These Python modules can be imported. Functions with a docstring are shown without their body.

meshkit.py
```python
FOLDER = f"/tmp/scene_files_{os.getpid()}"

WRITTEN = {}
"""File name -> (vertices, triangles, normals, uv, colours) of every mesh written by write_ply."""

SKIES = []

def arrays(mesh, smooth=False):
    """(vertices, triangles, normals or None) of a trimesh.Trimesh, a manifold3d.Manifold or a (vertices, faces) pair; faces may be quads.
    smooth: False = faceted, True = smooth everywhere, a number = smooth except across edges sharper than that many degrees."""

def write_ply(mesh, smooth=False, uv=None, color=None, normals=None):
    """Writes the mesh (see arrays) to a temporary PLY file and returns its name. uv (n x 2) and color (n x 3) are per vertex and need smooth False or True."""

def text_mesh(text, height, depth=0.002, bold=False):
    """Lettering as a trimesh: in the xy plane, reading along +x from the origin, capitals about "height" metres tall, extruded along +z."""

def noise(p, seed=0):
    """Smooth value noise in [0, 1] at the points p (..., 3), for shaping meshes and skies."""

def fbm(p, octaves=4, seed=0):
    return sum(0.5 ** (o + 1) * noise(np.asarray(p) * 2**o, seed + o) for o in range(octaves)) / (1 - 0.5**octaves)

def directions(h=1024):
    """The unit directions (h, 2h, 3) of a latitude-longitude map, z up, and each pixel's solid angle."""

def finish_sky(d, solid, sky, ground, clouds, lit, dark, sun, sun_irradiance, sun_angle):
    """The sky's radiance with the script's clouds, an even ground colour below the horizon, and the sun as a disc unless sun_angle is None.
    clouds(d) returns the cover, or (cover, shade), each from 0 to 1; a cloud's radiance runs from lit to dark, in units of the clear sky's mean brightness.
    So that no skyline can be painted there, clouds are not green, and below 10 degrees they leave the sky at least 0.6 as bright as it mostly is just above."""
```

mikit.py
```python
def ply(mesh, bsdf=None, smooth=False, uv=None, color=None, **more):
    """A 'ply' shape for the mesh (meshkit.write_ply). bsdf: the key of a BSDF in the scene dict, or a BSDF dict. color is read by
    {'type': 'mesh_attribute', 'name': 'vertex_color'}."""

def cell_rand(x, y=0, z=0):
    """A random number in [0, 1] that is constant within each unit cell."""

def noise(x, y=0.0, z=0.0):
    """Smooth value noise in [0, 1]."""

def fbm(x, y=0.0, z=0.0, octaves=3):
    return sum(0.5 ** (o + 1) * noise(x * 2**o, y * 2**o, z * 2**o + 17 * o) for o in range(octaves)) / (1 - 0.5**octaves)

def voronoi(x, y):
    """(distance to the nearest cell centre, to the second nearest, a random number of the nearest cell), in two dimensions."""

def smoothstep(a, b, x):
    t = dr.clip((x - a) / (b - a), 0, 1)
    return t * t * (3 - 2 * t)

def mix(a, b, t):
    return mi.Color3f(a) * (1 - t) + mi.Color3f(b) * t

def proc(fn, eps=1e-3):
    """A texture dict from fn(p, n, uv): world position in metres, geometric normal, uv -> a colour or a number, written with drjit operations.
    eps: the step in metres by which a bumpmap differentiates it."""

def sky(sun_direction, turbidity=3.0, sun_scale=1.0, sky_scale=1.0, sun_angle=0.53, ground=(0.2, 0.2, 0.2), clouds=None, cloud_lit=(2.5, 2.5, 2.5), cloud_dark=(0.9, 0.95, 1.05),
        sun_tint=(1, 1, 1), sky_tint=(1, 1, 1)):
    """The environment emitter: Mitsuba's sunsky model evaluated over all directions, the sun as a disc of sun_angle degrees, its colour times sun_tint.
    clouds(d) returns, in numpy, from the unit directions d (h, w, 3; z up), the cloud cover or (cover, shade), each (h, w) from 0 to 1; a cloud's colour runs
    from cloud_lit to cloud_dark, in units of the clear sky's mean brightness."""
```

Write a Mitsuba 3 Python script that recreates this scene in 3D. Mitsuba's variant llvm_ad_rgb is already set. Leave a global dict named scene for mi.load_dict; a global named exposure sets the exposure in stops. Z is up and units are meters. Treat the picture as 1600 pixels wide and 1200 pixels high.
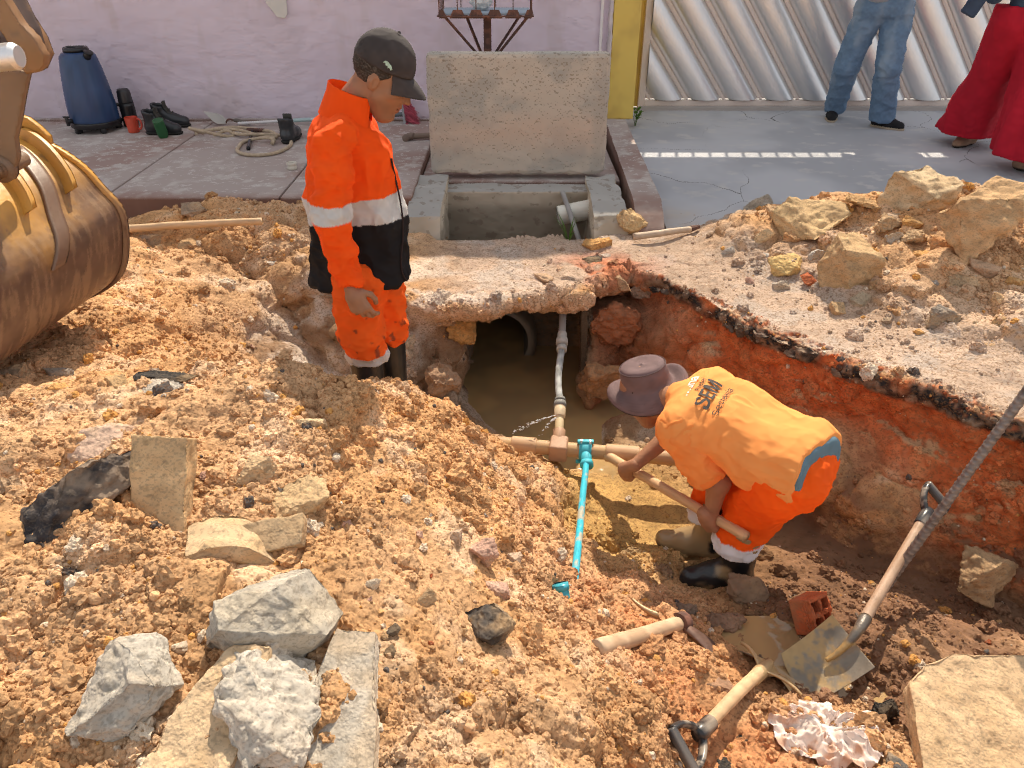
# Street excavation: two workers in a broken-up street, pink house and gate behind
import math, random
import numpy as np, trimesh, mitsuba as mi, drjit as dr
import mikit, meshkit
from scipy.interpolate import RBFInterpolator
from scipy.spatial import cKDTree, ConvexHull
import shapely
from shapely.geometry import Polygon

T = mi.ScalarTransform4f
scene, labels = {}, {}
# ------------------------------------------------------------------ camera, sky, exposure
CAM_H, PITCH, FOC = 1.6, math.radians(32.0), 1164.0 / 1600.0
scene['camera'] = {'type': 'perspective', 'fov': math.degrees(2 * math.atan(0.5 / FOC)), 'fov_axis': 'x', 'near_clip': 0.05, 'far_clip': 400.0,
                   'to_world': T().look_at([0, 0, CAM_H], [0, math.cos(PITCH), CAM_H - math.sin(PITCH)], [0, 0, 1])}
SUN_AZ, SUN_EL = math.radians(10.5), math.radians(50.0)          # azimuth from +y towards +x
SUN = np.array([math.sin(SUN_AZ) * math.cos(SUN_EL), math.cos(SUN_AZ) * math.cos(SUN_EL), math.sin(SUN_EL)])
def fill_cloud(d):  # unseen bright cloud cover, added as fill light for the shaded areas
    c = meshkit.fbm(d * np.array([2.2, 2.2, 4.0]) + 7.3, 4, 3)
    return np.clip(0.74 + 0.9 * (c - 0.5), 0.35, 1.0), 0.10 * np.ones(d.shape[:2])
scene['sky'] = mikit.sky(SUN, turbidity=3.0, clouds=fill_cloud, cloud_lit=(3.1, 3.1, 3.1), sun_scale=1.25, sun_tint=(0.955, 1.0, 1.06), ground=(0.3, 0.24, 0.18))
exposure = 1.76

# ------------------------------------------------------------------ helpers
FW = np.array([0, math.cos(PITCH), -math.sin(PITCH)]); UP = np.array([0, math.sin(PITCH), math.cos(PITCH)]); EYE = np.array([0, 0, CAM_H])
def _ray(u, v): return FW + (u - 800) / 1164 * np.array([1., 0, 0]) - (v - 600) / 1164 * UP
def at_z(u, v, z): d = _ray(u, v); return EYE + d * (z - CAM_H) / d[2]      # survey: a sight line met with a level ...
def at_y(u, v, y): d = _ray(u, v); return EYE + d * y / d[1]                # ... or with a distance
def V(*a): return np.array(a[0] if len(a) == 1 else a, float)
def unit(a): a = np.asarray(a, float); return a / max(np.linalg.norm(a), 1e-12)
def sstep(a, b, x): t = np.clip((x - a) / (b - a), 0, 1); return t * t * (3 - 2 * t)
def lerp(a, b, t): return np.asarray(a, float) * (1 - t) + np.asarray(b, float) * t
def fbm(p, o=4, seed=0): return meshkit.fbm(p, o, seed)
def mixc(c, d, t): return np.asarray(c, float) * (1 - t[:, None]) + np.asarray(d, float) * t[:, None]

def numbered(key):
    if key not in scene and key not in labels and not any(k.startswith(key + '__') for k in scene): return key
    i = 1
    while True:
        k = f'{key}_{i:03d}'
        if k not in scene and k not in labels and not any(q.startswith(k + '__') for q in scene): return k
        i += 1
def thing(name, label, cat, group=None):
    key = numbered(name); labels[key] = {'label': label, 'category': cat}
    if group: labels[key]['group'] = group
    return key
def obj(name, mesh, m, parent=None, smooth=30, color=None, label=None, **kw):
    key = numbered(parent + '__' + name if parent else name)
    if color is not None:
        if smooth is not True and smooth is not False: smooth = True
    scene[key] = mikit.ply(mesh, m, smooth=smooth, color=color, **kw)
    if label: labels[key] = {'label': label}
    return key
def single(name, mesh, m, label, cat, group=None, **kw):
    key = obj(name, mesh, m, None, **kw); labels[key] = {'label': label, 'category': cat}
    if group: labels[key]['group'] = group
    return key
def struct(name, mesh, m, **kw):
    key = obj(name, mesh, m, None, **kw); labels[key] = {'kind': 'structure', 'label': kw.get('label') or name.replace('_', ' ')}
    labels[key].pop('label'); return key

def tm(v, f): return trimesh.Trimesh(np.asarray(v, float), np.asarray(f, int), process=False)
def cat(*ms):
    return trimesh.util.concatenate([m for m in ms])
def frame(axis, hint=(0, 0, 1)):
    z = unit(axis); h = np.asarray(hint, float)
    if abs(z @ unit(h)) > 0.98: h = V(1, 0, 0) if abs(z[0]) < 0.9 else V(0, 1, 0)
    x = unit(np.cross(h, z)); return np.stack([x, np.cross(z, x), z], 1)
def place(mesh, pos=(0, 0, 0), R=None, s=1.0):
    m = mesh.copy(); v = m.vertices * s
    if R is not None: v = v @ np.asarray(R).T
    m.vertices = v + np.asarray(pos, float); return m
def rot(axis, deg): return trimesh.transformations.rotation_matrix(math.radians(deg), axis)[:3, :3]
def rbox(sx, sy, sz, r=0.004, seg=1):
    """box with chamfered edges, centred"""
    h = np.array([sx, sy, sz]) / 2; r = min(r, 0.45 * min(sx, sy, sz)); pts = []
    for s in np.ndindex(2, 2, 2):
        c = (np.array(s) * 2 - 1)
        for k in range(3):
            q = c * (h - r); q[k] = c[k] * h[k]; pts.append(q)
        if seg > 1: pts.append(c * (h - r) + c * r * 0.577); pts += [c * (h - r) + c * r * np.array(w) for w in ((.707, .707, 0), (.707, 0, .707), (0, .707, .707))]
    pts = np.array(pts); hull = ConvexHull(pts); return fixw(tm(pts, hull.simplices))
def fixw(m):
    c = m.vertices.mean(0); t = m.vertices[m.faces]; n = np.cross(t[:, 1] - t[:, 0], t[:, 2] - t[:, 0])
    flip = ((t.mean(1) - c) * n).sum(1) < 0; f = m.faces.copy(); f[flip] = f[flip][:, ::-1]; return tm(m.vertices, f)
def bar(a, b, w, d=None, r=0.002, hint=(0, 0, 1)):
    a, b = np.asarray(a, float), np.asarray(b, float)
    return place(rbox(w, d or w, np.linalg.norm(b - a), r), (a + b) / 2, frame(b - a, hint))
def sweep(path, prof_fn, n, closed_ends=True, up=(0, 0, 1), uvw=False):
    """prof_fn(i, t) -> (n,2) section; parallel-transported along path"""
    P = np.asarray(path, float); k = len(P); tg = np.gradient(P, axis=0); tg /= np.linalg.norm(tg, axis=1, keepdims=True) + 1e-12
    R = frame(tg[0], up); X = R[:, 0]; rings = []
    for i in range(k):
        X = unit(X - tg[i] * (X @ tg[i])); Y = np.cross(tg[i], X); s = prof_fn(i, i / max(k - 1, 1)); rings.append(P[i] + s[:, :1] * X + s[:, 1:] * Y)
    v = np.concatenate(rings); j = np.arange(n); q = []
    for i in range(k - 1):
        a = i * n + j; b = i * n + (j + 1) % n; q.append(np.stack([a, b, b + n, a + n], 1))
    q = np.concatenate(q); f = np.concatenate([q[:, [0, 1, 2]], q[:, [0, 2, 3]]])
    if closed_ends:
        v = np.vstack([v, P[0], P[-1]]); c0, c1 = len(v) - 2, len(v) - 1; o = (k - 1) * n
        f = np.vstack([f, np.stack([(j + 1) % n, j, 0 * j + c0], 1), np.stack([o + j, o + (j + 1) % n, 0 * j + c1], 1)])
    return tm(v, f)
def circ(n, r, ph=0.0, ry=None): a = np.arange(n) / n * 2 * np.pi + ph; return np.stack([np.cos(a) * r, np.sin(a) * (ry or r)], 1)
def tube(path, r, n=12, up=(0, 0, 1)):
    rr = np.broadcast_to(np.asarray(r, float), (len(path),)); return sweep(path, lambda i, t: circ(n, rr[i]), n, up=up)
def smoothpath(pts, n=40):
    from scipy.interpolate import CubicSpline
    p = np.asarray(pts, float); s = np.r_[0, np.cumsum(np.linalg.norm(np.diff(p, axis=0), axis=1))]
    return CubicSpline(s, p)(np.linspace(0, s[-1], n))
def lathe(prof, n=32, cap=True):
    """profile [(r,z)...] bottom to top"""
    p = np.asarray(prof, float); return sweep(np.stack([0 * p[:, 1], 0 * p[:, 1], np.linspace(0, 1, len(p))], 1), lambda i, t: circ(n, max(p[i, 0], 1e-5)), n, cap) if False else _lathe(p, n)
def _lathe(p, n, cap=True):
    a = np.arange(n) / n * 2 * np.pi; v = np.concatenate([np.stack([np.cos(a) * max(r, 1e-5), np.sin(a) * max(r, 1e-5), 0 * a + z], 1) for r, z in p]); j = np.arange(n); q = []
    for i in range(len(p) - 1): q.append(np.stack([i * n + j, i * n + (j + 1) % n, (i + 1) * n + (j + 1) % n, (i + 1) * n + j], 1))
    q = np.concatenate(q); f = np.concatenate([q[:, [0, 1, 2]], q[:, [0, 2, 3]]]); v = np.vstack([v, [[0, 0, p[0, 1]], [0, 0, p[-1, 1]]]]); o = (len(p) - 1) * n
    if cap: f = np.vstack([f, np.stack([(j + 1) % n, j, 0 * j + len(v) - 2], 1), np.stack([o + j, o + (j + 1) % n, 0 * j + len(v) - 1], 1)])
    return tm(v, f)
def extrude(poly, h): return trimesh.creation.extrude_polygon(poly if hasattr(poly, 'exterior') else Polygon(poly), h, engine='earcut')

def surface_nets(val, org, step):
    """zero surface of val (solid < 0) on a regular grid as a quad-split mesh"""
    s = val < 0; nx, ny, nz = val.shape; c = np.zeros((nx - 1, ny - 1, nz - 1), np.int8)
    for o in np.ndindex(2, 2, 2): c += s[o[0]:nx - 1 + o[0], o[1]:ny - 1 + o[1], o[2]:nz - 1 + o[2]]
    ix, iy, iz = np.nonzero((c > 0) & (c < 8)); n = len(ix); idx = np.full(c.shape, -1, np.int64); idx[ix, iy, iz] = np.arange(n)
    acc, cnt = np.zeros((n, 3)), np.zeros(n); cor = list(np.ndindex(2, 2, 2)); cv = {o: val[ix + o[0], iy + o[1], iz + o[2]] for o in cor}
    for a in cor:
        for k in range(3):
            if a[k] == 0:
                b = tuple(a[i] + (i == k) for i in range(3)); va, vb = cv[a], cv[b]; m = (va < 0) != (vb < 0); t = np.where(m, va / np.where(m, va - vb, 1), 0)
                p = np.broadcast_to(np.array(a, float), (n, 3)).copy(); p[:, k] = t; acc += np.where(m[:, None], p, 0); cnt += m
    v = (np.stack([ix, iy, iz], 1) + acc / cnt[:, None]) * step + np.asarray(org); F = []
    for k in range(3):
        a1, a2 = [(1, 2), (2, 0), (0, 1)][k]; sl = [slice(None)] * 3; sl[k] = slice(0, -1); sh = [slice(None)] * 3; sh[k] = slice(1, None)
        A, B = s[tuple(sl)], s[tuple(sh)]; e = A != B; inner = [slice(None)] * 3; inner[a1] = slice(1, -1); inner[a2] = slice(1, -1)
        e2 = np.zeros_like(e); e2[tuple(inner)] = e[tuple(inner)]; q = np.stack(np.nonzero(e2), 1)
        if not len(q): continue
        flip = ~A[q[:, 0], q[:, 1], q[:, 2]]; d1, d2 = np.eye(3, dtype=int)[a1], np.eye(3, dtype=int)[a2]
        g = lambda w: idx[w[:, 0], w[:, 1], w[:, 2]]
        Q = np.stack([g(q - d1 - d2), g(q - d2), g(q), g(q - d1)], 1); Q[flip] = Q[flip][:, ::-1]; F.append(Q)
    Q = np.concatenate(F); return tm(v, np.vstack([Q[:, [0, 1, 2]], Q[:, [0, 2, 3]]]))
def subdivide_to(v, f, limit_fn, rounds=4):
    """conforming subdivision: every edge longer than limit_fn(midpoints) is split"""
    for _ in range(rounds):
        e = np.sort(np.concatenate([f[:, [0, 1]], f[:, [1, 2]], f[:, [2, 0]]]), 1); key = e[:, 0] * (len(v) + 1) + e[:, 1]; uk, first, inv = np.unique(key, return_index=True, return_inverse=True)
        ue = e[first]; mid = (v[ue[:, 0]] + v[ue[:, 1]]) / 2; L = np.linalg.norm(v[ue[:, 0]] - v[ue[:, 1]], axis=1); sp = L > limit_fn(mid)
        if not sp.any(): break
        new = np.full(len(ue), -1); new[sp] = len(v) + np.arange(sp.sum()); v = np.vstack([v, mid[sp]]); M = new[inv].reshape(3, -1).T; n = (M >= 0).sum(1); out = [f[n == 0]]
        a = f[n == 3]; m = M[n == 3]; out += [np.stack([a[:, 0], m[:, 0], m[:, 2]], 1), np.stack([m[:, 0], a[:, 1], m[:, 1]], 1), np.stack([m[:, 2], m[:, 1], a[:, 2]], 1), m]
        for k in range(3):
            s = (n == 1) & (M[:, k] >= 0); a = np.roll(f[s], -k, 1); m = M[s, k]; out += [np.stack([a[:, 0], m, a[:, 2]], 1), np.stack([m, a[:, 1], a[:, 2]], 1)]
            s = (n == 2) & (M[:, k] < 0); a = np.roll(f[s], -k, 1); m = np.roll(M[s], -k, 1)   # edge a0-a1 unsplit
            out += [np.stack([a[:, 0], a[:, 1], m[:, 1]], 1), np.stack([a[:, 0], m[:, 1], m[:, 2]], 1), np.stack([m[:, 2], m[:, 1], a[:, 2]], 1)]
        f = np.concatenate(out)
    return v, f
def vnormals(v, f):
    n = np.zeros_like(v); c = np.cross(v[f[:, 1]] - v[f[:, 0]], v[f[:, 2]] - v[f[:, 0]])
    for k in range(3): np.add.at(n, f[:, k], c)
    return n / (np.linalg.norm(n, axis=1, keepdims=True) + 1e-20)
def taubin(v, f, it=5, lam=0.5, mu=-0.53):
    import scipy.sparse as sp
    e = np.unique(np.sort(np.concatenate([f[:, [0, 1]], f[:, [1, 2]], f[:, [2, 0]]]), 1), axis=0); n = len(v)
    A = sp.coo_matrix((np.ones(2 * len(e)), (np.r_[e[:, 0], e[:, 1]], np.r_[e[:, 1], e[:, 0]])), (n, n)).tocsr(); D = sp.diags(1 / np.maximum(np.asarray(A.sum(1)).ravel(), 1)); L = D @ A
    for _ in range(it):
        for s in ((lam, mu) if mu else (lam,)): v = v + s * (L @ v - v)
    return v
def worley(p, seed=0):
    """distance to the nearest jittered cell point, 3-D"""
    p = np.asarray(p, float); i = np.floor(p).astype(np.int64); best = np.full(len(p), 9.0); rid = np.zeros(len(p))
    for o in np.ndindex(3, 3, 3):
        c = i + np.array(o) - 1; h = (c[:, 0] * 374761393 + c[:, 1] * 668265263 + c[:, 2] * 2147483647 + seed * 144665) & 0xFFFFFFFF
        h = ((h ^ (h >> 13)) * 1274126177) & 0xFFFFFFFF; h = h ^ (h >> 16); r = np.stack([h & 1023, (h >> 10) & 1023, (h >> 20) & 1023], 1) / 1023.0
        d = ((c + 0.15 + 0.7 * r - p) ** 2).sum(1); m = d < best; best = np.where(m, d, best); rid = np.where(m, (h & 4095) / 4095.0, rid)
    return np.sqrt(best), rid
def tint(v, base, var=0.12, sc=18.0, seed=0, o=4):
    """vertex colours: a base colour with speckle"""
    t = fbm(np.asarray(v) * sc + 31.7, o, seed); return np.clip(np.asarray(base)[None] * (1 + var * 4 * (t - 0.5))[:, None], 0.004, 0.95)
# ------------------------------------------------------------------ materials
def two(b): return {'type': 'twosided', 'bsdf': b}
def bump(b, fn, scale=1.0, eps=1e-3): return {'type': 'bumpmap', 'texture': mikit.proc(fn, eps), 'scale': scale, 'bsdf': b}
VC = {'type': 'mesh_attribute', 'name': 'vertex_color'}
def rgb(c): return {'type': 'rgb', 'value': [float(x) for x in c]}
def prin(c, rough=0.9, spec=0.3, **k): return {'type': 'principled', 'base_color': c if isinstance(c, dict) else rgb(c), 'roughness': rough, 'specular': spec, **k}
N3 = lambda p, s: mikit.noise(p.x * s, p.y * s, p.z * s)
# fine grain: a darker speck colour blended into the vertex colour, and grit that the meshes are too coarse for
def grainy(dark, f, cov, bf, amp, rough):
    w = mikit.proc(lambda p, n, uv: cov * mikit.smoothstep(.46, .74, mikit.fbm(p.x * f, p.y * f, p.z * f, 2)))
    h = lambda p, n, uv: amp * mikit.fbm(p.x * bf, p.y * bf, p.z * bf, 3) + .0030 * mikit.fbm(p.x * 210, p.y * 210, p.z * 210, 2)
    return two(bump({'type': 'blendbsdf', 'weight': w, 'a': prin(VC, rough, .15), 'b': {'type': 'diffuse', 'reflectance': rgb(dark)}}, h))
scene['soil'] = grainy((.20, .105, .05), 150, .6, 62, .0075, .97)
scene['rock'] = grainy((.17, .135, .10), 190, .36, 50, .006, .92)
scene['wet_soil'] = two(bump(prin(VC, 0.35, 0.5), lambda p, n, uv: 0.0018 * mikit.fbm(p.x * 90, p.y * 90, p.z * 90, 3)))
scene['paint_vc'] = two(prin(VC, 0.6, 0.4))
scene['gloss_vc'] = two(prin(VC, 0.3, 0.5))
scene['cloth_vc'] = two(bump(prin(VC, 0.88, 0.2, sheen=0.3), lambda p, n, uv: 0.0006 * mikit.fbm(p.x * 320, p.y * 320, p.z * 320, 2)))
# ------------------------------------------------------------------ the excavated ground
_survey = [  # image sight line and level
 (0,1200,.2),(200,1200,.22),(400,1200,.2),(600,1200,.12),(800,1200,-.02),(950,1200,-.22),(1100,1200,-.42),(1300,1200,-.44),(1600,1200,-.4),
 (0,1000,.25),(200,1000,.26),(400,950,.25),(600,1000,.17),(700,1000,.08),(800,1000,-.06),(900,1050,-.18),(1000,1050,-.33),(1100,1080,-.42),(1200,1130,-.47),(1100,1150,-.46),(1350,1150,-.44),
 (0,800,.26),(200,800,.27),(400,800,.25),(550,800,.17),(700,800,.02),(780,800,-.08),(830,850,-.2),(860,950,-.3),
 (0,680,.27),(250,680,.28),(450,680,.26),(600,680,.15),(700,690,.0),(740,690,-.12),(760,690,-.45),(860,800,-.55),(845,830,-.4),(880,880,-.5),(905,900,-.56),
 (0,600,.25),(150,592,.25),(300,590,.25),(450,590,.22),(560,600,.2),(620,605,.14),
 (930,760,-.70),(1000,800,-.70),(950,850,-.69),(1050,800,-.69),(1060,870,-.72),(900,745,-.64),
 (1110,925,-.69),(1000,920,-.58),(950,960,-.42),(1050,980,-.44),(1150,960,-.60),(1205,1010,-.62),(1215,1045,-.61),(1255,1062,-.61),(1230,950,-.54),(1300,900,-.66),(1300,820,-.74),(1400,900,-.7),(1500,970,-.64),(1400,1000,-.49),(1300,960,-.5),
 (1350,1080,-.54),(1290,1055,-.62),(1300,1085,-.6),(1480,1040,-.5),(1580,1000,-.5),(1600,1100,-.46),(1500,1180,-.42),(1420,1160,-.44),(1240,1100,-.5),(1165,1062,-.5),(1380,1105,-.57),
 (700,640,-.35),(655,620,-.2),(200,420,.1),(300,440,.06),(330,500,-.02),(250,520,.05),(100,480,.1),(380,560,-.15),(350,580,-.05),(200,580,.1),(100,600,.2),(0,450,.1),(0,540,.1)]
_ctrl = [at_z(*s) for s in _survey] + [V(*p) for p in [
 (1.2,2.6,-.74),(.9,3.0,-.66),(.6,3.3,-.67),(1.6,2.2,-.72),(1.9,1.9,-.66),(2.3,1.6,-.6),(2.6,1.2,-.5),(0,3.4,-.85),(0,4.1,-.9),(.4,3.6,-.9),(.2,3.0,-.8),(-.25,3.9,-.8),(-.28,3.3,-.62),
 (-.5,2.75,-.42),(-.85,2.8,-.4),(-1.15,3.1,-.35),(-.5,3.2,-.42),(-.75,3.3,-.4),(-.35,2.95,-.45),(-.6,2.55,-.2),(-1.0,2.6,-.15),(0,4.4,-.9),(1.5,3.5,-.6),(2.2,3.0,-.5),(-1.0,4.0,-.3),(-1.7,3.9,.0),(-3.2,4.2,.02),
 (-2.4,3.9,.03),(-3,2.5,.2),(-3,1.2,.2),(-1.5,.4,.1),(0,.4,.0),(1.5,.4,-.35),(.8,.5,-.25),(3,.5,-.25),(3.4,1.5,-.3),(3.4,3,-.4)]]
_ctrl = np.array(_ctrl); _base = RBFInterpolator(_ctrl[:, :2], _ctrl[:, 2], kernel='linear', smoothing=0.0006)
RIM = [(-4.2,3.95),(-1.55,3.92),(-1.25,3.75),(-.95,3.62),(-.62,3.47),(-.34,3.40),(-.06,3.38),(.12,3.46),(.3,3.53),(.47,3.68),(.62,3.82),(.76,3.68),(.86,3.52),(1.04,3.33),(1.2,3.08),(1.39,2.86),(1.55,2.70),(1.71,2.58),(1.84,2.42),(1.96,2.32),(2.2,2.05),(2.6,1.7),(3.3,1.1),(4.5,.6),(6,.5),(6,7),(-4.2,7)]
_rim = Polygon(RIM); CHAMBER = Polygon([(-.30,3.0),(-.33,3.6),(-.30,4.16),(.44,4.16),(.42,3.0)]); CAVITY = Polygon([(.40,3.3),(.42,3.98),(.70,3.92),(.72,3.6),(.66,3.3)])
def sdist(poly, x, y):
    pts = shapely.points(x.ravel(), y.ravel()); d = shapely.distance(pts, poly.boundary); return np.where(shapely.contains(poly, pts), -d, d).reshape(x.shape)
def gauss(x, y, cx, cy, rx, ry, a=0.0):
    c, s = math.cos(a), math.sin(a); dx, dy = x - cx, y - cy; return np.exp(-((c * dx + s * dy) / rx) ** 2 - ((-s * dx + c * dy) / ry) ** 2)
def street_z(x, y):
    p = np.stack([x, y, 0 * x], -1); z = 0.012 * (fbm(p * 2.2, 3, 5) - .5) * 2
    z = z + .36 * gauss(x, y, 2.35, 3.75, .62, .52, .3) + .19 * gauss(x, y, 1.75, 4.12, .46, .34, .2) + .12 * gauss(x, y, 2.5, 3.15, .5, .3, .3)      # rubble heap on the right
    z = z + .15 * gauss(x, y, -1.75, 4.22, .55, .24) + .08 * gauss(x, y, -1.2, 4.2, .35, .2)                                                     # spoil against the kerb
    return z - .05 * sstep(4.1, 3.3, y) * np.exp(-(x / .7) ** 2)
WATER, PUDDLE = -.715, -.55
STEP = 0.026; GX, GY, GZ = np.arange(-3.5, 3.7, STEP), np.arange(.3, 4.75, STEP), np.arange(-1.15, .6, STEP)
_X, _Y = np.meshgrid(GX, GY, indexing='ij'); _hb = _base(np.stack([_X.ravel(), _Y.ravel()], 1)).reshape(_X.shape)
_hb = _hb + .05 * (fbm(np.stack([_X * 3.1, _Y * 3.1, 0 * _X], -1), 3, 2) - .5) * sstep(0, .3, np.abs(_hb + .68))
_sd, _sc, _sv, _hs = sdist(_rim, _X, _Y), sdist(CHAMBER, _X, _Y), sdist(CAVITY, _X, _Y), street_z(_X, _Y)
def ground_field():
    Z = GZ[None, None, :]; P = np.stack(np.broadcast_arrays(_X[..., None], _Y[..., None], Z), -1); n1 = fbm(P * np.array([2.6, 2.6, 3.2]), 2, 11) - .5; n2 = fbm(P * 8.0, 2, 12) - .5; nz = n1 * .28 + n2 * .10
    right = sstep(.6, 1.1, _X)[..., None]; left = sstep(-.35, -.6, _X)[..., None]; depth = np.maximum(-Z - .05, 0)
    batter = (.27 * right + .55 * left + .12) * depth; shelf = .03 * sstep(-.10, -.06, Z)                    # the bound top layer sticks out a little
    wall = _sd[..., None] - batter - nz * (sstep(.02, -.12, Z) * .8 + .35) - shelf
    street = np.maximum(Z - _hs[..., None] - .0 * n1, wall)
    ceil = -.105 - .10 * np.clip(_Y - 3.45, 0, 1)[..., None] + .05 * n1
    street = np.maximum(street, -np.maximum(_sc[..., None] + nz * .25, Z - ceil)); cav = np.maximum(np.maximum(_sv[..., None] + nz * .35, Z + .09 + .04 * n1), -.26 - Z)
    street = np.maximum(street, -cav)
    tunnel = np.maximum(np.sqrt((P[..., 0] + .10) ** 2 + (Z + .62) ** 2) - .235, 3.9 - P[..., 1]); street = np.maximum(street, -tunnel)      # the culvert runs on under the street
    inlet = np.maximum(np.maximum(np.abs(P[..., 0] - .03) - .50, np.abs(P[..., 1] - 4.62) - .44 - .05 * n1), -.34 - Z); street = np.maximum(street, -inlet)
    base = np.maximum(Z - _hb[..., None] - n2 * .035, -inlet); return np.minimum(street, np.maximum(base, -tunnel))
_g = surface_nets(ground_field(), (GX[0], GY[0], GZ[0]), STEP)
def wet_mask(v): return sstep(WATER + .16, WATER + .01, v[:, 2]) * sstep(2.2, 2.4, v[:, 1])
def heap_mask(x, y): return np.clip(2.4 * np.maximum(gauss(x, y, 2.45, 3.65, .75, .62, .3), gauss(x, y, 1.72, 4.12, .5, .36, .2)) - .25, 0, 1)
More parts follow.
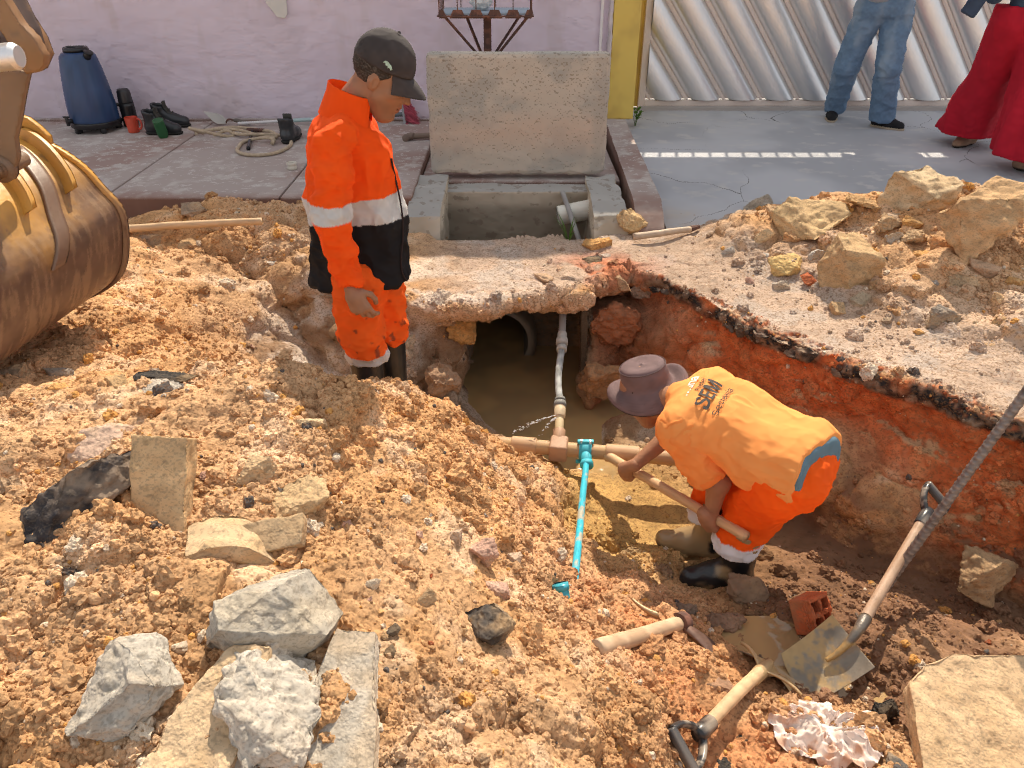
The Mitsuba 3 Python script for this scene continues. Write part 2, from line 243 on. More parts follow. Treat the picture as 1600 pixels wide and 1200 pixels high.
def ground_color(v, n):
    """albedo of the soil by place and depth: strata, spoil, dusty crust"""
    x, y, z = v.T; a = fbm(v * 2.1, 3, 21); b = fbm(v * 7.0, 3, 22); c = fbm(v * 26.0, 3, 23); up = n[:, 2]
    tan, ochre, red, pale = (.52, .32, .175), (.50, .285, .135), (.40, .135, .055), (.55, .43, .31)
    col = mixc(tan, ochre, sstep(.42, .62, a)); col = mixc(col, pale, .45 * sstep(.56, .7, b))
    # reddish lower flank of the spoil
    rd = sstep(-.1, -.4, z) * sstep(.3, .0, np.abs(x - .35) - .35) * sstep(2.2, 1.7, y) ; col = mixc(col, (.50, .235, .11), rd * (.35 + .65 * sstep(.4, .6, b)))
    # street crust, dusty pink
    crust = sstep(.4, .75, up) * sstep(-.06, -.02, z) * (y > 2.0) * sstep(.06, .0, np.asarray(sd_at(x, y))); crust = crust * sstep(-.6, -.2, x) * (1 - heap_mask(x, y))
    col = mixc(col, (.455, .335, .25), crust); col = mixc(col, (.33, .285, .245), crust * sstep(.46, .64, b) * .65)
    # cut face on the right: red strata, then a pale band, then brown
    face = sstep(.55, .85, x) * sstep(.16, .04, sd_at(x, y) - .27 * np.maximum(-z, 0)) * (z < .03) * sstep(.92, .7, up)
    zz = z + .16 * (a - .5) + .05 * (b - .5)
    st = mixc((.50, .125, .042), (.54, .165, .06), sstep(.4, .6, c)); st = mixc(st, (.44, .27, .15), sstep(-.24, -.36, zz) * np.exp(-((x - 1.42) / .2) ** 2)); st = mixc(st, (.27, .15, .085), sstep(-.50, -.6, zz))
    col = mixc(col, st, face)
    # bitumen course under the crust
    bit = sstep(.36, .46, fbm(v * V(5, 5, 3), 3, 24) + .08) * sstep(-.105, -.075, z + .10 * (fbm(v * V(4, 4, 4), 3, 25) - .5)) * sstep(.012, -.012, z) * sstep(.85, .6, up) * sstep(.45, .6, x) * sstep(.03, .1, .2 - np.abs(sd_at(x, y))); col = mixc(col, mixc((.032, .028, .026), (.24, .17, .12), sstep(.46, .62, c)), bit)
    # pit floor on the right: brown, darkened to paint in the shade over it
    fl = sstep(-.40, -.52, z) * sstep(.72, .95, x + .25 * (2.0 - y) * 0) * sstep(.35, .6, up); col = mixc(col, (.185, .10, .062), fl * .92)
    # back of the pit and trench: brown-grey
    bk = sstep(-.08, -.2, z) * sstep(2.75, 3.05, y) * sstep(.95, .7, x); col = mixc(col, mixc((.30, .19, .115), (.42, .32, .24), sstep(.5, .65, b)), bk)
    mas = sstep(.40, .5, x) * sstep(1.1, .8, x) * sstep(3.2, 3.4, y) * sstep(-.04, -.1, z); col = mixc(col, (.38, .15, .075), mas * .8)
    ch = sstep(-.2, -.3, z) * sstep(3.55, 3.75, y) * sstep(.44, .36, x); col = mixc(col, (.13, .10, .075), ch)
    lg = sstep(-.2, -.05, z) * sstep(3.2, 3.4, y) * sstep(.8, .5, np.abs(x + .0)) * sstep(.8, .4, up); col = mixc(col, (.56, .38, .25), lg * .8)
    red2 = gauss(x, y, .5, 3.75, .25, .2) * (z > -.14) * sstep(.45, .6, b); col = mixc(col, (.45, .15, .07), red2)
    # yellow mud by the main pipe
    mud = gauss(x, y, .45, 2.55, .45, .38) * sstep(-.5, -.62, z); col = mixc(col, (.50, .315, .12), np.clip(mud * 1.5, 0, 1))
    # pale lime trench floor and upper back wall
    lime = np.maximum(sstep(.45, .6, b) * gauss(x, y, -.75, 3.5, .5, .35) * sstep(-.35, -.1, z), gauss(x, y, -1.1, 3.15, .35, .2) * sstep(-.2, -.3, z)); col = mixc(col, (.62, .55, .47), lime * .8)
    col = col * (1 + .55 * (c - .5) + .5 * (b - .5) + .55 * (fbm(v * .95 + 3, 2, 27) - .5))[:, None]
    spk = sstep(.70, .78, fbm(v * 60.0, 2, 29)); col = mixc(col, col * .45, spk * .6)
    return np.clip(col, .01, .85)
_kd = cKDTree(np.stack([_X.ravel(), _Y.ravel()], 1)); _sdf = _sd.ravel()
def sd_at(x, y): return _sdf[_kd.query(np.stack([x, y], 1))[1]]
def rough_amount(v, n):
    x, y, z = v.T; cr = sstep(.5, .8, n[:, 2]) * sstep(-.05, -.01, z) * (sd_at(x, y) < 0) * sstep(-.9, -.6, x) * sstep(.06, .03, z)      # the crust is smoother
    return 1 - .75 * cr * (1 - heap_mask(x, y))
def displace_ground(v, f):
    n = vnormals(v, f); w = rough_amount(v, n) * (1 - .7 * wet_mask(v)); m = fbm(v * 3.3, 2, 31); d1, _ = worley(v / .085, 1); d2, _ = worley(v / .038, 2); d3, _ = worley(v / .017, 3); g = fbm(v * 5, 4, 33) - .5
    lump = lambda d: np.sqrt(np.clip(1 - (d / .75) ** 2, 0, 1))
    d0, r0 = worley(v / .21, 9); blk = sstep(.46, .60, fbm(v * 2.4, 2, 36)) * sstep(.0, .15, w)
    h = .055 * g + .060 * lump(d0) * blk * (.4 + r0) + .020 * lump(d1) * sstep(.40, .55, m) + .014 * lump(d2) * sstep(.62, .42, fbm(v * 6, 2, 34)) + .0075 * lump(d3) + .030 * (1 - np.abs(2 * fbm(v * V(6, 6, 9), 3, 37) - 1) - .6) * sstep(.55, .2, n[:, 2])
    return v + n * ((h - .012) * w)[:, None]
_v, _f = _g.vertices, _g.faces
_v = taubin(_v, _f, 1)
_v, _f = subdivide_to(_v, _f, lambda m: np.clip(.0042 * np.linalg.norm(m - EYE, axis=1), .0075, .03), 3)
_v = displace_ground(_v, _f); _n = vnormals(_v, _f)
G_V, G_F, G_N = _v, _f, _n
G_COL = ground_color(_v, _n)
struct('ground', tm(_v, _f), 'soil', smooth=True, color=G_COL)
print('ground triangles', len(_f))
from scipy.interpolate import RegularGridInterpolator
_top = np.maximum(_hb, np.where(_sd < -.01, _hs, -9)); _topf = RegularGridInterpolator((GX, GY), _top, bounds_error=False, fill_value=-.05)
def on_ground(u, v, lo=1.2):
    r = unit(_ray(u, v)); s = np.arange(lo, 8, .01); P = EYE + s[:, None] * r; g_ = _topf(P[:, :2]); i = np.argmax(P[:, 2] < g_); return P[i]
# ------------------------------------------------------------------ house, gate, pavement, drain inlet
def plaster_col(p, n, uv):
    s = mikit.fbm(p.x * 1.3 + 3, p.y, p.z * 1.7, 4); d = mikit.smoothstep(0.55, 0.15, p.z + 0.25 * mikit.noise(p.x * 4, 0, p.z * 3)); st = mikit.smoothstep(.55, .75, mikit.fbm(p.x * 6, 0, p.z * 1.6, 4))
    c = mikit.mix((.68, .59, .665), (.63, .54, .615), mikit.smoothstep(.35, .65, s)); c = mikit.mix(c, (.40, .30, .26), d * 0.45); c = mikit.mix(c, (.50, .41, .40), st * .35)
    return mikit.mix(c, (.42, .34, .33), mikit.smoothstep(.55, .75, mikit.fbm(p.x * 2.2 + 1, 0, p.z * .7, 4)) * .16)
scene['pink_plaster'] = two(bump(prin(mikit.proc(plaster_col), .85, .2), lambda p, n, uv: .016 * mikit.fbm(p.x * 16, p.y * 16, p.z * 16, 4) + .006 * mikit.fbm(p.x * 50, p.y * 50, p.z * 50, 2), 1.0, .004))
def yellow_col(p, n, uv): return mikit.mix((.70, .50, .115), (.56, .38, .09), mikit.smoothstep(.4, .75, mikit.fbm(p.x * 5, p.y * 5, p.z * 3, 4)))
scene['yellow_paint'] = two(bump(prin(mikit.proc(yellow_col), .6, .4), lambda p, n, uv: .0012 * mikit.fbm(p.x * 40, p.y * 40, p.z * 40, 3)))
def drive_col(p, n, uv):
    a = mikit.fbm(p.x * 1.6, p.y * 1.6, 2.0, 4); b = mikit.fbm(p.x * 9, p.y * 14, 5.0, 4); e = mikit.smoothstep(5.0, 4.3, p.y + .3 * mikit.noise(p.x * 3, p.y * 3))
    c = mikit.mix((.40, .41, .43), (.315, .325, .345), mikit.smoothstep(.35, .65, a)); c = mikit.mix(c, (.48, .465, .44), mikit.smoothstep(.58, .8, b) * .5)
    d1, d2, r = mikit.voronoi(p.x * 1.1 + .35 * mikit.fbm(p.x * 3, p.y * 3, 0, 3), p.y * 1.1 + .35 * mikit.fbm(p.x * 3, p.y * 3, 9, 3)); crack = mikit.smoothstep(.008, .003, d2 - d1) * mikit.smoothstep(.45, .6, mikit.noise(p.x * 1.7, p.y * 1.7, 4))
    c = mikit.mix(c, (.40, .33, .26), e * .6 * b * 1.6); return mikit.mix(c, (.06, .055, .05), crack * .8)
scene['driveway_concrete'] = two(bump(prin(mikit.proc(drive_col), .8, .3), lambda p, n, uv: .002 * mikit.fbm(p.x * 60, p.y * 60, p.z * 60, 3)))
def walk_col(p, n, uv):
    a = mikit.fbm(p.x * 2.1 + 9, p.y * 2.1, 1.0, 4); b = mikit.fbm(p.x * 11, p.y * 11, 3.0, 4); w = mikit.fbm(p.x * 30, p.y * 45, 7.0, 3)
    c = mikit.mix((.34, .285, .26), (.285, .205, .18), mikit.smoothstep(.4, .62, a)); c = mikit.mix(c, (.45, .42, .385), mikit.smoothstep(.5, .8, b) * .7); c = mikit.mix(c, (.52, .50, .47), mikit.smoothstep(.64, .78, w) * .5)
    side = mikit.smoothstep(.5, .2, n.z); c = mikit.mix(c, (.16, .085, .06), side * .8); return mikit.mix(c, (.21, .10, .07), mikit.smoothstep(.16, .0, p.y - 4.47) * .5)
scene['walk_concrete'] = two(bump(prin(mikit.proc(walk_col), .85, .25), lambda p, n, uv: .0022 * mikit.fbm(p.x * 50, p.y * 50, p.z * 50, 3)))
def slab_col(p, n, uv):
    a = mikit.fbm(p.x * 3.4, p.y * 3, p.z * 3.4 + 4, 4); s = mikit.fbm(p.x * 95, p.y * 95, p.z * 95, 2); t = mikit.smoothstep(.25, .8, p.z + .25 * (a - .5))
    c = mikit.mix((.49, .43, .355), (.38, .355, .31), mikit.smoothstep(.42, .62, a)); c = mikit.mix(c, (.55, .39, .29), mikit.smoothstep(.18, .0, dr.abs(p.z - .40 + .12 * (a - .5))) * .55)
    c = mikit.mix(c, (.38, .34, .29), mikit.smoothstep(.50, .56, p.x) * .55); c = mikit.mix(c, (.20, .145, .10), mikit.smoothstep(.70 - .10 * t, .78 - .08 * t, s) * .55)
    return mikit.mix(c, (.52, .45, .37), mikit.smoothstep(.60, .72, mikit.fbm(p.x * 20, p.y * 20, p.z * 20 + 3, 3)) * .4)
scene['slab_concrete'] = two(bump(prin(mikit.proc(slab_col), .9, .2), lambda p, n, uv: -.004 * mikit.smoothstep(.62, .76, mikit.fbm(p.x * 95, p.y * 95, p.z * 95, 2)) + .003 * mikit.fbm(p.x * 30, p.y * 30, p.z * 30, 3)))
def drain_col(p, n, uv):
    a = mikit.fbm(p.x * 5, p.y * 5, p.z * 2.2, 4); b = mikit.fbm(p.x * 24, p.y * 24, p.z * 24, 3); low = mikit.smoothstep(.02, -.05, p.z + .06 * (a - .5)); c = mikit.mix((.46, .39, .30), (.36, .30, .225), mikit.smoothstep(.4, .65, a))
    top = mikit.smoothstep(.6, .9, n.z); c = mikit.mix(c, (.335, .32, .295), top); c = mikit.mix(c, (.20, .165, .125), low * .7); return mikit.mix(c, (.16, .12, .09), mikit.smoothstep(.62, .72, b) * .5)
scene['drain_concrete'] = two(bump(prin(mikit.proc(drain_col), .9, .2), lambda p, n, uv: .004 * mikit.fbm(p.x * 45, p.y * 45, p.z * 45, 3)))
scene['gate_metal'] = two(bump(prin((.80, .80, .80), .40, .5, metallic=.85), lambda p, n, uv: .0007 * mikit.fbm(p.x * 25, p.y * 25, p.z * 25, 3)))
scene['rust_iron'] = two(bump(prin(mikit.proc(lambda p, n, uv: mikit.mix((.10, .055, .045), (.19, .09, .065), mikit.smoothstep(.4, .7, mikit.fbm(p.x * 30, p.y * 30, p.z * 30, 3)))), .75, .3), lambda p, n, uv: .0008 * N3(p, 150)))

def grid_box(x0, x1, y0, y1, z0, z1, n=24, amp=.004, sc=9.0, seed=0, r=.012):
    """box with subdivided faces, softened and uneven edges"""
    m = place(rbox(x1 - x0, y1 - y0, z1 - z0, r, 2), ((x0 + x1) / 2, (y0 + y1) / 2, (z0 + z1) / 2)); L = max(x1 - x0, y1 - y0, z1 - z0) / n
    v, f = subdivide_to(np.asarray(m.vertices), np.asarray(m.faces), lambda q: L + 0 * q[:, 0], 7); nn = vnormals(v, f); v = v + nn * (amp * 2 * (fbm(v * sc, 3, seed) - .5))[:, None]; return tm(v, f)
# the pink house
t = thing('pink_house', 'pink plastered house wall behind the trench with a peeled pale patch', 'house')
def wall_sheet(x0, x1, y, z0, z1, st=.05):
    xs, zs = np.arange(x0, x1 + st, st), np.arange(z0, z1 + st, st); X, Z = np.meshgrid(xs, zs, indexing='ij'); P = np.stack([X, 0 * X + y, Z], -1); Y = y + .010 * (fbm(P * 1.7, 3, 4) - .5) + .004 * (fbm(P * 8, 2, 5) - .5)
    v = np.stack([X, Y, Z], -1).reshape(-1, 3); i = np.arange(len(v)).reshape(X.shape); a, b, c, d = i[:-1, :-1].ravel(), i[1:, :-1].ravel(), i[1:, 1:].ravel(), i[:-1, 1:].ravel(); return tm(v, np.vstack([np.stack([a, b, c], 1), np.stack([a, c, d], 1)]))
front = wall_sheet(-9.0, .78, 6.55, .10, 2.7); back = place(rbox(9.78, .18, 2.6, .01), (-4.11, 6.67, 1.40))
obj('wall', cat(front, back), 'pink_plaster', t, smooth=True)
obj('roof', cat(place(rbox(9.95, 4.6, .12, .02), (-4.1, 8.63, 2.81)), place(rbox(9.95, .05, .2, .01), (-4.1, 6.32, 2.82))), 'driveway_concrete', t)
pp = Polygon([(-1.90, 1.0), (-1.86, .94), (-1.80, .93), (-1.775, .96), (-1.77, 1.02), (-1.76, 1.2), (-1.80, 1.42), (-1.9, 1.45), (-1.93, 1.2), (-1.91, 1.1), (-1.93, 1.04)]); q = extrude(pp, .006); q = tm(np.stack([q.vertices[:, 0], 6.543 - q.vertices[:, 2], q.vertices[:, 1]], 1), q.faces[:, ::-1])
obj('peeled_patch', q, 'paint_vc', t, smooth=False, color=tint(q.vertices, (.62, .60, .55), .1), label='pale patch where the pink paint has peeled')
obj('wall_base', grid_box(-9, .78, 6.5, 6.54, .12, .168, 200, .008, 14), 'walk_concrete', t)
q = tube([(.71, 6.525, .15), (.71, 6.525, 1.0), (.71, 6.525, 2.7)], .012, 10); obj('wall_conduit', q, 'paint_vc', t, color=tint(q.vertices, (.74, .70, .68), .05))
q = grid_box(.765, .80, 6.50, 6.56, .15, 2.7, 60, .012, 20); obj('rough_corner', q, 'paint_vc', t, color=tint(q.vertices, (.55, .49, .50), .25, 25), smooth=True)
# yellow pillar, silver gate, canopy over it
t = thing('gate_pillar', 'yellow painted gate pillar at the corner of the pink wall', 'pillar'); obj('shaft', grid_box(.80, 1.015, 6.50, 6.9, .17, 2.72, 40, .004, 6, 3, .006), 'yellow_paint', t)
obj('rear_shaft', grid_box(1.0, 1.06, 6.88, 7.32, .10, 2.72, 40, .004, 6, 4, .006), 'yellow_paint', t); obj('recess', grid_box(1.05, 1.20, 7.33, 7.42, .10, 2.72, 40, .003, 6, 5, .006), 'yellow_paint', t)
GY0, GZ0, GZ1, GXL, GXR = 7.30, .17, 1.85, 1.235, 5.6
t = thing('sliding_gate', 'silver metal gate with diagonal rounded ribs in a cream frame', 'gate'); cream = (.70, .60, .53)
fr = cat(bar((GXL - .03, GY0, .09), (GXL - .03, GY0, GZ1 + .06), .055, .06), place(rbox(GXR - GXL, .06, .05, .004), ((GXL + GXR) / 2, GY0, GZ0 - .03)), place(rbox(GXR - GXL, .06, .05, .004), ((GXL + GXR) / 2, GY0, GZ1 + .025)))
obj('frame', fr, 'paint_vc', t, smooth=False, color=tint(fr.vertices, cream, .06))
q = place(rbox(GXR - GXL + .1, .12, .05, .006), ((GXL + GXR) / 2, GY0, .092)); obj('bottom_track', q, 'paint_vc', t, smooth=False, color=tint(q.vertices, (.40, .36, .33), .1))
q = place(rbox(GXR - GXL, .006, GZ1 - GZ0), ((GXL + GXR) / 2, GY0 + .028, (GZ0 + GZ1) / 2)); obj('back_sheet', q, 'gate_metal', t)
SL = .74; PIT = .345
def diag_strip(c, w0, w1, depth, nt=13):
    """rib between the parallel diagonals c+w0 .. c+w1 (x at the sill), clipped to the frame, bulging by depth"""
    R = []
    for k in range(nt):
        s = -1 + 2 * k / (nt - 1); xb = c + (w0 + w1) / 2 + (w1 - w0) / 2 * s; bul = depth * math.sqrt(max(0, 1 - s * s)); zb = GZ0 + .02 * (1 - math.sqrt(max(0, 1 - .9 * s * s))); zt = GZ1
        xt = xb - SL * (zt - GZ0)
        if xb < GXL: return None
        if xb > GXR: zb = GZ0 + (xb - GXR) / SL
        if xt < GXL: zt = GZ0 + (xb - GXL) / SL
        if zt - zb < .01: return None
        R.append([(xb - SL * (z - GZ0), GY0 - .004 - bul, z) for z in np.linspace(zb, zt, 5)])
    v = np.array(R).reshape(-1, 3); i = np.arange(len(v)).reshape(nt, 5); a, b, c_, d = i[:-1, :-1].ravel(), i[1:, :-1].ravel(), i[1:, 1:].ravel(), i[:-1, 1:].ravel(); return tm(v, np.vstack([np.stack([a, b, c_], 1), np.stack([a, c_, d], 1)]))
for k in range(0, 20):
    c = 1.262 + k * PIT
    q = diag_strip(c - .0, .045, PIT - .008, .062)
    if q is not None: obj('rib', q, 'gate_metal', t, smooth=True)
    q = diag_strip(c, -.004, .042, .010, 4)
    if q is not None: obj('strip', q, 'paint_vc', t, smooth=False, color=tint(q.vertices, cream, .05))
t = thing('gate_lintel', 'concrete lintel wall over the silver gate with a barred gap below it', 'lintel')
obj('lintel_wall', place(rbox(4.9, .10, 1.55, .02), (3.48, 7.245, 2.835)), 'pink_plaster', t)
for k in range(36): obj('grille_bar', bar((1.16 + k * .127, 7.3, 1.90), (1.16 + k * .127, 7.3, 2.07), .02, .02), 'rust_iron', t, smooth=False)
obj('post', place(rbox(.2, .2, 3.5, .01), (5.98, 7.36, 1.75)), 'yellow_paint', t)
t = thing('neighbour_wall', 'pale plastered boundary wall right of the silver gate', 'wall'); q = grid_box(6.1, 16, 7.28, 7.44, -.1, 2.6, 60, .006, 4, 3, .01); obj('wall_face', q, 'paint_vc', t, smooth=True, color=tint(q.vertices, (.55, .53, .48), .1, 2))
# pavement slabs on the left
for i, (xa, xb) in enumerate(((-9, -6.5), (-6.49, -4.506), (-4.5, -2.512), (-2.505, -1.432), (-1.425, -.62))):
    k = struct('pavement' if i == 0 else f'pavement_{i:03d}', grid_box(xa, xb, 4.48, 6.56, -.25, .15, 30, .004, 3, i, .012), 'walk_concrete')
struct('pavement', grid_box(-.615, .73, 4.985, 6.56, -.25, .10, 30, .004, 3, 9, .012), 'walk_concrete')
def sheet(xs, ys, zf):
    X, Y = np.meshgrid(xs, ys, indexing='ij'); v = np.stack([X, Y, zf(X, Y)], -1).reshape(-1, 3); i = np.arange(len(v)).reshape(X.shape); a, b, c, d = i[:-1, :-1].ravel(), i[1:, :-1].ravel(), i[1:, 1:].ravel(), i[:-1, 1:].ravel(); return tm(v, np.vstack([np.stack([a, b, c], 1), np.stack([a, c, d], 1)]))
def drive_z(X, Y): return .058 * sstep(4.5, 5.6, Y) + .022 + .006 * (fbm(np.stack([X * 2, Y * 2, 0 * X], -1), 3, 8) - .5) - .06 * sstep(4.34, 4.12, Y + .08 * (fbm(np.stack([X * 5, 0 * X, 0 * X], -1), 3, 2) - .5))
struct('driveway', sheet(np.arange(.93, 13.0, .06), np.arange(4.1, 12, .05), drive_z), 'driveway_concrete', smooth=True)
fz = lambda X, Y: -.06 + 0 * X
far = cat(sheet(np.linspace(-60, -3.4, 12), np.linspace(-60, 4.6, 14), fz), sheet(np.linspace(3.55, 60, 12), np.linspace(-60, 60, 20), fz), sheet(np.linspace(-3.4, 3.55, 6), np.linspace(-60, .36, 12), lambda X, Y: -.0 + 0 * X), sheet(np.linspace(-60, 3.55, 12), np.linspace(6.7, 60, 10), fz))
struct('street', far, 'soil', smooth=True, color=tint(far.vertices, (.46, .33, .23), .1, .7))
# low kerb wall between pavement and driveway, with a rounded nose
prof = [(4.20, -.3), (4.20, -.06), (4.24, .03), (4.32, .10), (4.44, .148), (6.52, .17), (6.52, -.3)]
q = extrude(Polygon(prof), .17); q = tm(np.stack([.735 + q.vertices[:, 2] + .02 * (q.vertices[:, 0] - 4.2), q.vertices[:, 0], q.vertices[:, 1]], 1), q.faces); v, f = subdivide_to(np.asarray(q.vertices), np.asarray(q.faces), lambda m: .05 + 0 * m[:, 0], 6); v = v + .006 * (fbm(v * 12, 2, 7) - .5)[:, None]
single('divider_kerb', tm(v, f), 'walk_concrete', 'low brown concrete kerb running from the yellow pillar to the street', 'kerb')
# storm drain inlet with the lifted slab
t = thing('storm_drain', 'open concrete storm drain inlet below the upright slab', 'drain')
def cheek(x0, x1, seed):
    P = Polygon([(4.16, -.34), (4.18, -.05), (4.30, .09), (4.5, .125), (5.02, .13), (5.02, -.34)]); m = extrude(P, x1 - x0); v = np.stack([x0 + m.vertices[:, 2], m.vertices[:, 0], m.vertices[:, 1]], 1); v, f = subdivide_to(v, np.asarray(m.faces), lambda q: .035 + 0 * q[:, 0], 7); n = vnormals(v, f); return tm(v + n * (.05 * (fbm(v * 7, 4, seed) - .5))[:, None], f)
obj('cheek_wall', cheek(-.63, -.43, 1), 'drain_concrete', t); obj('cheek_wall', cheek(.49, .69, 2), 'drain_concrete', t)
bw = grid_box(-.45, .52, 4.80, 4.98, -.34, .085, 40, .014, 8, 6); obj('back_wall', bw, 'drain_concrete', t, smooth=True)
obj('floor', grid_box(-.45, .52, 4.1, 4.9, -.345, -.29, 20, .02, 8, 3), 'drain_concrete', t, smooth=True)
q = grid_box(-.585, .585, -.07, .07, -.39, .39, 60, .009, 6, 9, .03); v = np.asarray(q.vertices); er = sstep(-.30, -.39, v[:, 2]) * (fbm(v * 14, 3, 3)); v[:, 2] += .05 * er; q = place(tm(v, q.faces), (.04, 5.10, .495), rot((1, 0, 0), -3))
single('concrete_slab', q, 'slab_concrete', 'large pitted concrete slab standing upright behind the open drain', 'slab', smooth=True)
q = tube([(.30, 4.66, -.03), (.55, 4.70, .01)], .062, 20); k = single('drain_pipe_stub', q, 'paint_vc', 'short white plastic pipe stub projecting inside the open drain', 'pipe', color=tint(q.vertices, (.62, .60, .52), .12))
q = tube(smoothpath([(.33, 4.78, .085), (.36, 4.62, .03), (.40, 4.48, -.06), (.43, 4.42, -.14), (.44, 4.40, -.2)], 24), .016, 10); single('grey_conduit', q, 'paint_vc', 'thin bent grey conduit crossing the white stub in the drain', 'pipe', color=tint(q.vertices, (.30, .285, .27), .1))
# rubbish basket on its post
t = thing('rubbish_basket', 'rusty iron rubbish basket on a post behind the upright slab', 'basket'); bx0, bx1, by0, by1, bz = -.465, .125, 5.28, 5.66, 1.07
obj('post', bar((-.165, 5.5, .1), (-.165, 5.5, bz), .075, .05, .004), 'rust_iron', t)
for s in ((bx0 + .03, by0 + .02, -.22), (bx0 + .14, by1 - .02, -.20), (bx1 - .02, by0 + .02, -.11), (bx1 - .05, by1 - .03, -.13)): obj('strut', bar((s[0], s[1], bz), (s[2], 5.49, .80), .018, .012, .001), 'rust_iron', t)
rim = lambda z, w: cat(bar((bx0, by0, z), (bx1, by0, z), w, .008, .001), bar((bx0, by1, z), (bx1, by1, z), w, .008, .001), bar((bx0, by0, z), (bx0, by1, z), w, .008, .001), bar((bx1, by0, z), (bx1, by1, z), w, .008, .001))
obj('rim', rim(bz, .03), 'rust_iron', t); obj('rim', rim(bz + .32, .03), 'rust_iron', t)
for k in range(6):
    x = bx0 + (bx1 - bx0) * k / 5
    obj('basket_bar', bar((x, by0, bz), (x, by0, bz + .32), .014, .006, .001), 'rust_iron', t); obj('basket_bar', bar((x, by1, bz), (x, by1, bz + .32), .014, .006, .001), 'rust_iron', t)
    w = .052; fl = Polygon([(x - w, 0), (x + w, 0), (x + w * .55, .05), (x - w * .55, .05)]).intersection(shapely.box(bx0, -1, bx1, 1)); q = extrude(fl, .004); q = tm(np.stack([q.vertices[:, 0], by0 - .006 - .3 * q.vertices[:, 1] * 0 + .004 * q.vertices[:, 2], bz - .012 + q.vertices[:, 1]], 1), q.faces); obj('gusset', q, 'rust_iron', t, smooth=False)
for k in range(1, 4):
    y = by0 + (by1 - by0) * k / 4
    for x in (bx0, bx1): obj('basket_bar', bar((x, y, bz), (x, y, bz + .32), .01, .006, .001), 'rust_iron', t)
for k in range(7):
    y = by0 + .03 + k * .052; q = place(rbox(bx1 - bx0 - .02, .046, .012, .002), ((bx0 + bx1) / 2, y, bz + .012)); obj('floor_slat', q, 'paint_vc', t, smooth=False, color=tint(q.vertices + k, (.30, .36, .42), .2, 9))
def lump(r, seed, amp=.25, sc=1.6, sub=4, flat=1.0):
    m = trimesh.creation.icosphere(sub, 1.0); v = m.vertices; d = 1 + amp * 2 * (fbm(v * sc + seed * 13.1, 4, seed) - .5); v = v * d[:, None] * np.broadcast_to(r, 3); return tm(v, m.faces)
q = place(lump((.07, .06, .06), 3, .3, 2.5), (-.20, 5.45, bz + .075)); single('plastic_bag', q, 'gloss_vc', 'crumpled pale plastic bag inside the rusty rubbish basket', 'bag', color=tint(q.vertices, (.55, .58, .58), .15, 30))
# ------------------------------------------------------------------ solid shapes from distance fields (people, boots, hats)
def rcone(p, a, b, ra, rb):
    a, b = np.asarray(a, float), np.asarray(b, float); ab = b - a; L2 = max(ab @ ab, 1e-12); h = np.clip(((p - a) @ ab) / L2, 0, 1); return np.linalg.norm(p - a - h[..., None] * ab, axis=-1) - (ra + (rb - ra) * h)
def ell(p, c, r, R=None):
    q = p - np.asarray(c, float); q = q @ np.asarray(R) if R is not None else q; r = np.asarray(r, float); k0 = np.linalg.norm(q / r, axis=-1); k1 = np.linalg.norm(q / r ** 2, axis=-1); return k0 * (k0 - 1) / np.maximum(k1, 1e-9)
def smin(a, b, k):
    h = np.clip(.5 + .5 * (b - a) / k, 0, 1); return b * (1 - h) + a * h - k * h * (1 - h)
def union(p, parts, k=.02):
    d = None
    for q in parts:
        e = rcone(p, *q[:4]) if len(q) == 4 else (q[0](p) if callable(q[0]) else ell(p, *q)); d = e if d is None else smin(d, e, k)
    return d
def solid(fn, lo, hi, step, smooth_it=2):
    """mesh of the solid fn < 0 inside a box"""
    lo, hi = np.asarray(lo, float), np.asarray(hi, float); ax = [np.arange(lo[i], hi[i] + step, step) for i in range(3)]; P = np.stack(np.meshgrid(*ax, indexing='ij'), -1); m = surface_nets(fn(P), lo, step)
    return tm(taubin(m.vertices, m.faces, smooth_it), m.faces) if smooth_it else m
def bounds(parts, pad):
    pts = []
    for q in parts:
        if len(q) == 4: pts += [np.asarray(q[0]) - q[2], np.asarray(q[0]) + q[2], np.asarray(q[1]) - q[3], np.asarray(q[1]) + q[3]]
        elif not callable(q[0]): r = max(np.atleast_1d(q[1])); pts += [np.asarray(q[0]) - r, np.asarray(q[0]) + r]
    return np.min(pts, 0) - pad, np.max(pts, 0) + pad
def blob(parts, k=.02, step=.008, cut=(), it=2, pad=.03, fn=None):
    """smooth union of bones; cut: (point, outward normal) planes"""
    lo, hi = bounds(parts, pad)
    def f(P):
        d = union(P, parts, k)
        if fn is not None: d = fn(P, d)
        for c, n in cut: d = np.maximum(d, (P - np.asarray(c, float)) @ unit(n))
        return d
    return solid(f, lo, hi, step, it)
def boot(ankle, toe_dir, h, L=.29, up=(0, 0, 1), w=.05, shaft=.058, ground=None, step=.008, sole=.0, flop=0.0):
    """boot standing at ankle (the sole centre under the ankle), in world space"""
    f = unit(toe_dir); u = unit(np.asarray(up, float)); l = np.cross(u, f); A = np.asarray(ankle, float); W = lambda x, y, z: A + f * x + l * y + u * z
    parts = [(W(-.05, 0, .045), W(.06, 0, .045), w * .95, w * .95), (W(.06, 0, .042), W(L * .62 - .03, 0, .036), w * .98, w * .78), (W(-.03, 0, .06), W(-.025 + flop, 0, h), shaft * .95, shaft * 1.12), (W(.02, 0, .09), W(.08, 0, .055), w * .8, w * .75)]
    return blob(parts, .03, step, cut=[(W(0, 0, .0), -u), (W(flop, 0, h), u)])
TXT = {'m': (0, 0)}

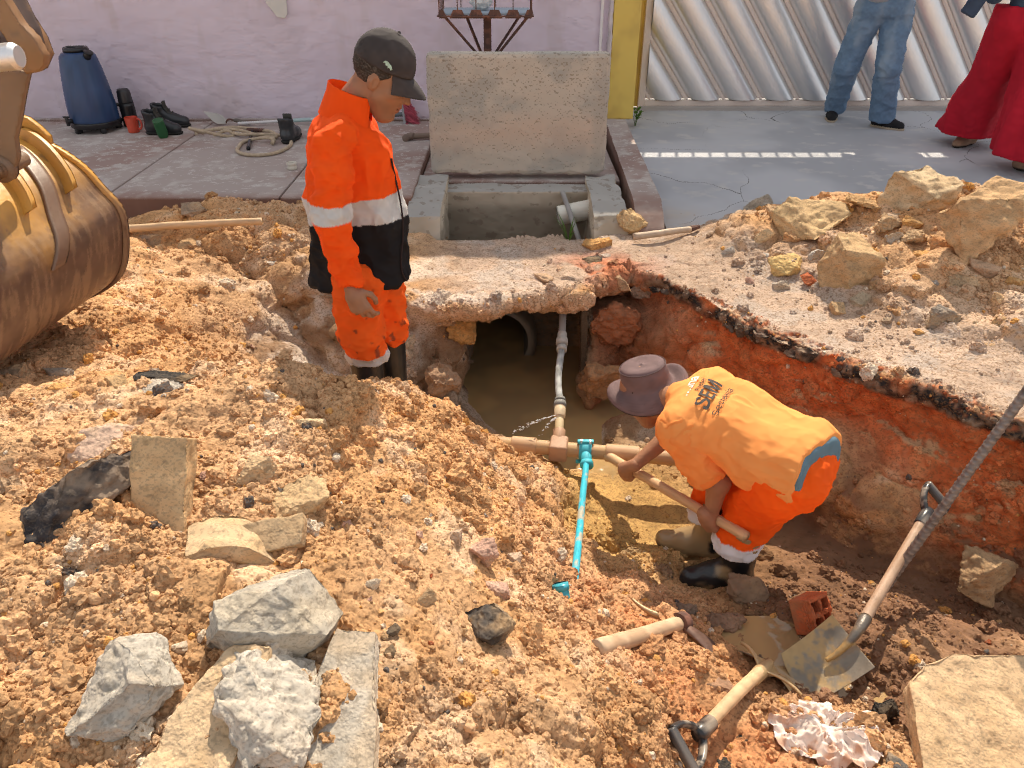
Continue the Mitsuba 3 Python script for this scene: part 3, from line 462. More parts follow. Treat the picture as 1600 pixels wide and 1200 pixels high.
# ------------------------------------------------------------------ things standing on the pavement
PV = .152
t = thing('water_barrel', 'tall dark blue plastic water barrel with black lid against the pink wall', 'barrel')
c = V(-3.345, 6.2, PV); prof = [(.165, .06), (.178, .075), (.18, .10), (.178, .2), (.165, .33), (.148, .46), (.135, .53), (.128, .555), (.11, .575), (.085, .585)]
q = place(lathe(prof, 40), c); obj('body', q, 'gloss_vc', t, color=tint(q.vertices, (.025, .055, .13), .25, 16), smooth=True)
blk = (.016, .016, .018)
q = place(cat(lathe([(.09, .58), (.092, .60), (.085, .615), (.06, .616), (.055, .606), (.01, .606)], 28), place(rbox(.13, .03, .02, .004), (0, 0, .612))), c); obj('lid', q, 'gloss_vc', t, color=tint(q.vertices, blk, .2))
q = cat(tube([c + V(.10, -.06, .55), c + V(.13, -.075, .585)], .028, 14), tube([c + V(.13, -.075, .583), c + V(.134, -.077, .592)], .034, 14)); obj('spout', q, 'gloss_vc', t, color=tint(q.vertices, blk, .2))
q = cat(tube([c + V(-.10, -.12, .10), c + V(-.13, -.18, .10)], .018, 12), tube([c + V(-.13, -.175, .13), c + V(-.13, -.175, .07)], .013, 10), place(rbox(.05, .012, .014, .003), c + V(-.13, -.175, .135))); obj('tap', q, 'gloss_vc', t, color=tint(q.vertices, blk, .2))
q = place(lathe([(.17, .035), (.186, .04), (.188, .075), (.18, .082)], 40), c); obj('stand', q, 'gloss_vc', t, color=tint(q.vertices, blk, .2))
for a in (-125, -50, 30, 150):
    q = place(rbox(.05, .035, .04, .004), c + V(.155 * math.cos(math.radians(a)), .155 * math.sin(math.radians(a)), .02), rot((0, 0, 1), a)); obj('leg', q, 'gloss_vc', t, color=tint(q.vertices, blk, .2))
t = thing('thermos_flask', 'black thermos flask standing behind the red mug', 'flask'); c = V(-3.13, 6.33, PV)
q = place(lathe([(.055, 0), (.058, .01), (.058, .16), (.056, .185)], 26), c); obj('body', q, 'gloss_vc', t, color=tint(q.vertices, (.013, .013, .014), .2))
q = place(lathe([(.053, .186), (.055, .19), (.05, .27), (.042, .287), (.02, .29)], 26), c); obj('cup_lid', q, 'gloss_vc', t, color=tint(q.vertices, (.022, .022, .024), .2))
q = place(sweep(smoothpath([(-.052, -.02, .17), (-.085, -.035, .165), (-.09, -.04, .10), (-.055, -.02, .05)], 20), lambda i, u: circ(8, .008, 0, .014), 8), c); obj('handle', q, 'gloss_vc', t, color=tint(q.vertices, blk, .2))
t = thing('red_mug', 'small red plastic mug in front of the black flask', 'mug'); c = V(-3.02, 6.12, PV)
q = place(lathe([(.04, 0), (.042, .004), (.05, .115), (.047, .115), (.04, .012), (.01, .01)], 26), c); obj('cup', q, 'gloss_vc', t, color=tint(q.vertices, (.55, .075, .04), .1))
q = place(sweep(smoothpath([(.045, -.012, .10), (.08, -.025, .098), (.084, -.027, .05), (.042, -.012, .03)], 20), lambda i, u: circ(8, .006, 0, .009), 8), c); obj('handle', q, 'gloss_vc', t, color=tint(q.vertices, (.50, .06, .035), .1))
def work_boot(key, label, pos, az, tilt=0.0, blackness=1.0):
    t = thing(key, label, 'boot', 'black work boots on the pavement'); f = V(math.cos(az), math.sin(az), 0); A = np.asarray(pos, float)
    def hol(P, d):
        inner = rcone(P, A + V(0, 0, .10) - f * .03, A + V(0, 0, .30) - f * .03, .042, .05); return np.maximum(d, -inner)
    l = np.cross((0, 0, 1), f); W = lambda x, y, z: A + f * x + l * y + V(0, 0, z)
    parts = [(W(-.05, 0, .05), W(.06, 0, .05), .046, .047), (W(.06, 0, .047), W(.15, 0, .042), .05, .042), (W(-.03, 0, .07), W(-.035, 0, .17), .052, .058), (W(.02, 0, .09), W(.09, 0, .06), .042, .038)]
    m = blob(parts, .03, .009, cut=[(W(0, 0, .018), (0, 0, -1)), (W(0, 0, .165) + f * .01, V(0, 0, 1) + .25 * f)], fn=hol); v = m.vertices; obj('upper', m, 'gloss_vc', t, smooth=True, color=tint(v, (.022 * blackness, .024 * blackness, .027 * blackness), .25, 22))
    s = blob([(W(-.05, 0, .03), W(.06, 0, .03), .052, .052), (W(.06, 0, .03), W(.155, 0, .03), .055, .046)], .03, .009, cut=[(W(0, 0, .0), (0, 0, -1)), (W(0, 0, .022), (0, 0, 1))]); obj('sole', s, 'cloth_vc', t, smooth=True, color=tint(s.vertices, (.03, .028, .026), .3, 22))
    tg = sweep(smoothpath([W(.05, 0, .11), W(.02, 0, .155), W(.015, 0, .20)], 8), lambda i, u: circ(10, .035, 0, .008), 10, up=f); obj('tongue', tg, 'cloth_vc', t, smooth=True, color=tint(tg.vertices, (.06, .057, .05), .3, 30))
    for k in range(4):
        z = .085 + .022 * k; x = .085 - .022 * k; la = tube([W(x, -.032, z), W(x + .012, 0, z + .014), W(x, .032, z)], .0035, 6); obj('lace', la, 'cloth_vc', t, smooth=True, color=tint(la.vertices, (.05, .045, .035), .2))
work_boot('work_boot', 'black laced work boot behind the green bottle, front one of the pair', (-2.80, 6.06, PV), math.radians(-3)); work_boot('work_boot', 'black laced work boot against the pink wall, rear one of the pair', (-2.83, 6.30, PV), math.radians(2))
work_boot('work_boot', 'black work boot standing alone at the end of the rope', (-1.70, 5.83, PV), math.radians(85), blackness=1.3)
t = thing('green_bottle', 'upturned green plastic bottle bottom in front of the black boot', 'bottle'); c = V(-2.715, 5.95, PV)
scene['green_plastic'] = {'type': 'principledthin', 'base_color': rgb((.10, .30, .14)), 'roughness': .15, 'spec_trans': .45, 'diff_trans': .8, 'eta': 1.4}
q = place(lathe([(.012, .004), (.03, 0), (.036, .012), (.04, .04), (.04, .12), (.038, .145)], 24), c, rot((1, 0, 0), 16)); obj('shell', q, 'green_plastic', t); q = place(tube([(.038 * math.cos(a), .038 * math.sin(a), .14) for a in np.linspace(0, 6.28, 25)], .003, 6), c, rot((1, 0, 0), 16)); obj('cut_rim', q, 'gloss_vc', t, color=tint(q.vertices, (.05, .16, .07), .1))
t = thing('brick_trowel', 'grey bricklaying trowel leaning where the wall meets the pavement', 'trowel')
bl = extrude(Polygon([(0, -.012), (.05, -.05), (.10, -.045), (.20, 0), (.10, .045), (.05, .05), (0, .012)]), .003); R = np.stack([unit(V(-.86, .1, .42)), unit(V(.25, .85, .45)), np.cross(unit(V(-.86, .1, .42)), unit(V(.25, .85, .45)))], 1); c = V(-2.36, 6.36, .17)
q = place(bl, c, R); obj('blade', q, 'paint_vc', t, smooth=False, color=tint(q.vertices, (.42, .40, .36), .15)); q = tube(smoothpath([c, c + V(.03, -.01, .03), c + V(.07, -.01, .02)], 10), .006, 8); obj('neck', q, 'rust_iron', t)
q = tube([c + V(.07, -.01, .02), c + V(.09, -.012, .022), c + V(.2, -.03, .0)], [.011, .016, .013], 12); obj('handle', q, 'paint_vc', t, color=tint(q.vertices, (.12, .10, .085), .2))
def rope(pts, r=.0125, n=160): return tube(smoothpath(pts, n), r * (1 + .13 * np.sin(np.arange(n) * 2.4)), 8)
g = lambda u, v, z=.165: at_z(u, v, z)
q = cat(rope([g(305, 206), g(340, 201), g(370, 199, .175), g(405, 203), g(430, 209, .18), g(433, 213, .175), g(405, 212), g(385, 206, .185), g(345, 202, .185), g(306, 206)]), rope([g(306, 207), g(340, 210), g(362, 207, .18), g(365, 210), g(350, 212), g(318, 208)], n=90),
        rope([g(365, 205), g(395, 210, .18), g(440, 212, .175), g(455, 224), g(447, 232), g(420, 241), g(390, 242), g(372, 237), g(374, 228), g(385, 220), g(405, 216, .18), g(427, 220, .18)], n=200), rope([g(422, 216, .175), g(428, 219, .18), g(425, 224, .17)], .014, 20))
single('rope', q, 'cloth_vc', 'beige rope lying in loose loops on the pavement', 'rope', color=tint(q.vertices, (.43, .34, .24), .2, 60))
t = thing('hammer', 'black handled hammer lying under the loops of rope', 'hammer'); q = tube([g(394, 205), g(391, 216), g(388, 232)], [.009, .013, .015], 12); obj('handle', q, 'gloss_vc', t, color=tint(q.vertices, (.02, .02, .022), .2)); q = tube([g(386, 203, .17), g(410, 203, .17), g(420, 204, .17)], [.016, .013, .008], 12); obj('head', q, 'rust_iron', t)
t = thing('push_broom', 'broom with pink bristles leaning head up against the pink wall', 'broom'); a, b = at_z(372, 193, .175), at_y(640, 178, 6.46)
q = tube([a, lerp(a, b, .35)], .0125, 12); obj('handle', q, 'gloss_vc', t, color=tint(q.vertices, (.60, .58, .57), .06)); q = tube([lerp(a, b, .35), b], .0125, 12); obj('pole', q, 'gloss_vc', t, color=tint(q.vertices, (.62, .60, .60), .06))
q = cat(tube([lerp(a, b, .32), lerp(a, b, .42)], .016, 12)); obj('sleeve', q, 'gloss_vc', t, color=tint(q.vertices, (.35, .45, .45), .06)); q = tube([lerp(a, b, .90), b], .018, 12); obj('socket', q, 'gloss_vc', t, color=tint(q.vertices, (.10, .11, .12), .1))
p0, p1 = at_y(634, 197, 6.42), at_y(627, 147, 6.46); q = bar(p0, p1, .022, .06, .004, (0, 1, 0)); obj('head_block', q, 'paint_vc', t, smooth=False, color=tint(q.vertices, (.27, .28, .29), .1))
rng = np.random.default_rng(5); br = []
for k in range(150):
    s = rng.random(); o = lerp(p0, p1, s) + V(.008, rng.uniform(-.04, .02), 0); ln = .10 + .05 * math.sin(s * 3.0) - .035 * s; dr_ = unit(V(1, rng.uniform(-.15, .15), -.55 + .15 * rng.standard_normal() - .5 * (s - .4))); br.append(tube([o, o + dr_ * ln * .6, o + dr_ * ln + V(0, 0, -.012)], [.0035, .0035, .002], 4))
q = cat(*br); k_ = obj('bristles', q, 'cloth_vc', t, smooth=False, color=tint(q.vertices, (.42, .085, .12), .3, 30)); labels[k_] = {'kind': 'stuff'}
t = thing('pipe_elbow', 'short brown pipe with an elbow lying beside the upright slab', 'pipe'); a, b = at_z(640, 213, .18), at_z(690, 211, .18); q = tube([a, b], .021, 14); obj('pipe', q, 'paint_vc', t, color=tint(q.vertices, (.20, .145, .11), .12)); q = tube(smoothpath([a + V(.03, 0, 0), a, a + V(-.02, -.01, -.005), a + V(-.025, -.04, -.005)], 12), .027, 14); obj('elbow', q, 'paint_vc', t, color=tint(q.vertices, (.19, .135, .105), .12))
q = place(lathe([(.030, 0), (.033, .004), (.033, .018), (.028, .022), (.028, .030), (.034, .032), (.034, .046), (.024, .047), (.022, .03), (.004, .03)], 22), at_z(457, 264, PV)); single('pipe_plug', q, 'paint_vc', 'small white threaded pipe plug alone on the bare pavement', 'plug', color=tint(q.vertices, (.55, .51, .43), .1), smooth=30)
def wood_pole(key, label, a, b, ra, rb, col, catg='pole', bow=.008, seed=0, **k):
    P = np.linspace(0, 1, 24)[:, None]; path = np.asarray(a) * (1 - P) + np.asarray(b) * P; path = path + bow * np.sin(P * 3.1) * V(0, 0, 1) + .003 * (fbm(np.c_[P * 9, P * 0 + seed, P * 0], 2, seed) - .5)[:, None]
    q = tube(path, np.linspace(ra, rb, 24) * (1 + .05 * (fbm(np.c_[P * 14, P * 0, P * 0 + seed], 2, 3) - .5)), 14); u = (q.vertices - np.asarray(a)) @ unit(np.asarray(b) - np.asarray(a)); s = fbm(np.c_[u * 5, (q.vertices @ V(37, 31, 29)) * 2.2, u * 0 + seed], 3, 8)
    return q, np.clip(np.asarray(col)[None] * (.72 + .56 * s)[:, None], .01, .9)
q, c = wood_pole(0, 0, at_z(150, 362, .10), at_z(409, 346, .20), .022, .019, (.52, .36, .21), seed=2); single('wooden_pole', q, 'paint_vc', 'weathered wooden pole lying on the spoil beside the kerb', 'pole', color=c)
t = thing('broken_shaft', 'grey wooden tool shaft lying at the foot of the driveway', 'tool shaft'); q, c = wood_pole(0, 0, at_z(990, 370, .045), at_z(1079, 358, .05), .021, .018, (.46, .35, .25), bow=0, seed=4); obj('shaft', q, 'paint_vc', t, color=c); q = tube([at_z(1078, 358, .05), at_z(1092, 354, .05)], [.02, .012], 10); obj('ferrule', q, 'rust_iron', t)
# ------------------------------------------------------------------ excavator bucket and its arm
t = thing('excavator', 'yellow excavator with worn bucket reaching in over the spoil', 'excavator')
YEL, WORN = V(.58, .30, .055), V(.135, .08, .055)
def lean(m): m.vertices[:, 0] += .127 * (m.vertices[:, 1] - 2.80); return m
def machine_color(v, seed=0, yellow=YEL, lo=.60, hi=.88, bare=.0):
    n1, n2, n3 = fbm(v * 5, 4, seed), fbm(v * 22, 3, seed + 1), fbm(v * V(9, 70, 9), 3, seed + 2); w = sstep(hi, lo, v[:, 2] + .30 * (n1 - .5) + .12 * (n2 - .5)); c = mixc(yellow[None] * (.8 + .4 * n1)[:, None], WORN[None] * (.6 + .8 * n2)[:, None], np.clip(w + bare, 0, 1))
    c = mixc(c, (.42, .28, .16), sstep(.50, .62, n3) * np.clip(w + .2, 0, 1) * .28); return mixc(c, (.16, .10, .06), sstep(.64, .70, n2) * .6)
scene['machine_paint'] = two(bump(prin(VC, .42, .5), lambda p, n, uv: .0012 * mikit.fbm(p.x * 40, p.y * 40, p.z * 40, 3)))
PROF = [(-2.50, .215), (-2.2, .215), (-2.0, .222), (-1.8, .26), (-1.70, .30), (-1.63, .344), (-1.58, .406), (-1.55, .479), (-1.53, .557), (-1.53, .656), (-1.57, .72), (-1.61, .79), (-1.66, .842), (-1.71, .88), (-1.78, .915), (-1.87, .93)]
def prof_pts(n=70): return smoothpath([(x, 0, z) for x, z in PROF], n)[:, [0, 2]]
PP = prof_pts()
def shell(y0, y1, out0, out1, pts=PP, ny=22, shear=0.0):
    """slab following the back of the bucket between two offsets"""
    tg = np.gradient(pts, axis=0); nn = np.stack([tg[:, 1], -tg[:, 0]], 1); nn /= np.linalg.norm(nn, axis=1, keepdims=True); ys = np.linspace(y0, y1, ny); A = []
    for o in (out1, out0): A.append(np.stack([np.stack([pts[:, 0] + nn[:, 0] * o, 0 * pts[:, 0] + y + shear * (pts[:, 1] - .6), pts[:, 1] + nn[:, 1] * o], 1) for y in ys], 1))
    n = len(pts); v = np.concatenate([A[0].reshape(-1, 3), A[1].reshape(-1, 3)]); i = np.arange(n * ny).reshape(n, ny); k = n * ny; Q = []
    def quad(a, b, c, d): Q.append(np.stack([a.ravel(), b.ravel(), c.ravel(), d.ravel()], 1))
    quad(i[:-1, :-1], i[:-1, 1:], i[1:, 1:], i[1:, :-1]); j = i + k; quad(j[:-1, :-1], j[1:, :-1], j[1:, 1:], j[:-1, 1:])
    for e, s in ((0, 0), (ny - 1, 1)): quad(i[:-1, e], i[1:, e], j[1:, e], j[:-1, e]) if s == 0 else quad(i[:-1, e], j[:-1, e], j[1:, e], i[1:, e])
    for e, s in ((0, 1), (n - 1, 0)): quad(i[e, :-1], i[e, 1:], j[e, 1:], j[e, :-1]) if s == 0 else quad(i[e, :-1], j[e, :-1], j[e, 1:], i[e, 1:])
    Q = np.concatenate(Q); return lean(tm(v, np.vstack([Q[:, [0, 1, 2]], Q[:, [0, 2, 3]]])))
bk = t + '__bucket'
q = shell(1.95, 2.80, -.02, 0.0, ny=60); v, f = subdivide_to(q.vertices, q.faces, lambda m: .016 + 0 * m[:, 0], 3); q = tm(v, f); obj('bucket', q, 'machine_paint', t, smooth=40, color=None) if False else None
scene[bk] = mikit.ply(q, 'machine_paint', smooth=True, color=machine_color(q.vertices, 3))
side = Polygon([(x, z) for x, z in PP] + [(-1.95, .93), (-2.1, .80), (-2.3, .55), (-2.5, .3)])
def plate(poly, y0, y1, n=.02):
    m = extrude(poly, y1 - y0); v = np.stack([m.vertices[:, 0], y0 + m.vertices[:, 2], m.vertices[:, 1]], 1); v, f = subdivide_to(v, np.asarray(m.faces)[:, ::-1], lambda q: n + 0 * q[:, 0], 6); return tm(v, f)
plate_ = plate
hump = Polygon([(-1.71, .86), (-1.705, .92), (-1.73, .955), (-1.76, .985), (-1.80, 1.0), (-1.86, 1.0), (-1.92, .94), (-1.9, .85), (-1.8, .8)])
q = lean(plate(side.buffer(.012).union(hump), 2.80, 2.825)); obj('side_plate', q, 'machine_paint', bk, smooth=True, color=machine_color(q.vertices, 5)); q = lean(plate(side, 1.93, 1.95)); obj('side_plate', q, 'machine_paint', bk, smooth=True, color=machine_color(q.vertices, 6))
PS = PP[18:64]
for y in (2.425, 2.085): q = shell(y - .035, y + .035, -.002, .010, PP[(PP[:, 1] > (.56 if y > 2.2 else .60)) & (PP[:, 1] < .905)], 6, .85 if y > 2.2 else .5); obj('wear_strip', q, 'machine_paint', bk, smooth=40, color=None) if False else scene.__setitem__(numbered(bk + '__wear_strip'), mikit.ply(q, 'machine_paint', smooth=True, color=machine_color(q.vertices, 7, V(.17, .105, .07), .3, .5, .15)))
# hinge ears with an oval hole, standing on the back
ear = Polygon([(-1.575, .735), (-1.62, .80), (-1.66, .86), (-1.69, .93), (-1.73, .965), (-1.80, .96), (-1.84, .90), (-1.80, .82), (-1.70, .72)]).difference(shapely.affinity.rotate(shapely.affinity.scale(shapely.geometry.Point(-1.668, .833).buffer(.022), 1.0, 2.0), 38))
for y in (2.30, 2.52): q = shell(y - .013, y + .013, -.002, .040, PP[(PP[:, 1] > .74) & (PP[:, 1] < .925)], 5, .85); obj('hinge_ear', q, 'machine_paint', bk, smooth=True, color=machine_color(q.vertices, 8, YEL, .1, .3, .1))
am = lambda pts, y: Polygon([(at_y(u, w, y)[0], at_y(u, w, y)[2]) for u, w in pts])
STEEL = V(.20, .125, .075)
lower = am([(-90, 85), (-20, 100), (48, 112), (40, 150), (34, 185), (27, 215), (31, 245), (24, 268), (8, 282), (-12, 281), (-35, 262), (-90, 200)], 2.40); q = plate(lower, 2.385, 2.41); ak = obj('arm_link', q, 'machine_paint', t, smooth=True, color=machine_color(q.vertices, 9, STEEL, .2, .4, .1))
upper = am([(-120, -120), (-40, -120), (18, 0), (40, 35), (62, 58), (77, 85), (76, 100), (68, 110), (50, 113), (36, 95), (26, 70), (6, 40), (-20, 60), (-120, 70)], 2.36); q = plate(upper, 2.33, 2.365); obj('arm_plate', q, 'machine_paint', t, smooth=True, color=machine_color(q.vertices, 10, V(.24, .13, .06), .2, .4, .0))
upper2 = am([(-100, -130), (-10, -130), (28, -10), (52, 30), (70, 58), (80, 85), (70, 108), (40, 100), (20, 60), (-30, 60)], 2.62); q = plate(upper2, 2.60, 2.64); obj('arm_plate', q, 'machine_paint', t, smooth=True, color=machine_color(q.vertices, 11, V(.24, .13, .06), .2, .4, .0))
web = am([(-100, -130), (-40, -125), (5, 0), (30, 50), (40, 85), (0, 110), (-100, 100)], 2.48); q = plate(web, 2.37, 2.60); obj('arm_web', q, 'machine_paint', t, smooth=True, color=machine_color(q.vertices, 12, V(.06, .05, .05), .2, .4, .2))
c = at_y(-4, 90, 2.37); q = tube([c + V(0, -.16, 0), c + V(.0, -.155, 0), c + V(.0, .28, 0)], [.030, .036, .036], 24); q = tube([at_y(-60, 96, 2.22), at_y(24, 88, 2.22), at_y(31, 88, 2.22)], [.036, .036, .028], 24); obj('pin', q, 'gate_metal', t, label='bare steel pin of the arm')
c = at_y(3, 264, 2.385); q = tube([c + V(0, -.03, 0), c + V(0, .12, 0)], .026, 20); obj('pin', q, 'machine_paint', t, color=machine_color(q.vertices, 13, STEEL, .2, .4, .2)); q = tube([c + V(0, -.012, 0), c + V(0, .02, 0)], .042, 24); obj('boss', q, 'machine_paint', t, color=machine_color(q.vertices, 13, STEEL, .2, .4, .2))
q = cat(plate(am([(-400, -700), (-200, -700), (-10, -120), (-100, -60)], 2.48), 2.36, 2.62, .2)); obj('boom', q, 'machine_paint', t, smooth=False, color=machine_color(q.vertices, 14, YEL, .2, .4, 0))
# ------------------------------------------------------------------ water, pipes and tools in the pit
def water_col(p, n, uv): return mikit.mix((.40, .26, .115), (.31, .205, .10), mikit.smoothstep(.35, .65, mikit.fbm(p.x * 4, p.y * 4, 1.0, 3)))
scene['muddy_water'] = two(bump(prin(mikit.proc(water_col), .07, .6), lambda p, n, uv: .004 * mikit.fbm(p.x * 18 + 2, p.y * 18, 0.0, 2), 1.0, .004))
struct('muddy_water', sheet(np.arange(-.75, 1.0, .05), np.arange(2.3, 5.6, .05), lambda X, Y: WATER + 0 * X), 'muddy_water', smooth=True)
struct('muddy_puddle', sheet(np.arange(.55, 1.5, .05), np.arange(1.2, 1.85, .05), lambda X, Y: PUDDLE + 0 * X), 'muddy_water', smooth=True)
t = thing('culvert_pipe', 'dark half flooded concrete culvert mouth under the broken ledge', 'pipe'); cx, cz = -.10, -.62
ring = lambda r0, r1, y0, y1: _lathe(np.array([(r0, y0), (r1, y0), (r1, y1), (r0, y1), (r0, y0)]), 40, False)
q = ring(.20, .255, 4.04, 5.5); q = tm(np.stack([cx + q.vertices[:, 0], q.vertices[:, 2], cz + q.vertices[:, 1]], 1), q.faces); obj('tube', q, 'paint_vc', t, smooth=True, color=mixc(np.full((len(q.vertices), 3), .035) * V(1, .9, .75), (.20, .175, .14), sstep(4.12, 4.05, q.vertices[:, 1])))  # inside of the tube coloured near black to paint the shade in it
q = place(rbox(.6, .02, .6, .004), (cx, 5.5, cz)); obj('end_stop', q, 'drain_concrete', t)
BR = (.46, .285, .15); a, b = at_z(720, 688, -.5), at_z(1050, 716, -.5); d = unit(b - a); pm = lambda u: a + d * ((at_z(u, 700, -.5) - a) @ d)
t = thing('water_main', 'brown plastic water main crossing the pit between its banks', 'pipe')
q = tube([a - d * .2 + d * s for s in np.linspace(0, 1.75, 50)], .034, 24); dirt = fbm(q.vertices * V(14, 30, 30), 3, 4); obj('pipe', q, 'paint_vc', t, color=mixc(tint(q.vertices, BR, .08), (.50, .33, .16), sstep(.5, .62, dirt)))
for u, w in ((818, .06), (958, .035), (982, .05)): q = tube([pm(u) - d * w, pm(u) - d * (w - .004), pm(u) + d * (w - .004), pm(u) + d * w], [.036, .042, .042, .036], 24); obj('coupling', q, 'paint_vc', t, color=tint(q.vertices, (.48, .30, .165), .12))
c = pm(873); e = at_y(880, 468, 3.66); w = unit(e - c); Rr = frame(w)
q = cat(place(rbox(.085, .105, .09, .01), c, np.stack([d, np.cross((0, 0, 1), d), V(0, 0, 1)], 1)), tube([c + w * .03, c + w * .10], .03, 18)); obj('tee', q, 'paint_vc', t, color=tint(q.vertices, (.40, .24, .15), .1))
t = thing('branch_pipe', 'thin grey branch pipe with unions rising from the brown main to the ledge', 'pipe')
seg = lambda s0, s1, r: tube([c + w * s0, c + w * s1], r, 16)
def lay(name, q, col, v=.12): obj(name, q, 'paint_vc', t, color=tint(q.vertices, col, v, 40))
lay('riser', seg(.10, .20, .021), (.62, .50, .30)); lay('socket', seg(.175, .235, .028), (.58, .46, .30)); lay('union', cat(seg(.235, .262, .031), seg(.268, .285, .027)), (.20, .195, .18)); lay('coated_pipe', tube(smoothpath([c + w * .28, c + w * .40 + V(-.012, 0, .0), c + w * .5 + V(-.008, 0, 0), c + w * .60], 24), .017 * (1 + .06 * np.sin(np.arange(24) * 1.9)), 14), (.36, .37, .36), .5)
lay('union', cat(seg(.585, .61, .027), seg(.625, .66, .031), seg(.665, .70, .025)), (.40, .37, .33)); lay('grey_pipe', seg(.69, float(np.linalg.norm(e - c)) + .15, .019), (.27, .25, .23), .2)
t = thing('pipe_saddle', 'bright blue clamp saddle on the brown water main', 'clamp'); c2 = pm(915); BL = (.055, .42, .52); up_ = np.cross(d, (0, 1, 0)); up_ = V(0, 0, 1)
q = cat(tube([c2 - d * .028, c2 + d * .028], .043, 20), place(rbox(.075, .022, .016, .003), c2 + V(0, .01, .046)), place(rbox(.07, .02, .014, .003), c2 + V(-.01, -.02, -.046))); obj('band', q, 'paint_vc', t, color=tint(q.vertices, BL, .1)); q = cat(tube([c2 + V(0, -.03, 0), c2 + V(0, -.075, -.01)], .026, 16), tube([c2 + V(0, -.07, -.01), c2 + V(0, -.095, -.018)], .031, 8)); obj('outlet', q, 'paint_vc', t, color=tint(q.vertices, BL, .1))
for s in (-1, 1): q = tube([c2 + d * .02 * s + V(0, .0, .03), c2 + d * .02 * s + V(0, 0, .062)], .006, 6); obj('bolt', q, 'gate_metal', t)
hz = [(916, 716, -.51), (915, 735, -.515), (911, 770, -.50), (907, 815, -.47), (902, 865, -.43), (897, 910, -.385), (891, 955, -.345), (889, 968, -.34)]; hz_e = on_ground(889, 968) + V(0, 0, .035); hz = [(u_, v_, -.51 + (hz_e[2] + .51) * ((v_ - 716) / 252.0) ** 1.15) for u_, v_, _ in hz]; q = tube(smoothpath([at_z(*s) for s in hz], 60), .0145, 14); dirt = sstep(.60, .66, fbm(q.vertices * 26, 3, 9))
single('blue_hose', q, 'gloss_vc', 'light blue water hose hanging from the clamp down to the soil', 'hose', color=mixc(tint(q.vertices, (.045, .46, .60), .08), (.55, .38, .22), dirt * .7))
t = thing('hose_fitting', 'blue elbow fitting half buried at the lower end of the hose', 'fitting'); p = on_ground(880, 944) + V(0, 0, .04); q = cat(tube([p + V(-.01, .01, .03), p + V(.0, -.02, -.01)], .024, 14), tube([p + V(-.012, .016, .038), p + V(-.008, .006, .022)], .029, 8)); obj('nut', q, 'gloss_vc', t, color=tint(q.vertices, (.05, .36, .45), .12)); q = tube(smoothpath([p + V(0, -.01, -.01), p + V(.01, -.03, -.03), p + V(.025, -.04, -.02)], 10), .018, 12); obj('elbow', q, 'gloss_vc', t, color=tint(q.vertices, (.05, .38, .48), .12))
# leak: beads of water flying from the joint
rng = np.random.default_rng(8); dr0 = []; src = c + w * .19
for end, nb in ((at_y(800, 676, 2.75), 60), (at_y(842, 682, 2.72), 34), (at_y(815, 672, 2.80), 26)):
    for k in range(nb):
        s = rng.random() ** .8; pnt = src * (1 - s) + end * s + V(0, 0, .035 * 4 * s * (1 - s) * .4) + rng.normal(0, .0035 * (.3 + s), 3); m = trimesh.creation.icosphere(1, 1.0); m.vertices = m.vertices * V(.0048, .0019, .0017) * rng.uniform(.5, 1.2) + pnt; dr0.append(m)
scene['water_drop'] = prin((.93, .95, .97), .1, .6, spec_trans=.35)
k_ = obj('water_spray', cat(*dr0), 'water_drop', None, smooth=True); labels[k_] = {'label': 'fine jets of water spraying from the leaking branch joint', 'category': 'water spray', 'kind': 'stuff'}
q = grid_box(-.016, .016, -.045, .045, -.40, .34, 24, .008, 10, 4, .004); q = place(q, (.395, 3.60, -.46), rot((0, 1, 0), -2)); single('upright_plank', q, 'rock', 'dark wet plank standing upright beside the flooded chamber', 'plank', color=tint(q.vertices, (.085, .06, .04), .3, 14))
# --- tools
WOOD = (.50, .345, .205)
def d_grip(t, base, axis, side, s=1.0, col=(.035, .035, .037)):
    """D-shaped shovel grip: socket, two arms and a cross bar"""
    a, l = unit(axis), unit(side); P = lambda x, y: base + l * x * s + a * y * s
    q = tube([P(0, -.05), P(0, .0), P(0, .03)], [.023, .024, .022], 14); obj('grip_socket', q, 'gloss_vc', t, color=mixc(tint(q.vertices, col, .2), (.30, .25, .2), sstep(.55, .7, fbm(q.vertices * 40, 3, 2))))
    for sg in (-1, 1):
        q = sweep(smoothpath([P(.004 * sg, .012), P(.034 * sg, .04), P(.052 * sg, .075), P(.056 * sg, .115)], 18), lambda i, u: circ(10, .010, 0, .015), 10, up=np.cross(a, l)); obj('grip_arm', q, 'gloss_vc', t, color=mixc(tint(q.vertices, col, .2), (.30, .25, .2), sstep(.55, .7, fbm(q.vertices * 40, 3, 2))))
    q = tube([P(-.062, .118), P(-.058, .118), P(.058, .118), P(.062, .118)], [.012, .0165, .0165, .012], 14); obj('grip_bar', q, 'gloss_vc', t, color=mixc(tint(q.vertices, V(.07, .07, .072), .2), (.32, .27, .22), sstep(.5, .7, fbm(q.vertices * 40, 3, 2))))
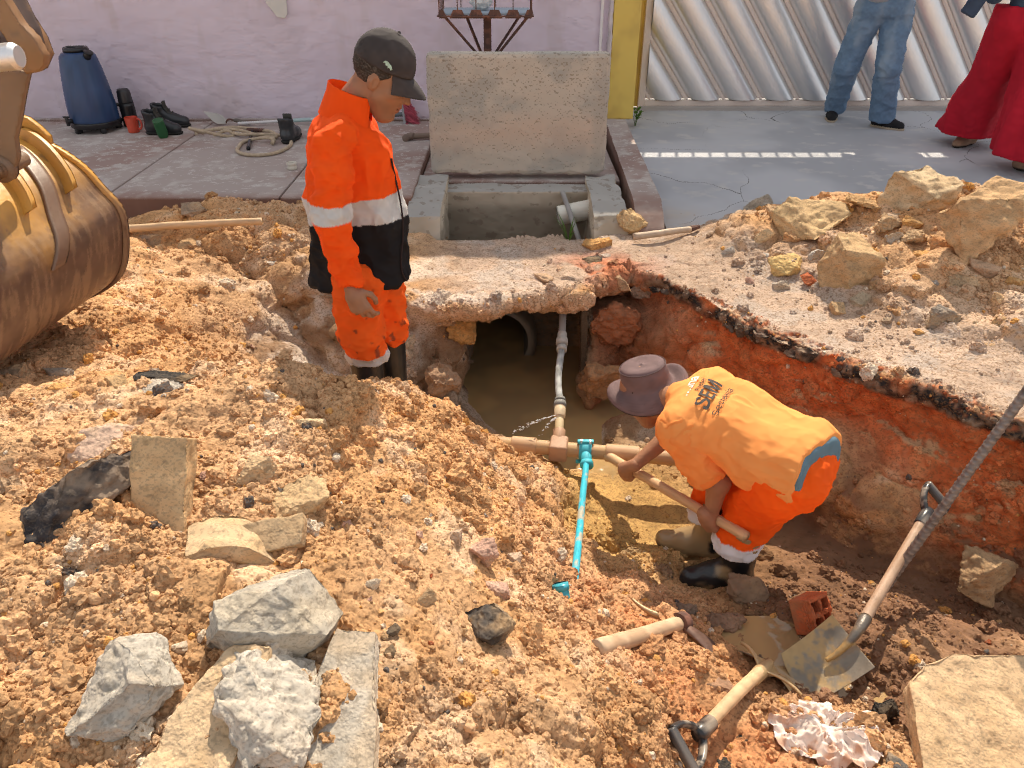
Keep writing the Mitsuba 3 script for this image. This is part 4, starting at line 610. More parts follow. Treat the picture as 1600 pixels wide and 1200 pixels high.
def blade_mesh(L, W0, W1, dish=.03, crown=.06, step_h=.0):
    """shovel blade in its own frame: x across, y from shoulders (0) to tip (-L), z up; a channel for the socket runs down the middle"""
    U, S = np.meshgrid(np.linspace(-1, 1, 33), np.linspace(0, 1, 33), indexing='ij'); w = W0 + (W1 - W0) * S; tip = .10 * L * (1 - U ** 2) * S ** 3; X = U * w / 2; Y = -L * S - tip + .0 * U; Z = dish * (U ** 2) * (1 - .4 * S) + crown * np.exp(-(X / .022) ** 2) * np.clip(1 - S / .55, 0, 1) ** 1.2 * .5 - .012 * np.sin(S * 3.14)
    v = np.stack([X, Y, Z], -1).reshape(-1, 3); i = np.arange(len(v)).reshape(U.shape); a, b, c_, d_ = i[:-1, :-1].ravel(), i[1:, :-1].ravel(), i[1:, 1:].ravel(), i[:-1, 1:].ravel(); f = np.vstack([np.stack([a, c_, b], 1), np.stack([a, d_, c_], 1)]); nn = vnormals(v, f); k = len(v); edge = np.concatenate([i[:, 0], i[-1, 1:], i[-2::-1, -1], i[0, -2:0:-1]]); e2 = np.roll(edge, -1)
    return tm(np.vstack([v, v - nn * .0022]), np.vstack([f, f[:, ::-1] + k, np.stack([edge, e2, e2 + k], 1), np.stack([edge, e2 + k, edge + k], 1)]))
def ray_at(u, v, o, L, near=True):
    """the point on a sight line at distance L from o"""
    r = unit(_ray(u, v)); q = EYE - o; b = q @ r; cc = q @ q - L * L; D = max(b * b - cc, 0); return EYE + r * (-b - math.sqrt(D) if near else -b + math.sqrt(D))
# shovel standing in the puddle
S_T = at_z(1338, 990, -.40); G_ = ray_at(1446, 806, S_T, .60, False); ax = unit(G_ - S_T)
t = thing('shovel', 'square mouthed shovel with black D grip standing in the puddle', 'shovel')
c0 = at_z(1303, 967, -.41); c1 = at_z(1367, 1041, -.44); tip = at_z(1258, 1054, -.53); mid = (c0 + c1) / 2; Yb = unit(mid - tip); Xb = unit((c1 - c0) - Yb * ((c1 - c0) @ Yb)); Zb = np.cross(Xb, Yb); Wd = float(np.linalg.norm(c1 - c0)); Ld = float(np.linalg.norm(mid - tip))
q = place(blade_mesh(Ld * 1.12, Wd * 1.08, Wd * .98, .026, .05), mid, np.stack([Xb, Yb, Zb], 1)); v, f = subdivide_to(q.vertices, q.faces, lambda m: .006 + 0 * m[:, 0], 2); mud = fbm(v * 9, 4, 6); gr = fbm(v * 70, 2, 7)
scene['steel_vc'] = two(bump(prin(VC, .45, .5, metallic=.35), lambda p, n, uv: .0012 * mikit.fbm(p.x * 120, p.y * 120, p.z * 120, 3)))
obj('blade', tm(v, f), 'steel_vc', t, smooth=True, color=mixc(tint(v, (.21, .185, .15), .2), mixc((.45, .31, .14), (.33, .225, .11), gr), sstep(.33, .52, mud + .35 * (gr - .5))))
q = tube(smoothpath([mid - Yb * .11 + Zb * .004, mid - Yb * .035 + Zb * .014, S_T + Zb * .004, S_T + ax * .07], 30), np.linspace(.007, .021, 30), 14); obj('socket', q, 'steel_vc', t, color=mixc(tint(q.vertices, (.16, .14, .12), .2), (.44, .29, .12), sstep(.45, .6, fbm(q.vertices * 18, 3, 2))))
q, cc_ = wood_pole(0, 0, S_T + ax * .03, G_ - ax * .03, .0185, .0185, (.40, .27, .185), bow=.0, seed=6); obj('shaft', q, 'paint_vc', t, color=mixc(cc_, (.33, .20, .12), sstep(.52, .62, fbm(q.vertices * 22, 3, 4)) * .7))
sd_ = _ray(1500, 740) * 0 + unit(at_y(1490, 760, G_[1]) - at_y(1440, 735, G_[1])); d_grip(t, G_, ax, unit(sd_ - ax * (sd_ @ ax)))
# ribbed iron bar leaning beside it
t = thing('iron_bar', 'long ribbed iron bar leaning across the pit behind the shovel', 'bar'); a, b = at_z(1352, 962, -.58), at_y(1610, 603, 1.98); b = b + (b - a) * .35; L = float(np.linalg.norm(b - a)); n = int(L / .007); P = np.linspace(0, 1, n)[:, None]; q = tube(a * (1 - P) + b * P, .0150, 14); fr_ = frame(b - a); rel = (q.vertices - a) @ fr_; th = np.arctan2(rel[:, 1], rel[:, 0]); rib = np.clip(np.sin((rel[:, 2] / .024 + th / (2 * math.pi) * 1.0) * 2 * math.pi) * 3 - 1.6, 0, 1); q.vertices = q.vertices + ((rel * V(1, 1, 0)) @ fr_.T) * (rib * .16)[:, None]
obj('rod', q, 'steel_vc', t, smooth=True, color=mixc(tint(q.vertices, (.17, .15, .14), .3, 30), (.36, .30, .26), rib * .6))
# second shovel, its blade in the puddle and its grip towards the street
t = thing('muddy_shovel', 'muddy shovel with its blade under water and grip towards the street', 'shovel'); J = at_z(1192, 1046, -.46); G2 = ray_at(1098, 1141, J, .43); ax = unit(G2 - J)
q, cc_ = wood_pole(0, 0, J, G2 - ax * .02, .020, .0185, (.56, .38, .22), bow=.012, seed=9); obj('shaft', q, 'paint_vc', t, color=cc_)
c0, c1 = at_z(1160, 1007, -.485), at_z(1251, 1087, -.485); Xb = unit(c1 - c0); Yb = unit(ax - Xb * (ax @ Xb)); Yb = unit(Yb * .75 + V(0, 0, 1) * .55); Yb = unit(Yb - Xb * (Yb @ Xb)); Zb = np.cross(Xb, Yb); mid = (c0 + c1) / 2
q = place(blade_mesh(.27, float(np.linalg.norm(c1 - c0)), .20, .028, .06), mid, np.stack([Xb, Yb, Zb], 1)); obj('blade', q, 'steel_vc', t, smooth=True, color=mixc(tint(q.vertices, (.20, .15, .10), .2), (.52, .36, .18), sstep(.3, .5, fbm(q.vertices * 14, 3, 6))))
for s, e_ in ((-1, c0), (1, c1)):
    q = sweep(smoothpath([J + ax * .01, (J * .6 + e_ * .4) + V(0, 0, .016), e_ + V(0, 0, .004)], 16), lambda i, u: circ(10, .020 * (1 - .55 * u), 0, .006), 10, up=Zb); obj('shoulder', q, 'steel_vc', t, color=tint(q.vertices, (.54, .38, .20), .15))
q = tube([J - ax * .06, J, J + ax * .09], [.012, .024, .0215], 14); obj('socket', q, 'steel_vc', t, color=tint(q.vertices, (.54, .38, .20), .15)); sd_ = at_y(1105, 1195, G2[1]) - at_y(1045, 1165, G2[1]); sd_ = unit(sd_); d_grip(t, G2, ax, unit(sd_ - ax * (sd_ @ ax)), 1.0)
q, cc_ = wood_pole(0, 0, at_z(1051, 1187, -.37), at_z(1056, 1290, -.33), .019, .019, (.66, .47, .29), bow=0, seed=11); single('wooden_stub', q, 'paint_vc', 'pale wooden handle end at the bottom edge under the D grip', 'handle', color=cc_)
# pickaxe
t = thing('pickaxe', 'short handled pickaxe lying on the slope below the blue hose', 'pickaxe'); Hd = on_ground(1062, 984) + V(0, 0, .035); E_ = on_ground(930, 1032) + V(0, 0, .05)
q, cc_ = wood_pole(0, 0, Hd, E_, .024, .029, (.56, .40, .26), bow=0, seed=13); u = (q.vertices - Hd) @ unit(E_ - Hd); band = sstep(.55, .7, fbm(np.c_[u * 22, u * 0, u * 0], 2, 5)); obj('shaft', q, 'paint_vc', t, color=mixc(cc_, (.42, .27, .16), band * .6))
q = tube([Hd + unit(E_ - Hd) * .02, Hd - unit(E_ - Hd) * .02], .036, 18); obj('eye', q, 'rust_iron', t)
q = tube(smoothpath([Hd + V(-.005, .02, .0), at_z(1030, 962, Hd[2] + .01), at_z(988, 936, Hd[2] + .02)], 18), np.linspace(.019, .005, 18), 10); obj('point', q, 'steel_vc', t, color=tint(q.vertices, (.40, .27, .15), .2))
A0, A1 = Hd + V(.01, -.02, -.0), at_z(1124, 1026, Hd[2] - .06); q = sweep(smoothpath([A0, A0 * .5 + A1 * .5 + V(0, 0, .012), A1], 18), lambda i, u: circ(14, .018 + .030 * u, 0, .016 - .012 * u), 14, up=unit(V(.3, .2, 1.0))); obj('adze', q, 'steel_vc', t, color=mixc(tint(q.vertices, (.17, .105, .08), .25), (.34, .29, .25), sstep(.1, .16, np.linalg.norm(q.vertices - A0, axis=1))))
# ------------------------------------------------------------------ people
SKIN = (.30, .15, .085)
def skin_color(v, base=SKIN, seed=0): return tint(v, base, .07, 40, seed)
def wrinkle(m, amp, stretch=(14, 14, 5), seed=0, R=None, limit=.009):
    """cloth folds: ridged noise pushed along the normals, kept as geometry"""
    v, f = subdivide_to(np.asarray(m.vertices), np.asarray(m.faces), lambda q: limit + 0 * q[:, 0], 2); n = vnormals(v, f); p = v @ R if R is not None else v
    s_ = np.asarray(stretch); wp_ = p + .05 * (np.stack([fbm(p * 5 + k, 2, seed + 20 + k) for k in range(3)], 1) - .5); rd = lambda x: np.clip(1 - np.abs(2 * x - 1) * 3.4, -.4, 1)
    a_ = rd(fbm(wp_ * s_, 2, seed)); b_ = rd(fbm(wp_ * s_[[1, 0, 2]] * 1.8 + 5, 2, seed + 3)); c_ = rd(fbm(wp_ * s_[[2, 1, 0]] * 2.6 + 9, 2, seed + 6)); m_ = sstep(.35, .62, fbm(p * 6, 2, seed + 9))
    return tm(v + n * (amp * (.75 * a_ + .6 * b_ * m_ + .35 * c_ * (1 - .5 * m_)))[:, None] - n * amp * .4, f)
def finger(base, dirs, lens, r0=.0095, r1=.0075):
    p = np.asarray(base, float); out = []
    for i, (d, L) in enumerate(zip(dirs, lens)):
        q = p + unit(d) * L; a = r0 + (r1 - r0) * i / len(lens); b = r0 + (r1 - r0) * (i + 1) / len(lens); out.append((p, q, a, b)); p = q
    return out
def hand(wrist, along, back, side, curl=.5, s=1.0, grip=None, thumb=.6):
    """hand parts: along = wrist to knuckles, back = normal of the back of the hand, side = towards the thumb. curl 0 flat .. 1 closed"""
    a, b, t_ = unit(along), unit(back), unit(side); W = np.asarray(wrist, float); P = lambda x, y, z: W + a * x * s + t_ * y * s + b * z * s
    parts = [(P(0, 0, 0), P(.03, .0, 0), .026 * s, .027 * s), (P(.03, .018, 0), P(.085, .024, .0), .020 * s, .016 * s), (P(.03, -.018, 0), P(.078, -.026, .0), .020 * s, .015 * s), (P(.04, 0, .004), P(.088, 0, .004), .020 * s, .016 * s)]
    fs = []
    for i, (y, x, L) in enumerate(((.031, .088, .92), (.0105, .094, 1.0), (-.0105, .090, .95), (-.030, .080, .76))):
        c1, c2, c3 = [(math.radians(w) * (curl + .06 * i)) for w in (62, 150, 205)]
        D = lambda c, y=y: a * math.cos(c) - b * math.sin(c) + t_ * y * 1.1 * (1 - curl)
        fs += finger(P(x - .008, y, 0), [D(c1), D(c2), D(c3)], [.040 * L * s, .026 * L * s, .021 * L * s], .0098 * s, .0078 * s)
    c = thumb; fs += finger(P(.022, .030, -.006), [a * .75 + t_ * .8 - b * .35, a * .9 + t_ * (.5 - .5 * c) - b * .5, a * .8 - t_ * .45 * c - b * .6], [.036 * s, .030 * s, .024 * s], .0125 * s, .0095 * s)
    return parts, fs
def hand_mesh(parts, fingers, step=.0035):
    lo, hi = bounds(parts + fingers, .015)
    def f(P):
        d = union(P, parts, .016); e = None
        for q in fingers: c = rcone(P, *q); e = c if e is None else smin(e, c, .0035)
        return smin(d, e, .008)
    return solid(f, lo, hi, step, 2)
def head_frame(c, fwd, up): f = unit(fwd); u = unit(np.asarray(up, float) - f * (np.asarray(up, float) @ f)); return np.asarray(c, float), np.stack([f, np.cross(u, f), u], 1)
def head_parts(c, R):
    W = lambda x, y, z: c + R @ V(x, y, z); E = lambda x, y, z, r: (W(x, y, z), np.asarray(r, float), R)
    P = [E(-.012, 0, .045, (.096, .074, .088)), E(.035, 0, -.005, (.060, .062, .085)), (W(.045, 0, -.03), W(.058, 0, -.098), .050, .027), (W(.02, .045, -.05), W(.055, .012, -.10), .024, .022), (W(.02, -.045, -.05), W(.055, -.012, -.10), .024, .022)]
    D = [(W(.084, -.030, .032), W(.088, .0, .028), .013, .011), (W(.084, .030, .032), W(.088, .0, .028), .013, .011), (W(.090, 0, .022), W(.116, 0, -.020), .0085, .0115), (W(.104, .011, -.024), W(.104, .013, -.026), .008, .007), (W(.104, -.011, -.024), W(.104, -.013, -.026), .008, .007),
         (W(.092, -.019, -.053), W(.0985, 0, -.050), .0055, .0075), (W(.0985, 0, -.050), W(.092, .019, -.053), .0075, .0055), (W(.089, -.017, -.066), W(.095, 0, -.066), .006, .008), (W(.095, 0, -.066), W(.089, .017, -.066), .008, .006), (W(.082, 0, -.098), W(.080, 0, -.104), .018, .016), (W(.062, .046, -.014), W(.06, .04, -.02), .022, .02), (W(.062, -.046, -.014), W(.06, -.04, -.02), .022, .02)]
    for s in (-1, 1): D += [E(-.006, .078 * s, -.002, (.020, .009, .033)), (W(-.010, .070 * s, -.002), W(-.006, .078 * s, -.002), .016, .015)]
    S = [(W(.093, s * .031, .010), W(.093, s * .034, .010), .013, .012) for s in (-1, 1)] + [(W(.004, s * .090, .003), W(.006, s * .088, -.012), .0095, .007) for s in (-1, 1)]
    return P, D, S
def head_mesh(c, R, neck=None, step=.005):
    P, D, S = head_parts(c, R); extra = [neck] if neck is not None else []; lo, hi = bounds(P + D + extra, .02)
    def f(X):
        d = union(X, P, .035); e = union(X, D, .006); d = smin(d, e, .012)
        if neck is not None: d = smin(d, rcone(X, *neck), .03)
        for q in S: d = -smin(-d, rcone(X, *q), .006) if False else np.maximum(d, -rcone(X, *q))
        W = (X - c) @ R; m = np.abs(W[..., 2] + .0585) - .0016 + 60 * np.maximum(np.abs(W[..., 1]) - .020, 0) + 5 * np.maximum(.07 - W[..., 0], 0); return np.maximum(d, -m)
    return solid(f, lo, hi, step, 1)
def face_color(v, c, R, base=SKIN, stubble=.5, seed=0):
    q = (v - c) @ R; x, y, z = q.T; col = skin_color(v, base, seed); col = mixc(col, np.asarray(base) * V(1.15, .85, .8), sstep(.018, .006, np.abs(z + .059)) * sstep(.024, .016, np.abs(y)) * (x > .07)); br = sstep(.008, .004, np.abs(z - .034 - .12 * (.03 - np.abs(np.abs(y) - .032)) + 0)) * sstep(.024, .017, np.abs(np.abs(y) - .031)) * (x > .05)
    st = sstep(-.03, -.06, z) * (x > .0) * sstep(.0, .03, x + .02); col = mixc(col, col * .62, st * stubble); return mixc(col, (.03, .02, .015), br * .9)
def eyes(t, c, R):
    for s in (-1, 1):
        m = trimesh.creation.icosphere(3, .0118); m.vertices = m.vertices + (c + R @ V(.0805, s * .031, .0085)); q = (m.vertices - c) @ R; d = np.hypot(q[:, 1] - s * .031, q[:, 2] - .004); col = mixc(np.full((len(q), 3), .62), (.05, .025, .012), sstep(.0062, .005, d) * (q[:, 0] > .083)); obj('eye', m, 'gloss_vc', t, smooth=True, color=col)
def cut_ring(m, p, n): return m
ORG, ORG_T = (.80, .085, .006), (.80, .11, .012)
SILVER = (.50, .50, .49)
# --- the man standing in the trench
t = thing('person', 'man in orange work jacket and dark cap standing in the trench looking down', 'person')
J = lambda u, v, y: at_y(u, v, y)
Yc = 2.76; neck = J(546, 168, Yc); hc, HR = head_frame(J(596, 122, Yc - .0), (1.0, -.16, -.62), (.50, -.05, .92)); chest = J(540, 235, Yc); belly = J(556, 345, Yc); pelv = J(566, 432, Yc)
shR, elR, wrR = J(520, 226, 2.62), J(519, 340, 2.55), J(547, 446, 2.52); shL, elL, wrL = J(560, 205, 2.93), J(585, 320, 2.96), J(600, 415, 2.92)
hipR, hipL = J(556, 452, 2.68), J(592, 445, 2.84); knR, knL = J(566, 525, 2.68), J(604, 505, 2.86); anR, anL = V(knR[0] + .03, 2.68, -.34), V(knL[0] + .03, 2.86, -.34)
body = [(neck, hc + HR @ V(-.03, 0, -.06), .056, .055), (shR + V(.01, .03, 0), shL, .04, .04), (chest, belly, .08, .08), (belly, pelv, .08, .09), (shR + V(.01, .02, 0), elR, .038, .032), (elR, wrR, .030, .024), (shL, elL, .038, .032), (elL, wrL, .030, .024), (hipR, knR, .065, .046), (hipL, knL, .065, .046), (knR, anR + V(-.03, 0, .08), .045, .028), (knL, anL + V(-.03, 0, .08), .045, .028)]
al = unit(wrR - elR); hp, hf = hand(wrR + al * .015, al * .95 + V(.25, 0, -.1), V(-.15, -.95, .1), V(.9, -.1, .35), .36, .98, thumb=.9)
hp2, hf2 = hand(wrL, unit(wrL - elL), V(.1, .95, .1), V(.9, .1, .2), .4)
q = blob(body, .04, .014); obj('body', q, 'cloth_vc', t, smooth=True, color=skin_color(q.vertices))
for a, b in ((hp, hf), (hp2, hf2)):
    q = hand_mesh(a, b, .0036); obj('hand', q, 'gloss_vc' if False else 'paint_vc', t, smooth=True, color=skin_color(q.vertices, V(SKIN) * 1.05))
nk = (neck, hc + HR @ V(-.035, 0, -.05), .058, .054); q = head_mesh(hc, HR, nk); obj('head', q, 'paint_vc', t, smooth=True, color=face_color(q.vertices, hc, HR, SKIN, .45)); eyes(t, hc, HR)
# hair below the cap
def local_ell(c, R, ce, r, cutf, step=.006, rough=.0, sc=60):
    f = lambda P: np.maximum(ell(P, c + R @ V(*ce), r, R) - (rough * (fbm((P - c) * sc, 2, 4) - .5) if rough else 0), cutf((P - c) @ R)); lo, hi = c - .2, c + .2; return solid(f, lo, hi, step, 1)
q = local_ell(hc, HR, (-.016, 0, .036), (.101, .084, .089), lambda W: np.maximum(np.maximum(W[..., 0] - .040 + np.maximum(-W[..., 2], 0) * .3, -W[..., 2] - .050 + np.maximum(W[..., 0] + .055, 0) * .9), W[..., 2] - .055 - .12 * W[..., 0]), .0042, .007, 95); obj('hair', q, 'cloth_vc', t, smooth=True, color=mixc(tint(q.vertices, (.035, .027, .022), .3, 120), (.13, .115, .10), sstep(.45, .75, fbm(q.vertices * 260, 2, 3)) * .7))
# cap
CAPC = (.052, .045, .045)
cf = lambda W: np.maximum(-(W[..., 2] - .046 + .10 * np.maximum(-W[..., 0], 0) * 0 - .12 * (W[..., 0] + .0)), -(ell(W, V(-.012, 0, .055), V(.102, .081, .092))))
q = local_ell(hc, HR, (-.012, 0, .055), (.109, .088, .104), cf, .0045); v = q.vertices; lw = (v - hc) @ HR; seam = sstep(.004, .0015, np.abs(lw[:, 1])) + sstep(.004, .0015, np.abs(lw[:, 0] + .01 + lw[:, 1] * .0)); q = wrinkle(q, .002, (16, 16, 12), 3, None, .007); v = q.vertices; cp = obj('cap', q, 'cloth_vc', t, smooth=True, color=mixc(tint(v, CAPC, .18, 30), V(CAPC) * .6, np.clip(sstep(.0035, .001, np.abs(((v - hc) @ HR)[:, 1])), 0, 1) * .6))
U, S = np.meshgrid(np.linspace(-1, 1, 25), np.linspace(0, 1, 10), indexing='ij'); ang = U * 1.02; rx = .094 + (.078 * np.cos(ang * .95)) * S; px_, py_ = -.008 + np.cos(ang) * rx * 1.02, np.sin(ang) * (.080 + .010 * S); pz = .058 - .012 * S - .020 * S * S - .030 * (U ** 2) * (.3 + .7 * S)
lv = np.stack([px_, py_, pz], -1).reshape(-1, 3); i = np.arange(len(lv)).reshape(U.shape); a, b, c_, d_ = i[:-1, :-1].ravel(), i[1:, :-1].ravel(), i[1:, 1:].ravel(), i[:-1, 1:].ravel(); f1 = np.vstack([np.stack([a, c_, b], 1), np.stack([a, d_, c_], 1)]); lv2 = lv - V(0, 0, .004); q = tm(np.vstack([lv, lv2]) @ HR.T + hc, np.vstack([f1, f1[:, ::-1] + len(lv)])); obj('brim', q, 'cloth_vc', cp, smooth=True, color=tint(q.vertices, V(CAPC) * 1.1, .15, 60))
q = place(lathe([(.004, 0), (.007, .002), (.003, .006)], 12), hc + HR @ V(-.012, 0, .161), HR); obj('button', q, 'cloth_vc', cp, smooth=True, color=tint(q.vertices, CAPC, .1))
# stitched reptile badge on the side of the cap
bd = Polygon([(-.017, .003), (-.012, .007), (-.005, .0075), (0, .0055), (.006, .006), (.012, .003), (.018, -.002), (.013, -.001), (.016, -.006), (.010, -.0035), (.006, -.002), (.004, -.007), (.001, -.003), (-.004, -.002), (-.006, -.006), (-.009, -.001), (-.014, .0), (-.018, -.004), (-.0165, .0)]).buffer(.0008)
bq = extrude(bd, .003); bx = unit(HR @ V(1, 0, -.18)); bo = hc + HR @ V(.018, -.0815, .072); bn = unit(HR @ V(.10, -.93, .28)); bu = unit(np.cross(bn, bx)); bx = np.cross(bu, bn); q = place(bq, bo + bn * .0035, np.stack([bx, bu, bn], 1), 1.0); obj('badge', q, 'cloth_vc', cp, smooth=False, color=tint(q.vertices, (.40, .52, .42), .3, 220))
# jacket: torso and arms as one garment, cut at the hem, the cuffs and the neck
jt = [(shR + V(.02, .05, .02), shL + V(.01, -.05, .02), .070, .070), (J(526, 225, Yc), J(530, 300, Yc), .105, .115), (J(572, 245, Yc), J(584, 340, Yc), .095, .110), (J(530, 300, Yc), J(538, 440, Yc), .118, .128), (J(584, 340, Yc), J(596, 440, Yc), .112, .122), (neck + V(0, 0, -.02), chest, .062, .10)]
arm1 = [(shR + V(.01, .01, .01), elR + V(-.005, 0, .02), .073, .060), (elR + V(-.005, 0, .02), wrR + al * -.0, .060, .048)]; arm2 = [(shL, elL, .078, .068), (elL, wrL, .066, .055)]
hemP = J(560, 436, Yc)
def jacket_color(v):
    hz_ = v[:, 2] - hemP[2]; n = fbm(v * 9, 3, 2); c = tint(v, ORG, .06, 25); return c
def split_parts(m, keys, names, cols, mats=None):
    pass
q = blob(jt, .05, .010, cut=[(hemP, (0.06, 0, -1)), (neck + V(.02, 0, .045), (.25, 0, 1))]); q = wrinkle(q, .015, (8, 8, 3.4), 4); scene_jacket = q; v = q.vertices
zb0, zb1 = J(560, 360, 2.60)[2], J(560, 322, 2.60)[2]; zz = v[:, 2] + .05 * (v[:, 0] - belly[0]) * -1.2; n = fbm(v * 60, 2, 2)
col = tint(v, ORG, .07, 12); col = mixc(col, tint(v, (.012, .012, .014), .25, 20), (zz < zb0).astype(float)); col = mixc(col, tint(v, SILVER, .10, 30), ((zz >= zb0) & (zz < zb1)).astype(float)); jk = obj('jacket', q, 'cloth_vc', t, smooth=True, color=col)
za0, za1 = J(515, 348, 2.52)[2], J(515, 322, 2.52)[2]
q = blob(arm1, .03, .008, cut=[(wrR - al * .0, al)]); q = wrinkle(q, .018, (9, 9, 9), 6, frame(elR - shR)); v = q.vertices; zz = v[:, 2]; obj('sleeve', q, 'cloth_vc', jk, smooth=True, color=mixc(tint(v, ORG, .07, 12), tint(v, SILVER, .10, 30), ((zz >= za0) & (zz < za1)).astype(float)))
q = blob(arm2, .03, .010, cut=[(wrL, unit(wrL - elL))]); obj('sleeve', q, 'cloth_vc', jk, smooth=True, color=tint(q.vertices, ORG, .07, 12))
# collar, placket, flap
cc = neck + V(.015, 0, .05); ca = unit(V(.35, 0, 1)); Rc = frame(ca, (0, 1, 0)); th = np.linspace(.55, 2 * math.pi - .55, 40); fx = unit(V(1, 0, -.35)); fy = V(0, 1, 0); rows = []
for h_, r_ in ((-.07, .080), (-.03, .072), (.0, .068), (.022, .072), (.020, .075), (-.002, .074), (-.07, .084)): rows.append(np.stack([cc + fx * math.cos(a) * r_ * 1.18 + fy * math.sin(a) * r_ + ca * (h_ * (1.0 + .25 * (1 - math.cos(a)) * .5) - .012) for a in th]))
rows = np.array(rows); i = np.arange(rows.shape[0] * rows.shape[1]).reshape(rows.shape[:2]); a, b, c_, d_ = i[:-1, :-1].ravel(), i[1:, :-1].ravel(), i[1:, 1:].ravel(), i[:-1, 1:].ravel(); q = tm(rows.reshape(-1, 3), np.vstack([np.stack([a, b, c_], 1), np.stack([a, c_, d_], 1)])); obj('collar', q, 'cloth_vc', jk, smooth=True, color=tint(q.vertices, ORG, .06, 20))
zl = np.linspace(hemP[2] + .01, neck[2] - .17, 26); jv = np.asarray(scene_jacket.vertices); zp = []
for z_ in zl: m_ = np.abs(jv[:, 2] - z_) < .012; w_ = jv[m_]; zp.append(w_[np.argmax(w_[:, 0] - .45 * (w_[:, 1] - Yc))] + V(.003, -.004, 0))
q = tube(smoothpath(zp[::5], 40), .0035, 6); obj('front_edge', q, 'cloth_vc', jk, smooth=True, color=tint(q.vertices, (.03, .02, .02), .1))
# trousers with a silver band over the boots
tr = [(pelv + V(0, -.05, .02), pelv + V(0, .05, .02), .115, .115), (hipR, knR, .102, .086), (hipL, knL, .100, .084), (knR, V(anR[0] - .01, anR[1], -.06), .086, .080), (knL, V(anL[0] - .01, anL[1], -.06), .084, .076)]
hz2 = J(560, 578, 2.60)[2] + .0; q = blob(tr, .03, .009, cut=[((0, 0, hz2), (0, 0, -1))]); q = wrinkle(q, .015, (9, 9, 8), 9); v = q.vertices; spots = sstep(.66, .72, fbm(v * V(26, 26, 18), 3, 12)); obj('trousers', q, 'cloth_vc', t, smooth=True, color=mixc(mixc(tint(v, ORG_T, .08, 12), (.16, .04, .02), spots * .8), tint(v, SILVER, .1, 30), ((v[:, 2] < hz2 + .045) & (v[:, 1] < 2.77)).astype(float)))
BOOTC = (.018, .019, .021)
for an, y in ((anR, 2.68), (anL, 2.86)): q = boot((an[0], y, -.42), (1, -.08, 0), hz2 + .42 + .12, .29, shaft=.064); obj('boot', q, 'gloss_vc', t, smooth=True, color=tint(q.vertices, BOOTC, .3, 18))

# --- the man bending over the main with a long handle
t = thing('person', 'man in orange shirt and wide brimmed hat bending over the pipe', 'person')
f2 = unit(V(-.85, .53, 0)); l2 = unit(V(-.53, -.85, 0)); up2 = V(0, 0, 1)
FL = -.69; pel = V(.985, 2.09, .00); cheC = V(.74, 2.36, .02); nkB = V(.635, 2.455, -.01); hc2 = V(.545, 2.545, -.045); hR = None
nearS, farS = cheC + l2 * .165 + V(-.05, .02, -.03), cheC - l2 * .165 + V(-.05, .02, -.03)
nearE, nearW = at_z(1122, 752, -.19), at_z(1112, 800, -.345); farW = at_z(992, 727, -.40); farE = at_z(1050, 690, -.30) + V(0, .05, 0)
hipN, hipF = pel + l2 * .085, pel - l2 * .085; ftN, ftF = at_z(1135, 912, FL), at_z(1095, 862, FL + .0); knN, knF = V(.93, 2.17, -.33), V(.86, 2.36, -.30)
body = [(nkB, hc2, .056, .056), (nearS, farS, .055, .055), (cheC, pel, .085, .09), (nearS, nearE, .048, .042), (nearE, nearW, .043, .028), (farS, farE, .048, .040), (farE, farW, .041, .027), (hipN, knN, .065, .044), (hipF, knF, .065, .044), (knN, ftN + V(.02, 0, .14), .044, .03), (knF, ftF + V(.02, 0, .14), .044, .03)]
q = blob(body, .035, .009); obj('body', q, 'paint_vc', t, smooth=True, color=skin_color(q.vertices, V(SKIN) * 1.15))
HA, HB = at_z(1166, 838, -.345), at_z(985, 733, -.47); hd_ = unit(HB - HA)
def grip_hand(P, hdir, wrist, s=1.0, flip=1):
    """fist closed round a bar through P: knuckles in a row along the bar"""
    w = unit(P - wrist); w = unit(w - hdir * (w @ hdir) * .6); t_ = unit(hdir); b = unit(np.cross(t_, w)) * flip; W0 = P - w * .052 * s + b * .030 * s
    return hand(W0, w, b, t_, .80, s, thumb=1.2)
pN = HA + hd_ * ((at_z(1110, 806, -.365) - HA) @ hd_); pF = HA + hd_ * ((at_z(985, 733, -.47) - HA) @ hd_)
for p_, w_, fl in ((pN, nearW, 1), (pF, farW, 1)):
    a, b = grip_hand(p_, hd_, w_, 1.0, fl); a = a + [(w_, a[0][0], .029, .026)]; q = hand_mesh(a, b, .0038); obj('hand', q, 'paint_vc', t, smooth=True, color=skin_color(q.vertices, V(SKIN) * 1.15))
fwd2 = unit(V(-.62, .42, -.66)); hcc, HR2 = head_frame(hc2, fwd2, unit(V(-.5, .33, .78))); q = head_mesh(hcc, HR2, (nkB, hc2 + HR2 @ V(-.03, 0, -.05), .060, .055), .006); obj('head', q, 'paint_vc', t, smooth=True, color=face_color(q.vertices, hcc, HR2, V(SKIN) * 1.1, .3)); eyes(t, hcc, HR2)
q = local_ell(hcc, HR2, (-.014, 0, .030), (.098, .080, .090), lambda W: np.maximum(np.maximum(W[..., 0] - .02, -W[..., 2] - .055 + np.maximum(W[..., 0] + .055, 0) * .9), W[..., 2] - .06), .006, .01, 95); obj('hair', q, 'cloth_vc', t, smooth=True, color=tint(q.vertices, (.03, .024, .02), .3, 120))
